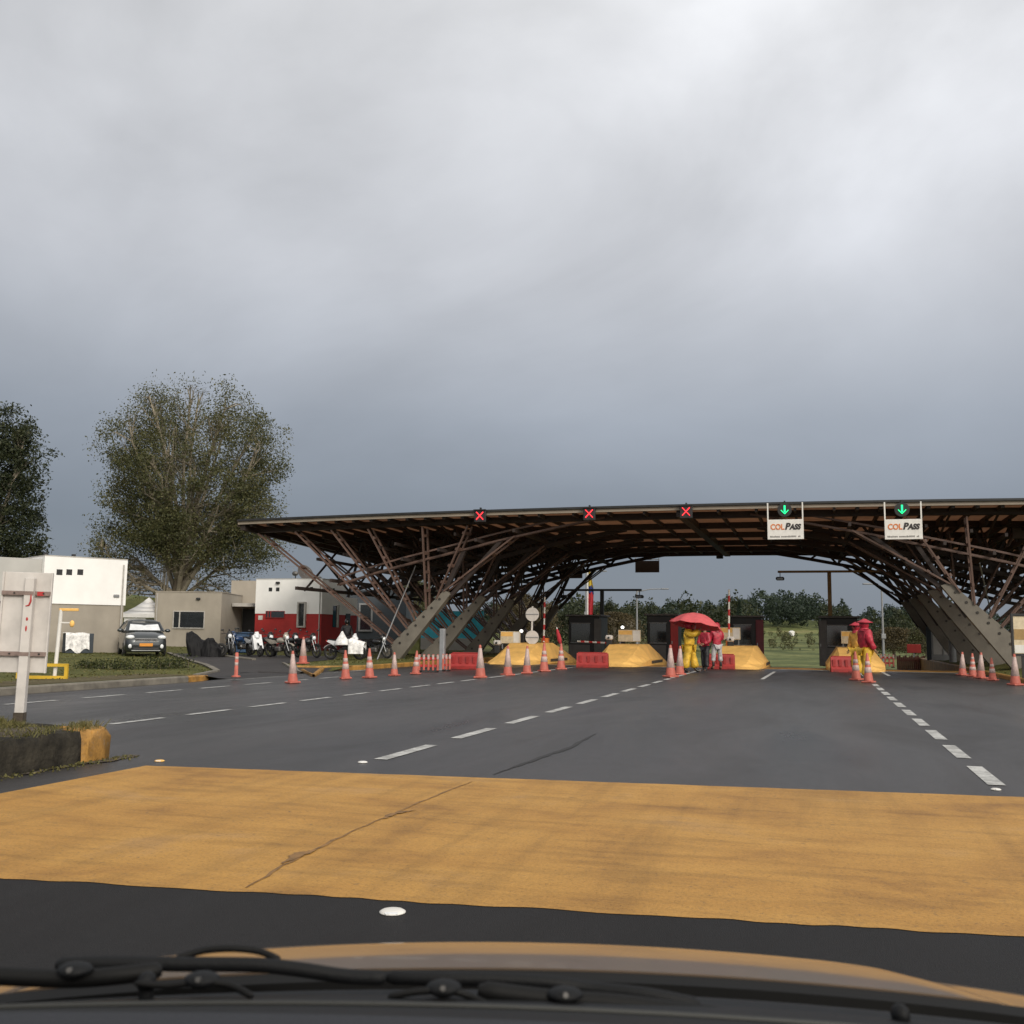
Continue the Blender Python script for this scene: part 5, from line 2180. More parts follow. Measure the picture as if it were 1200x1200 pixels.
for px in (315, 323.5, 363):
    hole(fx(px), z_(px, 690), .22, -.012, C_)


def side_bx(px0, px1, z0, z1, name, mat, prot=.015):
    a, b = hit(px0, cC, Vector((0, 1, 0))), hit(px1, cC, Vector((0, 1, 0)))
    return MB().bx(wC - .03, wC + .012 + prot, a, b, z0, z1).build(name, MAT[mat], C_)


for px in (381.5, 385, 389):
    a = hit(px, cC, Vector((0, 1, 0)))
    MB().bx(wC - .03, wC + .024, a - .13, a + .13, z_(385, 690.5) - .11, z_(385, 690.5) + .11).build('vent_opening', MAT['black'], C_)
side_bx(389, 393.5, z_(391, 735), z_(391, 709), 'window', 'glass')
side_bx(393.5, 395, z_(391, 735), z_(391, 708), 'window_frame', 'frame', .08)
side_bx(404.5, 409.5, 0.05, z_(405, 718), 'door', 'black')
MB().cyl((wC - .1, -.05, 0), (wC - .1, -.05, hC - .3), .03, n=8).build('downpipe', MAT['wallgrey'], C_)
MB().bx(fx(322), fx(326), -.16, -.014, z_(324, 683.5), z_(324, 681), .02).build('wall_lamp', MAT['black'], C_)
# roof equipment
dp = SP(353, 60.5, 0)
zd = AtD(353, 673, 60.5).z
D_ = thing('satellite_dish', 'dark satellite dish standing on the roof of the red and white building', 'satellite dish', (dp.x, dp.y, hC + zC0 + .04), 0)
hd_ = zd - hC - zC0 - .04
MB().cyl((0, 0, 0), (0, 0, hd_), .04, n=8).build('mast', MAT['steel'], D_)
prof = [(.02, 0), (.25, .03), (.45, .10), (.55, .17), (.54, .175), (.44, .112), (.24, .045), (.02, .015)]
rot = (Matrix.Rotation(YAW + R(48), 3, 'Z') @ Matrix.Rotation(R(62), 3, 'X'))
ds = MB().lathe(prof, (0, 0, hd_), 22, rot).build('dish', MAT['dish'], D_)
MB().cyl(Vector((0, 0, hd_)), Vector((0, 0, hd_)) + rot @ Vector((0, 0, .55)), .02, n=6).build('feed_arm', MAT['steel'], ds)
p = SP(343, 58.6, 0)
t = thing('flood_light', 'round flood light on the roof edge left of the satellite dish', 'flood light', (p.x, p.y, hC + zC0 + .04))
MB().cyl((0, 0, 0), (0, 0, .15), .03, n=8).build('bracket', MAT['black'], t)
MB().ell((0, -.05, .28), (.19, .15, .14)).build('lamp_body', MAT['engine'], t)
p = SP(340, 59.5, 0)
t = thing('roof_aerial', 'thin television aerial beside the roof flood light', 'aerial', (p.x, p.y, hC + zC0 + .04), YAW)
MB().cyl((0, 0, 0), (0, 0, .75), .015, n=6).build('mast', MAT['steel'], t)
m = MB().bar((-.35, 0, .72), (.35, 0, .78), .018)
for q in range(5):
    m.bar((-.3 + q * .15, -.18, .74), (-.3 + q * .15, .18, .74), .012)
m.build('boom', MAT['greypaint'], t)
p = SP(369, 59.0, 0)
t = thing('roof_vent_cap', 'small green grey vent cap near the roof corner of the red building', 'roof vent', (p.x, p.y, hC + zC0 + .04))
MB().cyl((0, 0, 0), (0, 0, .08), .09, n=10).lathe([(.26, .08), (.24, .12), (.1, .22), (.02, .24)], (0, 0, 0), 14).build('cap', MAT['engine'], t)

# --- dark slate building behind
o4 = SP(400, 70, 0)
w4 = 70 * 74 / 1200
z4 = lot_z(o4.x, o4.y) - .1
D4 = thing('annex_building', 'dark slate coloured building in the shade behind the left canopy struts', 'building', (o4.x, o4.y, z4), YAW)
h4 = AtD(430, 693, 70).z - z4
MB().bx(0, w4, 0, 5, 0, h4).build('wall', MAT['wallslate'], D4)
MB().bx(-.04, w4 + .04, -.04, 5.04, h4 + .002, h4 + .1).build('roof_coping', MAT['wallslate'], D4)
xw = 70 * 21 / 1200
win_slot('window', xw, xw + .72, AtD(430, 738, 70).z - z4, AtD(430, 709, 70).z - z4, 0, D4, None, .12, .1, 'greypaint')

# --- cyan hoarding seen between the left fins
a, b = SP(486, 68, 0), SP(566, 68, 0)
zc = lot_z(a.x, a.y) - .02
w5 = (b - a).length
t = thing('cyan_hoarding', 'bright cyan hoarding with grey base glimpsed between the left concrete fins', 'hoarding', (a.x, a.y, zc), YAW)
zg = AtD(525, 748, 68).z - zc
MB().bx(0, w5, 0, .12, zg + .004, AtD(525, 716, 68).z - zc).build('panel', MAT['cyan'], t)
MB().bx(-.02, w5 + .02, -.03, .16, 0, zg).build('base_wall', MAT['wallgrey'], t)
pp = MB()
for q in range(5):
    pp.bx(q * w5 / 4 - .04, q * w5 / 4 + .04, .125, .2, 0, AtD(525, 714, 68).z - zc)
pp.build('post_row', MAT['greypaint'], t)
p = SP(485, 52, 0)
t = thing('waste_bin', 'tall olive green waste bin behind the foot of the leftmost fin', 'bin', (p.x, p.y, lot_z(p.x, p.y)), YAW)
MB().bx(-.3, .3, -.3, .3, .06, 1.15, .05).build('body', MAT['olive'], t)
MB().bx(-.33, .33, -.34, .33, 1.155, 1.24, .03).build('lid', MAT['olive'], t)
MB().cyl((-.34, .2, .08), (-.27, .2, .08), .08).cyl((.27, .2, .08), (.34, .2, .08), .08).build('wheel_pair', MAT['tyre'], t)

# --- white pavilion tent
a = SP(141, 58, 0)
b = SP(186, 58, 0)
wT = (b - a).length
zT = lot_z(a.x, a.y)
t = thing('pavilion_tent', 'white pavilion tent with a peaked roof behind the grey car', 'tent', (a.x, a.y, zT), YAW)
zE, zP = AtD(160, 719, 58).z - zT, AtD(160, 699.5, 58).z - zT
mb = MB()
e, pk = .08, (wT / 2, wT / 2, zP)
cs = [(-e, -e, zE), (wT + e, -e, zE), (wT + e, wT + e, zE), (-e, wT + e, zE)]
# sagging cloth: each side bows slightly
for i in range(4):
    A1, A2 = Vector(cs[i]), Vector(cs[(i + 1) % 4])
    ring = []
    for f in (0, .25, .5, .75, 1):
        q1, q2 = A1.lerp(Vector(pk), f), A2.lerp(Vector(pk), f)
        s = -.12 * math.sin(math.pi * f)
        ring.append((q1 + Vector((0, 0, s)), q2 + Vector((0, 0, s))))
    for (a1, a2), (b1, b2) in zip(ring, ring[1:]):
        mb.add([a1, a2, b2, b1], [(0, 1, 2, 3)], True)
rf = mb.build('roof_cloth', MAT['tent'], t)
sm_ = rf.modifiers.new('th', 'SOLIDIFY')
sm_.thickness = .02
MB().bx(-e, wT + e, -e - .01, -e + .02, zE - .22, zE - .005).bx(wT + e - .02, wT + e + .01, -e, wT + e, zE - .22, zE - .005).build('valance', MAT['tent'], t)
for xx, yy in ((0, 0), (wT, 0), (wT, wT), (0, wT)):
    MB().cyl((xx, yy, 0), (xx, yy, zE), .04, n=8).build('pole', MAT['whitepaint'], t)
MB().bx(.1, wT - .85, .02, .05, 0, zE - .25).build('side_cloth', MAT['tent'], t)
MB().bx(0, wT, wT - .03, wT, 0, zE - .25).build('back_cloth', MAT['tent'], t)

# --- parked grey hatchback
pc = SP(165, 43.0, 0)
zc = lot_z(pc.x, pc.y)
hd = cam_dir(.42, -.90)
car = thing('parked_car', 'dark grey hatchback with a silver sun shade, parked beside the white block', 'car', (pc.x, pc.y, zc), face_to(hd))
st = [(-1.80, .50, .30, .50, .58), (-1.77, .66, .22, .62, .70), (-1.66, .76, .17, .68, .80), (-1.40, .81, .16, .74, .90), (-.95, .825, .16, .80, .985),
      (-.3, .83, .16, .84, 1.0), (.6, .83, .16, .86, 1.02), (1.3, .82, .18, .88, 1.05), (1.65, .78, .24, .86, 1.04), (1.74, .70, .32, .78, .98)]
vs, fs = [], []
for y, w, zb, zm, ztp in st:
    vs += [(-w * .88, y, zb), (-w, y, zb + .14), (-w, y, zm * .8), (-w * .97, y, zm), (-w * .86, y, ztp - .02), (-w * .4, y, ztp + .015), (w * .4, y, ztp + .015),
           (w * .86, y, ztp - .02), (w * .97, y, zm), (w, y, zm * .8), (w, y, zb + .14), (w * .88, y, zb)]
nr = 12
for k in range(len(st) - 1):
    for j in range(nr):
        fs.append((k * nr + j, k * nr + (j + 1) % nr, (k + 1) * nr + (j + 1) % nr, (k + 1) * nr + j))
fs += [tuple(range(nr)), tuple(reversed([(len(st) - 1) * nr + j for j in range(nr)]))]
bd = MB().add(vs, fs, True).build('body', MAT['carpaint'], car)
g0 = [(-.98, .72, 1.0), (-.30, .56, 1.40), (.9, .56, 1.44), (1.45, .60, 1.36), (1.70, .70, 1.02)]
rp = [(-.42, .585, 1.385), (.3, .60, 1.45), (.9, .60, 1.46), (1.45, .60, 1.40)]
vs, fs = [], []
for y, w, z in rp:
    vs += [(-w, y, z - .03), (-w * .8, y, z + .02), (0, y, z + .04), (w * .8, y, z + .02), (w, y, z - .03)]
for k in range(3):
    for j in range(4):
        fs.append((k * 5 + j, k * 5 + j + 1, (k + 1) * 5 + j + 1, (k + 1) * 5 + j))
rf = MB().add(vs, fs, True).build('roof', MAT['carpaint'], car)
s_ = rf.modifiers.new('th', 'SOLIDIFY')
s_.thickness = .04
# windscreen and side glass as thin slabs
def pane(q, name, mat, th=.015):
    n_ = (Vector(q[1]) - Vector(q[0])).cross(Vector(q[2]) - Vector(q[0])).normalized() * th
    v_ = [Vector(p_) for p_ in q] + [Vector(p_) - n_ for p_ in q]
    k_ = len(q)
    return MB().add(v_, [tuple(range(k_)), tuple(reversed(range(k_, 2 * k_)))] + [(i, (i + 1) % k_, (i + 1) % k_ + k_, i + k_) for i in range(k_)]).build(name, mat, car)


ws = pane([(-.70, -1.0, 1.0), (.70, -1.0, 1.0), (.56, -.44, 1.36), (-.56, -.44, 1.36)], 'windscreen', MAT['glass'])
pane([(-.60, -.985, 1.045), (.60, -.985, 1.045), (.54, -.60, 1.29), (.1, -.62, 1.26), (0, -.66, 1.235), (-.1, -.62, 1.26), (-.54, -.60, 1.29)], 'sun_shade', MAT['sunshade'])
for s in (-1, 1):
    pane([(s * .80, -.80, 1.0), (s * .80, 1.45, 1.05), (s * .60, 1.3, 1.36), (s * .59, -.40, 1.36)], 'side_window', MAT['glass'])
    m = MB().bar((s * .73, -1.0, 1.0), (s * .585, -.44, 1.375), .06, .05).bar((s * .80, .45, 1.0), (s * .60, .45, 1.38), .07, .04).bar((s * .80, 1.5, 1.02), (s * .60, 1.38, 1.37), .12, .05)
    m.build('pillar', MAT['carpaint'], car)
    mr = MB().ell((s * .92, -.72, 1.03), (.12, .07, .075)).build('mirror', MAT['carpaint'], car)
    MB().ell((s * .60, -1.69, .76), (.17, .10, .085)).build('headlight', MAT['lens'], car)
    MB().ell((s * .60, -1.765, .40), (.075, .05, .09)).build('fog_lamp', MAT['lens'], car)
    for yy in (-1.14, 1.14):
        w = thing('wheel', None, None, (0, 0, 0))
        bpy.data.objects.remove(w)
        wl = MB().torus((s * .755, yy, .29), .225, .075, 22, 8).cyl((s * .70, yy, .29), (s * .79, yy, .29), .2, n=20).build('wheel', MAT['tyre'], car)
        MB().cyl((s * .80, yy, .29), (s * .815, yy, .29), .17, n=18).build('rim', MAT['steel'], wl)
gr = MB().bx(-.42, .42, -1.812, -1.78, .62, .68, .01).build('grille', MAT['black'], car)
MB().bx(-.44, .44, -1.82, -1.795, .685, .70).bx(-.44, .44, -1.82, -1.795, .60, .615).build('chrome_strip', MAT['chrome'], gr)
MB().bx(-.5, .5, -1.81, -1.75, .26, .36, .02).build('air_intake', MAT['black'], car)
MB().bx(-.25, .25, -1.838, -1.822, .40, .52).build('number_plate', MAT['plate'], car)
MB().bx(-.55, .55, -1.82, -1.78, .215, .25, .01).build('bumper_lip', MAT['steel'], car)

# --- foreground sign seen from behind
ps = SP(22.5, 11.0, .32)
sign = thing('road_sign', 'white back of a tall road sign on a square post, standing on the near island', 'road sign', (ps.x, ps.y, islz(ps.x, ps.y) - .02), YAW + R(7))
z0 = AtD(30, 786, 11).z - ps.z + .02
z1 = AtD(34, 668, 11).z - ps.z + .02
sign.rotation_euler = Euler((0, R(.8), YAW + R(7)), 'XYZ')
xl, xr = -.30, .215
pn = MB().bx(xl, xr, .055, .068, z0, z1, .004).build('panel', MAT['signback'], sign)
MB().bx(xl, xl + .018, .03, .054, z0, z1).bx(xr - .018, xr, .03, .054, z0, z1).build('panel_lip', MAT['signback'], pn)
MB().bx(-.048, .048, -.045, .05, 0, z1 - .06, .008).build('post', MAT['signback'], sign)
MB().bx(-.052, .052, -.049, -.046, 0, .14).bx(-.052, -.0485, -.049, .05, 0, .14).bx(.0485, .052, -.049, .05, 0, .14).build('muddy_foot', MAT['soil'], sign)
for zc_, lab_ in ((z1 - .225, 'clamp'), (z0 + .20, 'clamp')):
    cl = MB().bx(xl + .01, -.05, .012, .05, zc_ - .022, zc_ + .022).bx(.05, xr - .01, .012, .05, zc_ - .022, zc_ + .022).bx(-.054, .054, -.05, -.0465, zc_ - .02, zc_ + .02).build(lab_, MAT['clampm'], sign)
    for xb_ in (-.16, .14):
        MB().cyl((xb_, .004, zc_), (xb_, .0115, zc_), .010, n=8).build('bolt', MAT['bolt'], cl)
MB().tube([(.030, -.047, z1 - .24), (.032, -.047, z1 - .31), (.016, -.047, z1 - .355), (-.015, -.047, z1 - .362)], [.006, .011, .010, .006], 6).build('red_mark', MAT['redmark'], sign)
MB().bx(.075, .14, .0085, .0115, z1 - .25, z1 - .205).build('red_mark', MAT['redmark'], sign)
MB().ell((.008, -.045, z1 - .50), (.012, .004, .020)).build('red_mark', MAT['redmark'], sign)
MB().ell((.006, -.045, z1 - .60), (.010, .004, .032)).build('red_mark', MAT['redmark'], sign)
# slender white post with two short arms, and the things around it
b = G(63.5, 798, .1)
d = b.dot(FWD)
t = thing('white_post', 'slender white post with two short arms at the roadside kerb', 'post', (b.x, b.y, .14), YAW)
zt = AtD(68, 714.5, d).z - .14
MB().tube([(0, 0, 0), (.06, 0, zt)], .045, 8).build('shaft', MAT['whitepaint'], t)
MB().bx(.02, .46, -.035, .035, zt - .03, zt + .035, .01).build('upper_arm', MAT['nose'], t)
MB().bx(.06, .30, -.02, .02, zt - .31, zt - .28).build('lower_arm', MAT['whitepaint'], t)
MB().ell((.33, 0, zt - .32), (.055, .05, .08)).build('hanging_lamp', MAT['nose'], t)
b = G(49, 797, .12)
t = thing('low_barrier', 'low yellow steel barrier frame behind the near road sign', 'barrier', (b.x, b.y, .13), YAW)
m = MB()
for x in (-.55, .55):
    m.bx(x - .035, x + .035, -.035, .035, 0, .36)
m.bx(-.58, .58, -.03, .03, .30, .37).bx(-.58, .58, -.03, .03, .02, .09)
m.build('frame', MAT['hazard'], t)
pq = cA + fd * hit(82, cA, fd) + Vector((fd.y, -fd.x, 0)) * .9
t = thing('covered_crate', 'dark crate draped with a white cloth against the beige wall', 'crate', (pq.x, pq.y, lot_z(pq.x, pq.y)), math.atan2(fd.y, fd.x))
MB().bx(-.5, .6, -.25, .25, 0, .82, .02).build('crate', MAT['wallslate'], t)


def cloth(u, v):
    x = -.55 + u * .95
    if v < .5:
        z = .10 + v * 2 * .74 + .10 * math.sin(u * 9) * (1 - v * 2)
        y = -.27 - .05 * (1 - v * 2) * (1 + math.sin(u * 14))
    else:
        z = .84 + .02 * math.sin(u * 11)
        y = -.27 + (v - .5) * 2 * .5
    return (x, y, z)


MB().slab(cloth, [i / 20 for i in range(21)], [i / 12 for i in range(13)], .01).build('cloth', MAT['sheet'], t)

# --- low hedge bushes on the lawn
def bush(px0, px1, ybase, hpx, label, n=900):
    c = G((px0 + px1) / 2, ybase, .16)
    d = c.dot(FWD)
    w = (px1 - px0) * d / F / 2
    h = hpx * d / F
    k = int(n * max(.4, w))
    P = RNG.normal(size=(k, 3)) * np.array([w * .5, .28, h * .33]) + np.array([0, 0, h * .45])
    P[:, 2] = np.abs(P[:, 2])
    P[:, 0] = np.clip(P[:, 0], -w, w)
    t = thing('hedge_bush', label, 'bush', (c.x, c.y, lot_z(c.x, c.y)), YAW, 'low bushes on the roadside lawn')
    V = leaf_quads(P, .085, RNG)
    quads_mesh('foliage', V, MAT['leaf_hedge'], t)
    st_ = MB()
    for q in range(6):
        x = -w * .6 + w * 1.2 * q / 5
        st_.tube([(x, 0, -.02), (x * 1.05, .03, h * .5)], .012, 5)
    st_.build('stems', MAT['bark'], t)


bush(88, 128, 783, 9, 'low bush nearest the slender white post')
bush(122, 165, 784, 12, 'wide low bush in front of the parked grey car')
bush(165, 206, 783, 13, 'low bush right of the grey car, on the verge')
bush(196, 226, 782, 14, 'darkest and tallest low bush beside the driveway')

# orange post at the driveway mouth
b = G(276.5, 793, .1)
t = thing('flexible_bollard', 'orange flexible bollard with pale bands at the driveway corner', 'bollard', (b.x, b.y, lot_z(b.x, b.y) + .02))
MB().lathe([(.12, 0), (.12, .03), (.05, .05), (.045, .62), (.03, .64)], n=14).build('post', MAT['cone'], t)
MB().lathe([(.046, .30), (.049, .302), (.049, .38), (.046, .382)], n=14).lathe([(.046, .46), (.049, .462), (.049, .53), (.046, .532)], n=14).build('pale_band', MAT['conewhite'], t)

# ================================================================== MOTORBIKES
def make_bike(fair, label, scooter=False, helmet=False):
    t = thing('motorbike', label, 'motorbike', (0, 0, 0), 0, 'motorbikes parked by the red building')
    for y in (-.64, .62):
        w = MB().torus((0, y, .30), .245, .052, 24, 8).build('wheel', MAT['tyre'], t)
        r = MB().cyl((-.03, y, .30), (.03, y, .30), .055, n=10)
        for q in range(6):
            a = q * math.pi / 3
            r.bar((0, y, .30), (0, y + .22 * math.cos(a), .30 + .22 * math.sin(a)), .02, .03)
        r.torus((0, y, .30), .205, .014, 20, 6)
        r.build('rim', MAT['engine'], w)
    m = MB()
    for s in (-1, 1):
        m.tube([(s * .07, -.64, .30), (s * .07, -.52, .62), (s * .065, -.42, .90)], .022, 8)
    m.build('fork', MAT['steel'], t)
    hb = MB().tube([(-.34, -.28, .99), (-.2, -.36, 1.0), (0, -.41, .95), (.2, -.36, 1.0), (.34, -.28, .99)], .014, 8)
    hbo = hb.build('handlebar', MAT['black'], t)
    mm = MB()
    for s in (-1, 1):
        mm.tube([(s * .22, -.36, 1.0), (s * .27, -.40, 1.14)], .008, 6).ell((s * .29, -.41, 1.16), (.065, .02, .04), 10, 6)
    mm.build('mirror_pair', MAT['black'], hbo)
    MB().ell((0, -.50, .86), (.10, .09, .10)).build('headlight', MAT['lens'], t)
    MB().ell((0, -.44, .90), (.15, .11, .15)).bx(-.09, .09, -.50, -.42, .93, 1.08, .03).build('front_cowl', fair, t)
    f = MB().tube([(0, -.40, .80), (0, -.1, .58), (0, .2, .52), (0, .35, .66)], .03, 8).tube([(0, -.36, .78), (0, -.2, .34), (0, .2, .30)], .026, 8)
    for s in (-1, 1):
        f.tube([(s * .08, .2, .40), (s * .09, .62, .30)], .022, 8)
        f.tube([(s * .08, .62, .32), (s * .09, .50, .68)], .026, 8)
    f.build('frame', MAT['black'], t)
    MB().ell((0, -.12, .73), (.15, .26, .13), 14, 8).build('fuel_tank', fair, t)
    MB().ell((0, .28, .77), (.135, .34, .065), 14, 8).ell((0, .60, .80), (.11, .16, .05)).build('seat', MAT['rubber'], t)
    e = MB().bx(-.15, .15, -.16, .20, .26, .48, .05)
    for q in range(4):
        e.bx(-.10, .10, -.24, -.02, .44 + q * .035, .46 + q * .035)
    e.build('engine', MAT['engine'], t)
    MB().tube([(.12, -.2, .36), (.15, 0, .26), (.17, .35, .30), (.18, .78, .40)], [.022, .022, .04, .045], 8).build('exhaust', MAT['chrome'], t)
    for y0, a0, a1 in ((-.64, 20, 140), (.62, 30, 150)):
        mg = MB()
        pts = [(y0 + .32 * math.cos(R(a)), .30 + .32 * math.sin(R(a))) for a in range(a0, a1 + 1, 15)]
        for (ya, za), (yb, zb) in zip(pts, pts[1:]):
            mg.bar((0, ya, za), (0, yb, zb), .12, .012)
        mg.build('mudguard', fair, t)
    MB().bx(-.07, .07, .74, .80, .74, .80, .02).build('tail_light', MAT['red'], t)
    for s in (-1, 1):
        MB().prism([(-.05, .62), (.42, .60), (.72, .76), (.66, .82), (.1, .74)], s * .135 - .012, s * .135 + .012, 'YZ').build('side_panel', fair, t)
    MB().bar((-.08, .05, .28), (-.24, .0, .01), .022).build('side_stand', MAT['black'], t)
    if scooter:
        MB().prism([(-.62, .34), (-.40, .30), (-.33, .92), (-.47, .95)], -.2, .2, 'YZ').build('leg_shield', fair, t)
    return t


bk0 = make_bike(MAT['bikeblack'], 'x')
bk1 = make_bike(MAT['bikewhite'], 'x', True)
bk2 = make_bike(MAT['bikesilver'], 'x')
bk3 = make_bike(MAT['bikeblue'], 'x')


def place_bike(o, first, px, d, ang, label, lean=.12):
    p = SP(px, d, 0)
    loc = (p.x, p.y, lot_z(p.x, p.y) + .012)
    if not first:
        o = dup(o, label, loc, 0)
    o.location = loc
    o.rotation_euler = Euler((0, -lean, YAW + R(ang)), 'XYZ')
    o['label'] = label
    return o


place_bike(bk0, True, 270, 45.6, 20, 'black motorbike half hidden behind the black tarpaulin heap, before the porch')
place_bike(bk3, True, 283, 46.6, -30, 'dark blue motorbike in front of the blue container, beside the white one')
place_bike(bk1, True, 298, 45.0, 35, 'white faired motorbike parked before the red wall\'s left end')
place_bike(bk0, False, 313, 46.0, 40, 'black motorbike right of the white faired one')
place_bike(bk2, True, 328, 44.6, 55, 'silver motorbike in the middle of the row before the red wall')
place_bike(bk0, False, 343, 45.8, 35, 'black motorbike between the silver one and the helmet topped one')
place_bike(bk0, False, 360, 44.8, 50, 'black motorbike at the right end of the row, beside the far cone', .10)
sc1 = place_bike(bk1, False, 404, 42.5, 78, 'white scooter draped with white cloths, parked behind the roadside cones')
place_bike(bk0, False, 440, 45.5, 60, 'black motorbike standing in the shade behind the stay rod of the left fins')
# helmet on the row's right end
p = SP(361, 44.4, 0)
zb = AtD(361, 752, 44.4).z
t = thing('crash_helmet', 'black crash helmet resting on the handlebar at the right end of the bike row', 'helmet', (p.x, p.y, zb))
MB().ell((0, 0, 0), (.15, .17, .16), 16, 10).build('shell', MAT['bikeblack'], t)
MB().ell((0, -.06, .01), (.125, .13, .06), 14, 8).build('visor', MAT['glass'], t)
# white cloths on the scooter
p = SP(400, 42.1, 0)
z0 = lot_z(p.x, p.y)
t = tag(MB().lathe([(.36, .62), (.30, .70), (.24, .84), (.13, 1.0), (.03, 1.17), (.0, 1.18)], (0, 0, 0), 14).build('seat_cloth', MAT['sheet']), 'pointed white cloth thrown over the front of the white scooter', 'cloth')
t.location = (p.x, p.y, z0)
t.scale = (1, .7, 1)
p = SP(418, 42.1, 0)
t = tag(MB().slab(lambda u, v: (-.30 + u * .62 + .04 * math.sin(v * 5), .22 * math.cos(v * math.pi) * (1 + .15 * math.sin(u * 9)), .28 + .62 * math.sin(v * math.pi) ** .6 * (1 - .25 * u)), [i / 14 for i in range(15)], [i / 14 for i in range(15)], .012).build('drape_cloth', MAT['sheet']),
        'rounded white cloth hanging over the tail of the white scooter', 'cloth')
t.location = (p.x, p.y, lot_z(p.x, p.y))
t.rotation_euler = (0, 0, YAW)
# tarpaulin heap
p = SP(243, 43.6, 0)
z0 = lot_z(p.x, p.y)


def tarp_fn(u, v):
    x = -.72 + 1.42 * u
    top = 1.04 - .60 * sm((u - .02) * 1.3) + .28 * math.exp(-((u - .62) / .14) ** 2) - .10 * math.exp(-((u - .40) / .1) ** 2)
    a = math.pi * v
    rr = .42 + .05 * math.sin(u * 13 + v * 5) + .03 * math.sin(v * 17 + u * 4)
    y = -rr * math.cos(a)
    z = max(0.0, top * math.sin(a) ** .55 + .03 * math.sin(u * 21 + v * 9))
    x += .10 * (z - .5) * (-1 if u < .4 else .3) - .12 * (1 - u) * (z / 1.0)
    f1 = abs(math.sin(u * 17 + v * 6)) + .6 * abs(math.sin(u * 31 - v * 11 + 1)) - .8
    s_ = math.sin(a)
    return (x + .02 * f1, y * (1 + .06 * f1), max(0.0, z * (1 + .045 * f1 * s_)))


mbt = MB().slab(tarp_fn, [i / 60 for i in range(61)], [i / 40 for i in range(41)], .008)
t = thing('covered_motorbike', 'motorbike hidden under a crumpled black tarpaulin beside the driveway', 'covered bike', (p.x, p.y, z0), YAW)
mbt.build('tarpaulin', MAT['tarp'], t)
for x in (-.5, .55):
    w = MB().torus((x, -.05, .29), .235, .055, 22, 8, 'Y').build('wheel', MAT['tyre'], t)
    MB().cyl((x, -.10, .29), (x, .0, .29), .17, n=16).build('rim', MAT['engine'], w)
# blue container behind
p = SP(281, 50, 0)
t = thing('blue_container', 'low dark blue container standing behind the bikes at the porch', 'container', (p.x, p.y, lot_z(p.x, p.y)), YAW)
MB().bx(-.45, .5, -.35, .35, .02, .92, .03).build('body', MAT['bluepaint'], t)
MB().bx(-.48, .53, -.38, .38, .925, 1.0, .02).build('lid', MAT['bluepaint'], t)
MB().bx(-.4, -.1, -.365, -.351, .5, .8).build('side_panel', MAT['bikeblue'], t)
# dark clothed person at the door of the red building, behind the scooter
p = SP(405.5, 50, 0)
person('person in dark clothes and helmet standing behind the white scooter', (p.x, p.y, lot_z(p.x, p.y)), YAW + .2, 1.72, MAT['darkcloth'], MAT['darkcloth'], 'low', 'helmet', hang, (.1, .1, 0, 0), 1.15)

# ================================================================== RIGHT SIDE
p = SP(1196, 31.5, 0)
t = thing('notice_board', 'black framed notice board on legs at the right edge beside the last cone', 'notice board', (p.x, p.y, rlot_z(p.x, p.y)), YAW * .2)
zg = rlot_z(p.x, p.y)
zb, zt = AtD(1195, 769, 31.5).z - zg, AtD(1195, 719, 31.5).z - zg
f = MB().bx(-.20, -.14, -.04, .06, zb, zt).bx(.94, 1.0, -.04, .06, zb, zt).bx(-.14, .94, -.04, .06, zb, zb + .07).bx(-.14, .94, -.04, .06, zt - .07, zt).bx(-.14, .94, .02, .05, zb + .07, zt - .07)
f.build('frame', MAT['black'], t)
n_ = MB().bx(-.13, .93, -.0, .015, zb + .08, zt - .08).build('notice_sheet', MAT['cream'], t)
MB().bx(-.12, .92, -.008, -.001, zb + .1, zb + .34).build('pale_strip', MAT['whitepaint'], n_)
MB().bx(-.12, .92, -.008, -.001, zb + .5, zb + .82).build('brown_strip', MAT['tan'], n_)
for x in (.1, .7):
    MB().bx(x - .04, x + .04, -.02, .04, 0, zb).build('leg', MAT['black'], t)

# fence and red notice at the crest
a, b = SP(1052, 62, 0), SP(1083, 62, 0)
zf = base_z(62) - .2
t = thing('picket_fence', 'weathered reddish picket fence below the right hand trees', 'fence', (a.x, a.y, zf), YAW)
w = (b - a).length
m = MB()
for q in range(14):
    x = w * q / 13
    m.bx(x - .05, x + .05, -.02, .02, 0, 1.15 + .06 * math.sin(q * 2.1))
m.build('picket_row', MAT['redfence'], t)
MB().bx(0, w, .021, .06, .3, .4).bx(0, w, .021, .06, .85, .95).build('rail', MAT['redfence'], t)
p = SP(1071.5, 66, 0)
t = thing('red_notice', 'small faded red notice on a post above the picket fence', 'sign', (p.x, p.y, base_z(66)))
zz1 = AtD(1071, 760.5, 66).z - base_z(66)
MB().bx(-.42, .42, -.02, .02, zz1 - .26, zz1 + .3, .02).build('panel', MAT['barrier'], t)
MB().bx(-.05, .05, .021, .09, 0, zz1 + .2).build('post', MAT['greypaint'], t)
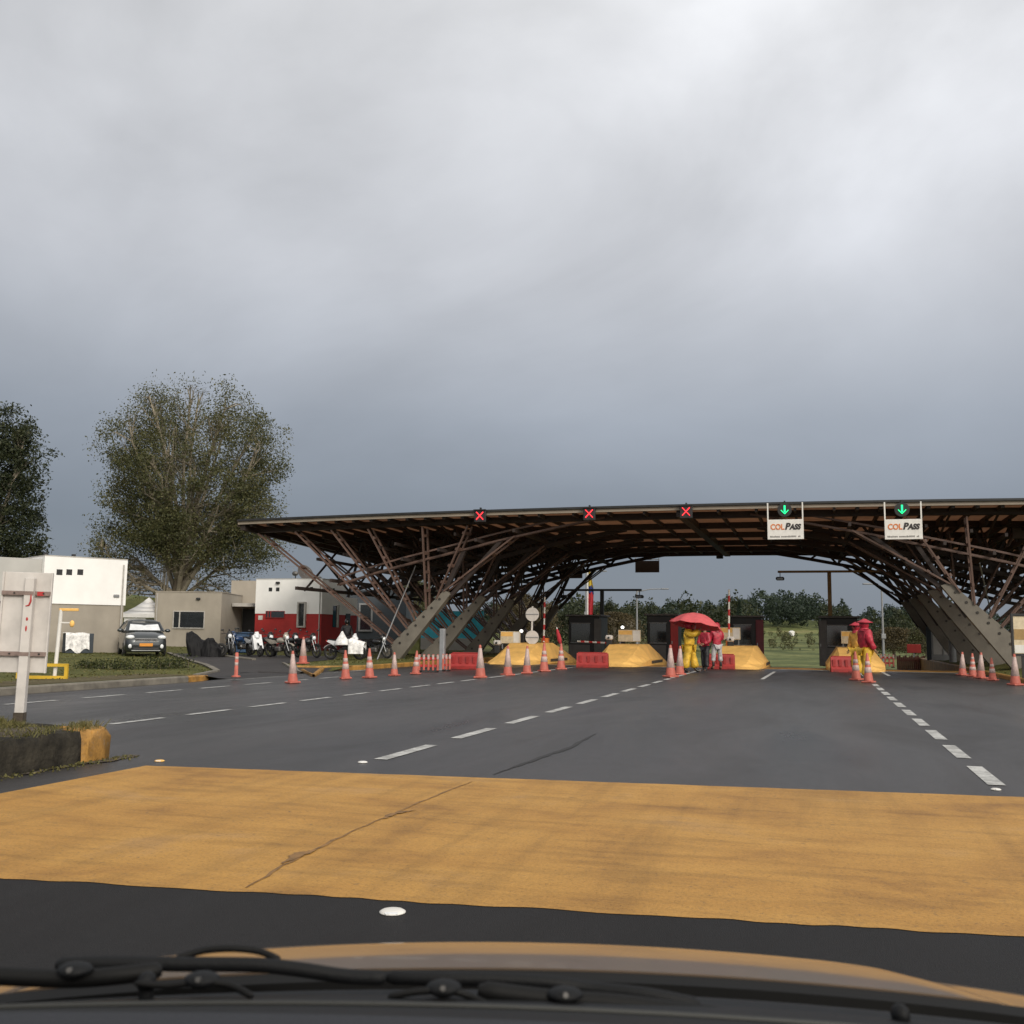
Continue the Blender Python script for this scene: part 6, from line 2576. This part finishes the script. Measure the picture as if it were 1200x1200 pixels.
# glazed kiosk seen under the right fins
p = SP(1106, 56, 0)
t = thing('kiosk', 'pale glazed kiosk standing behind the right concrete fins', 'kiosk', (p.x, p.y, .1), YAW * .4)
fr = MB()
for x in (-.55, 0, .55):
    fr.bx(x - .04, x + .04, -.04, .04, 0, 2.1)
fr.bx(-.6, .6, -.05, .05, 2.1, 2.22).bx(-.6, .6, -.05, .05, .0, .35)
fr.build('frame', MAT['greypaint'], t)
MB().bx(-.51, -.04, -.01, .01, .352, 2.098).bx(.04, .51, -.01, .01, .352, 2.098).build('glazing', MAT['wallgrey'], t)
MB().bx(-.6, .6, .06, 1.2, 2.1, 2.2).bx(-.6, .6, 1.14, 1.2, 0, 2.098).build('rear_wall', MAT['wallslate'], t)
p = SP(1117, 52, 0)
t = thing('grey_bollard', 'thick grey bollard at the foot of the hindmost right fin', 'bollard', (p.x, p.y, .1))
MB().cyl((0, 0, 0), (0, 0, 1.25), .17, n=14).build('shaft', MAT['greypaint'], t)
MB().lathe([(.19, 1.25), (.19, 1.29), (.05, 1.36)], n=14).build('cap', MAT['greypaint'], t)

# ================================================================== TREES
def limb_mesh(mb, p, dirn, length, r0, r1, rng, bend=.25, seg=5, n=6, up=.1):
    pts, rad = [Vector(p)], [r0]
    d = Vector(dirn).normalized()
    for i in range(seg):
        d = (d + Vector((rng.uniform(-1, 1), rng.uniform(-1, 1), rng.uniform(-1, 1))) * bend * .35 + Vector((0, 0, up * .3))).normalized()
        pts.append(pts[-1] + d * length / seg)
        rad.append(r0 + (r1 - r0) * (i + 1) / seg)
    mb.tube(pts, rad, n)
    return pts


def big_tree(px, d, label, cz, rx, rz_, seed, nleaf, leafm, thin_top, trunk_r=.55, size=.26, off=0.0, trunk_h=5.0, limbs=16):
    rng = random.Random(seed)
    nr = np.random.default_rng(seed)
    b = SP(px, d, 0)
    zb = ground_z(b.x, b.y) - .1
    t = thing('tree', label, 'tree', (b.x, b.y, zb), YAW)
    cz = cz - zb
    tr, br = MB(), MB()
    pts = [Vector((0, 0, -.2)), Vector((.05, 0, trunk_h * .3)), Vector((-.05, 0, trunk_h * .7)), Vector((.1, .05, trunk_h))]
    tr.tube(pts, [trunk_r * 1.35, trunk_r, trunk_r * .85, trunk_r * .75], 12)
    tips = []

    def inside(p):
        q = ((p.x - off) / rx) ** 2 + (p.y / (rx * .85)) ** 2 + ((p.z - cz) / rz_) ** 2
        return q
    for i in range(limbs):
        az = 2 * math.pi * i / limbs * 1.618 * 2 + rng.uniform(-.3, .3)
        el = R(rng.choice((28, 42, 55, 66, 76, 84)) + rng.uniform(-6, 6))
        h0 = trunk_h * rng.uniform(.55, 1.0)
        dirn = Vector((math.cos(az) * math.cos(el), math.sin(az) * math.cos(el), math.sin(el)))
        # length to shell
        p0 = Vector((0, 0, h0))
        ln = 1.0
        while inside(p0 + dirn * ln) < .62 and ln < 30 or (p0 + dirn * ln).z < cz - rz_ * .75:
            ln += .4
            if ln > 26:
                break
        lp = limb_mesh(br, p0, dirn, ln, trunk_r * .42, .07, rng, .3, 7, 7, .12)
        for k in range(2, 8):
            for q in range(3):
                a = lp[k]
                ax = Vector((rng.uniform(-1, 1), rng.uniform(-1, 1), rng.uniform(-.25, .9))).normalized()
                ou = Vector((a.x - off, a.y, (a.z - cz) * .6)).normalized()
                dd = (ax + ou * .9 + dirn * .6).normalized()
                l2 = rng.uniform(.16, .34) * rx
                sp = limb_mesh(br, a, dd, l2, .07, .022, rng, .4, 4, 5, .15)
                for m_ in (2, 3, 4):
                    for w in range(2):
                        dd2 = (Vector((rng.uniform(-1, 1), rng.uniform(-1, 1), rng.uniform(-.3, 1))) + dd).normalized()
                        tw = limb_mesh(br, sp[m_], dd2, rng.uniform(.7, 1.5), .022, .008, rng, .5, 2, 3, .1)
                        tips.append(tw[-1])
    # keep the bare wood inside the crown outline
    for vi, (a_, b_, c_) in enumerate(br.v):
        if c_ < cz - rz_ * .55:
            continue
        e_ = math.sqrt(((a_ - off) / rx) ** 2 + (b_ / (rx * .85)) ** 2 + ((c_ - cz) / rz_) ** 2)
        if e_ > .95:
            f_ = (.95 + (e_ - .95) * .08) / e_
            br.v[vi] = (off + (a_ - off) * f_, b_ * f_, cz + (c_ - cz) * f_)
    trunk = tr.build('trunk', MAT['bark'], t)
    br.build('limbs', MAT['twig'], trunk)
    T = np.array([tuple(p) for p in tips])
    # twig tips outside the outline are pulled in; tips in the thin zone lose most leaves
    c0 = np.array([off, 0, cz])
    q = ((T - c0) / np.array([rx, rx * .85, rz_]))
    rad = np.linalg.norm(q, axis=1)
    q[rad > 1.03] *= (1.03 / rad[rad > 1.03])[:, None]
    T = q * np.array([rx, rx * .85, rz_]) + c0
    # extra shell clumps to round the outline out
    ns = int(len(T) * .75)
    u = nr.normal(size=(ns, 3))
    u /= np.linalg.norm(u, axis=1)[:, None]
    u[:, 2] = np.where(u[:, 2] < -.75, -u[:, 2], u[:, 2])
    rr = nr.uniform(.62, 1.0, size=(ns, 1)) * (1 + .14 * np.sin(u[:, :1] * 7 + seed) * np.cos(u[:, 2:3] * 6) + .06 * np.sin(u[:, 1:2] * 15 + u[:, 2:3] * 13))
    T = np.vstack([T, c0 + u * rr * np.array([rx, rx * .85, rz_])])
    q = (T - c0) / np.array([rx, rx * .85, rz_])
    T[:, 0] = off + (T[:, 0] - off) * (1 + .16 * np.clip(-q[:, 2], 0, .8))
    dens = np.ones(len(T))
    dens *= np.where(q[:, 2] < -.70, .25, 1.0)
    if thin_top > 0:
        core = np.exp(-((q[:, 0] - .05) / .42) ** 2) * np.clip(.35 + q[:, 2] * 1.1, 0, 1)
        dens *= 1 - thin_top * core
    dens *= .35 + .9 * (np.sin(q[:, 0] * 8 + seed) * np.sin(q[:, 1] * 7) * np.sin(q[:, 2] * 8 + 1) > -.25)
    dens *= nr.uniform(.3, 1.6, len(T))
    lob = nr.normal(size=(70, 3))
    lob /= np.linalg.norm(lob, axis=1)[:, None]
    lob *= nr.uniform(.55, .98, size=(70, 1))
    dl = np.min(np.linalg.norm(q[:, None, :] - lob[None], axis=2), axis=1)
    dens *= .30 + np.exp(-(dl / .20) ** 2)
    cnt = np.maximum(0, np.round(dens / dens.sum() * nleaf)).astype(int)
    P = np.repeat(T, cnt, axis=0)
    P = P + np.clip(nr.normal(size=P.shape), -1.7, 1.7) * np.array([.36, .36, .30]) * (rx / 7.5) ** .5
    quads_mesh('crown', leaf_quads(P, size, nr), leafm, t)
    return t


bt = big_tree(205, 78, 'big round crowned tree with sparse twiggy top behind the grey beige block', 12.0, 7.5, 8.5, 11, 105000, MAT['leaf_a'], .88, .5, .18, .65, 5.2, 22)
# pale hanging roots and vines down the trunk's left side
rng = random.Random(3)
vn = MB()
for i in range(9):
    x = -.45 - rng.uniform(0, .5)
    pts = [Vector((x + rng.uniform(-.1, .1) - .05 * z, -.6 - rng.uniform(0, .5), z)) for z in (1.2 + rng.uniform(0, 2), 5, 9, 13, 15.5 + rng.uniform(-2, 1.5))]
    for q in pts:
        q.x += .045 * q.z
    vn.tube(pts, [.025, .03, .03, .03, .02], 5)
vn.build('hanging_vine', MAT['twig'], bt)
big_tree(-32, 80, 'dark dense tree cut off by the left edge of the photo', 11.0, 5.0, 8.0, 5, 60000, MAT['leaf_b'], .1, .5, .25, .0, 4.0, 14)
# trees behind the plaza
big_tree(480, 92, 'olive tree half hidden behind the front left fin and struts', 3.4, 2.6, 2.4, 21, 7000, MAT['leaf_a'], .2, .22, .24, 0, 1.4, 8)
big_tree(612, 88, 'rounded brownish tree behind the left canopy arch, above the round signs', 2.3, 3.0, 2.1, 22, 10000, MAT['leaf_brown'], .1, .22, .20, 0, 1.2, 9)
big_tree(668, 105, 'dark broad tree right of the round sign backs', 1.3, 2.8, 1.9, 23, 8000, MAT['leaf_b'], .1, .2, .22, 0, 1.4, 8)
big_tree(720, 118, 'brownish tree behind the flag and the dark gantry post', 1.4, 3.6, 2.1, 24, 10000, MAT['leaf_brown'], .1, .24, .23, 0, 1.4, 9)
big_tree(713, 150, 'taller pointed dark tree peeping above the brownish one', 3.6, 1.4, 2.9, 25, 5000, MAT['leaf_b'], .1, .22, .25, 0, 2.4, 8)
big_tree(782, 135, 'dark tree right of the grey street lamp, behind the umbrella', 2.2, 3.2, 2.2, 26, 8000, MAT['leaf_far'], .1, .24, .26, 0, 1.6, 8)
big_tree(1048, 128, 'brownish spreading tree right of the short armed street lamp', .6, 3.0, 1.7, 27, 9000, MAT['leaf_brown'], .15, .2, .22, 0, 1.0, 9)
big_tree(1086, 98, 'olive tree nearest the right concrete fins', 1.0, 1.5, 1.7, 28, 7000, MAT['leaf_a'], .1, .16, .18, 0, 1.0, 8)
big_tree(1052, 210, 'tall flat topped far tree above the right hand trees', 4.0, 2.8, 2.1, 29, 5000, MAT['leaf_far'], .1, .26, .32, 0, 3, 8)
big_tree(1078, 190, 'second tall far tree, close to the right concrete fins', 3.3, 2.3, 2.2, 30, 5000, MAT['leaf_far'], .1, .26, .30, 0, 3, 8)
# thin pale tree trunk at right
# pine silhouettes standing out of the forest ridge


def conifer(px, d, ytop, w, label, seed):
    nr = np.random.default_rng(seed)
    b = SP(px, d, 0)
    zb = ground_z(b.x, b.y)
    h = AtD(px, ytop, d).z - zb
    t = thing('conifer', label, 'tree', (b.x, b.y, zb), 0, 'pointed conifers on the ridge')
    n = 1500
    f = nr.uniform(0, 1, n) ** .8
    lay = np.abs(np.sin(f * 14))
    a = nr.uniform(0, 2 * np.pi, n)
    r = w * (1 - f) * (.4 + .6 * lay) * nr.uniform(.3, 1, n) ** .5 + .1
    P = np.stack([r * np.cos(a), r * np.sin(a), h * (.1 + .9 * f) - r * .15], 1)
    quads_mesh('crown', leaf_quads(P, h * .05, nr), MAT['leaf_far'], t)
    MB().tube([(0, 0, 0), (0, 0, h * .97)], [h * .022, h * .004], 6).build('trunk', MAT['bark'], t)


conifer(867, 200, 703, 1.6, 'narrow spire shaped conifer just right of the raised barrier arm', 1)
conifer(786, 280, 706, 2.2, 'small conifer on the ridge left above the umbrella', 2)
conifer(1022, 240, 726, 2.4, 'conifer right of the hooded person, below the gantry lamp', 3)
conifer(664, 270, 712, 2.6, 'conifer on the ridge left of the flag', 4)

# distant forest on the rise: reads as one mass
def forest(pxs, d0, d1, n, hmin, hmax, seed, per, ls=.105):
    nr = np.random.default_rng(seed)
    out = []
    for i in range(n):
        px = nr.uniform(*pxs)
        d = nr.uniform(d0, d1)
        b = SP(px, d, 0)
        z = ground_z(b.x, b.y)
        extra = 1.0 + .25 * math.exp(-((px - 925) / 48) ** 2) - .25 * math.exp(-((px - 1010) / 40) ** 2)
        h = (hmin + (hmax * 1.45 - hmin) * nr.uniform(0, 1) ** 2.2) * extra
        w = h * nr.uniform(.26, .5)
        u = nr.normal(size=(per, 3))
        u /= np.linalg.norm(u, axis=1)[:, None]
        rr = nr.uniform(.55, 1.0, size=(per, 1)) * (1 + .22 * np.sin(u[:, :1] * 5 + i) * np.cos(u[:, 2:] * 5 + i))
        P = u * rr * np.array([w, w, h * .5]) + np.array([b.x, b.y, z + h * .55])
        out.append(leaf_quads(P, h * ls, nr))
    return np.concatenate(out)


V = forest((560, 1230), 285, 345, 260, 3.6, 6.0, 41, 460)
tag(quads_mesh('far_forest', V, MAT['leaf_far']), kind='stuff')
V = np.concatenate([forest((590, 884), 190, 270, 110, 3.6, 6.4, 43, 420), forest((966, 1120), 150, 230, 60, 3.0, 5.2, 44, 420)])
tag(quads_mesh('woodland', V, MAT['leaf_b']), kind='stuff')
# scrub in the rough field below the forest
V = forest((600, 1200), 150, 265, 420, .35, 1.5, 42, 130, .17)
tag(quads_mesh('field_scrub', V, MAT['leaf_a']), kind='stuff')
# wooden fence posts on the grass hill behind the buildings
b0, b1 = SP(186, 104, 0), SP(330, 104, 0)
t = thing('wire_fence', 'thin wire fence on posts along the grass rise under the big tree', 'fence', (b0.x, b0.y, 0))
wf = MB()
prev = None
for i in range(17):
    q = b0.lerp(b1, i / 16)
    z = ground_z(q.x, q.y)
    po = MB().cyl((q.x - b0.x, q.y - b0.y, z - .2), (q.x - b0.x, q.y - b0.y, z + 1.3), .06, n=6).build('fence_post', MAT['bark'], t)
    c = Vector((q.x - b0.x, q.y - b0.y, z))
    if prev is not None:
        for hh in (.5, .85, 1.2):
            wf.cyl(prev + Vector((0, 0, hh)), c + Vector((0, 0, hh)), .012, n=4)
    prev = c
wf.build('wire', MAT['steel'], t)
# white shed far out in the field
p = SP(928, 262, 0)
zz_ = ground_z(p.x, p.y)
t = thing('field_shed', 'tiny white shed far out in the green field under the forest', 'shed', (p.x, p.y, zz_), .5)
MB().bx(-.55, .55, -.5, .5, 0, .95).build('wall', MAT['wallwhite'], t)
MB().prism([(-.65, .952), (.65, .952), (0, 1.3)], -.6, .6).build('roof', MAT['wallwhite'], t)

# small studs on the road
for px, py, mat, lab, s in ((460, 1069, 'whitepaint', 'white road stud on the dark asphalt just ahead of the bonnet', 1.0), (425, 893.5, 'whitepaint', 'white road stud at the near end of the left dashed line', .8),
                            (187, 892, 'nose', 'yellow road stud near the far left corner of the painted band', .8), (1167, 925.5, 'whitepaint', 'white road stud at the near end of the right dashed line', .7)):
    p = G(px, py, .004)
    t = thing('road_stud', lab, 'road stud', p, YAW, 'reflective road studs')
    MB().lathe([(.062 * s, 0), (.062 * s, .004), (.050 * s, .011), (.030 * s, .014), (.002, .0145)], n=20).build('body', MAT[mat], t)
    MB().bx(-.03 * s, .03 * s, -.058 * s, -.046 * s, .003, .012, .002).build('reflector', MAT['lens'], t)

# ================================================================== OUR OWN CAR
own = thing('own_car', 'champagne bonnet, black wiper cowl and dashboard of the car the photo was taken from', 'car', (0, 0, 0), YAW)


def hood_z(x, y):
    d = y - .98
    return .985 - .17 * d - .14 * d * d - .11 * x * x - .35 * max(0, abs(x) - .62) ** 2 * 2 - max(0, d - .62) ** 2 * 1.2


def rear(x):
    return .99 - .10 * x * x


def hood_fn(u, v):
    x = -.74 + 1.48 * u
    y0 = rear(x)
    y = y0 + v * (.95 - .18 * (2 * u - 1) ** 2)
    z = hood_z(x, y)
    # raised centre panel with soft shoulders
    z += .010 * sm((.50 - .05 * v - abs(x)) / .07)
    return (x, y, z)


MB().slab(hood_fn, [i / 60 for i in range(61)], [i / 30 for i in range(31)], .02).build('bonnet', MAT['hood'], own)
# body sides and front below the bonnet
bdm = MB()
for s in (-1, 1):
    bdm.grid(lambda u, v: (s * (.75 + .05 * math.sin(v * 3.0)), -2.2 + u * 4.0 - (.15 * (u - .8) if u > .8 else 0), .22 + v * (min(hood_z(.74, max(.98, -2.2 + u * 4.0)), .93) - .25)), [i / 20 for i in range(21)], [i / 6 for i in range(7)])
bdm.grid(lambda u, v: (-.74 + 1.48 * u, 1.93 - .18 * (2 * u - 1) ** 2 + .12 * math.sin(v * 3.1), .22 + v * (hood_z(-.74 + 1.48 * u, 1.9) - .25)), [i / 16 for i in range(17)], [i / 6 for i in range(7)])
bdm.build('body', MAT['hood'], own)
# roof above and behind the lens
MB().slab(lambda u, v: (-.55 + 1.1 * u, -1.7 + 1.72 * v, 1.47 - .06 * (2 * u - 1) ** 2 - .05 * max(0, v - .8) * 5 * (v - .8)), [i / 10 for i in range(11)], [i / 10 for i in range(11)], .05).build('roof', MAT['hood'], own)
pl = MB()
for s in (-1, 1):
    pl.bar((s * .60, -.02, 1.40), (s * .76, .66, 1.0), .06, .05).bar((s * .60, -.85, 1.40), (s * .74, -.85, .92), .12, .05).bar((s * .60, -1.6, 1.38), (s * .72, -2.0, .92), .2, .06)
pl.build('pillar', MAT['hood'], own)
for s in (-1, 1):
    for yy in (1.45, -1.35):
        w = MB().torus((s * .70, yy, .29), .21, .08, 22, 8).build('wheel', MAT['tyre'], own)
        MB().cyl((s * .74, yy, .29), (s * .77, yy, .29), .18, n=18).build('rim', MAT['steel'], w)


# cowl: black plastic rising from the bonnet edge to the foot of the glass
def tiltz(x):
    return -.020 * (x + .20)


def near_y(x):
    return .765 - .08 * x * x


def cowl_fn(u, v):
    x = -.74 + 1.48 * u
    y1 = rear(x) - .012
    y0 = near_y(x)
    za = 1.036 - .06 * x * x + tiltz(x)
    zb = hood_z(x, rear(x)) - .006
    z = za + (zb - za) * v + .006 * math.sin(math.pi * v) - .005 * (abs(v - .45) < .06)
    return (x, y0 + (y1 - y0) * v, z)


MB().slab(cowl_fn, [i / 40 for i in range(41)], [i / 14 for i in range(15)], .015).build('cowl', MAT['blackplastic'], own)
XS = [-.74 + 1.48 * i / 40 for i in range(41)]
MB().tube([(x, near_y(x) - .006, 1.042 - .06 * x * x + tiltz(x)) for x in XS], .0022, 8).build('glass_seal', MAT['seal'], own)
MB().slab(lambda u, v: (-.735 + 1.47 * u, rear(-.735 + 1.47 * u) - .016 + .0145 * v, hood_z(-.735 + 1.47 * u, rear(-.735 + 1.47 * u)) + .0085 - .004 * (1 - v)), [i / 60 for i in range(61)], [0, .5, 1], .045).build('gap_shade_strip', MAT['rubber'], own)  # black strip stands in for the shade in the gap behind the bonnet
MB().slab(lambda u, v: (-.72 + 1.44 * u, near_y(-.72 + 1.44 * u) - .10 + .09 * v, 1.064 - .022 * v - .06 * (-.72 + 1.44 * u) ** 2 + tiltz(-.72 + 1.44 * u)), [i / 30 for i in range(31)], [0, .5, 1], .012).build('shade_band', MAT['rubber'], own)
MB().slab(lambda u, v: (-.70 + 1.4 * u, .15 + .505 * v - .07 * (-.70 + 1.4 * u) ** 2, 1.072 - .05 * (-.70 + 1.4 * u) ** 2 + 1.3 * tiltz(-.70 + 1.4 * u) - .25 * max(0, .25 - v) ** 2), [i / 30 for i in range(31)], [i / 10 for i in range(11)], .06).build('dashboard', MAT['dash'], own)


def cp(px, py, d):
    """own-car local point: right, forward, up"""
    p = AtD(px, py, d)
    return Vector((p.dot(RIGHT), p.dot(FWD), p.z))


def smooth_path(P, k=5):
    out = []
    n = len(P)
    for i in range(n - 1):
        p0, p1, p2, p3 = P[max(0, i - 1)], P[i], P[i + 1], P[min(n - 1, i + 2)]
        for j in range(k):
            t = j / k
            out.append(.5 * ((2 * p1) + (p2 - p0) * t + (2 * p0 - 5 * p1 + 4 * p2 - p3) * t * t + (3 * p1 - p0 - 3 * p2 + p3) * t ** 3))
    out.append(P[-1])
    return out


def rod(pts, rad, name, mat, parent):
    P = smooth_path([cp(*q) for q in pts])
    rr = [rad * (.55 if i in (0, len(P) - 1) else 1) for i in range(len(P))]
    return MB().tube(P, rr, 8).build(name, MAT[mat], parent)


def lug(px, py, d, parent, w=.017):
    c = cp(px, py, d)
    MB().ell(c, (w * .72, .012, .0075), 16, 10, None, lambda p: Vector((p.x * (1.15 - .2 * (p.z < 0)), p.y, max(p.z, -.006) * .8))).build('pivot_cap', MAT['blackplastic'], parent)
    n_ = Vector((0, -.95, .30))
    MB().cyl(c + n_ * .009, c + n_ * .0125, .0021, n=10).build('bolt', MAT['engine'], parent)


w1 = rod([(66, 1131, .87), (120, 1129, .87), (215, 1130, .87), (300, 1131, .87), (350, 1136, .87), (405, 1144, .87), (452, 1146, .87)], .0060, 'wiper_arm', 'blackplastic', own)
rod([(205, 1124, .875), (238, 1114, .88), (272, 1111.5, .88), (304, 1115, .88), (328, 1125, .875)], .0030, 'spring_cover', 'rubber', w1)
rod([(-40, 1142, .84), (20, 1145, .84), (80, 1147, .84), (130, 1144, .84), (190, 1137, .85)], .0072, 'blade', 'rubber', w1)
rod([(158, 1152, .82), (195, 1155, .82), (237, 1151, .82), (270, 1155, .82), (296, 1168, .81)], .0028, 'linkage', 'rubber', w1)
lug(88, 1137, .835, w1)
lug(237, 1148, .825, w1)
w2 = rod([(452, 1145, .88), (520, 1147, .87), (590, 1148, .87), (650, 1152, .87), (690, 1158, .87), (760, 1166, .86), (820, 1178, .86)], .0058, 'wiper_arm', 'blackplastic', own)
rod([(560, 1160, .83), (640, 1170, .83), (720, 1176, .83), (800, 1186, .83), (900, 1200, .83)], .0075, 'blade', 'rubber', w2)
rod([(455, 1168, .82), (490, 1162, .82), (525, 1161, .82), (552, 1168, .82), (580, 1182, .81)], .0028, 'linkage', 'rubber', w2)
lug(520, 1158, .825, w2)
lug(662, 1166, .825, w2)
for px, py in ((172, 1151), (1055, 1189)):
    c = cp(px, py, .83)
    MB().ell(c, (.0075, .009, .008), 10, 6).cyl(c, c + Vector((0, 0, -.02)), .006, n=8).build('washer_jet', MAT['blackplastic'], own)
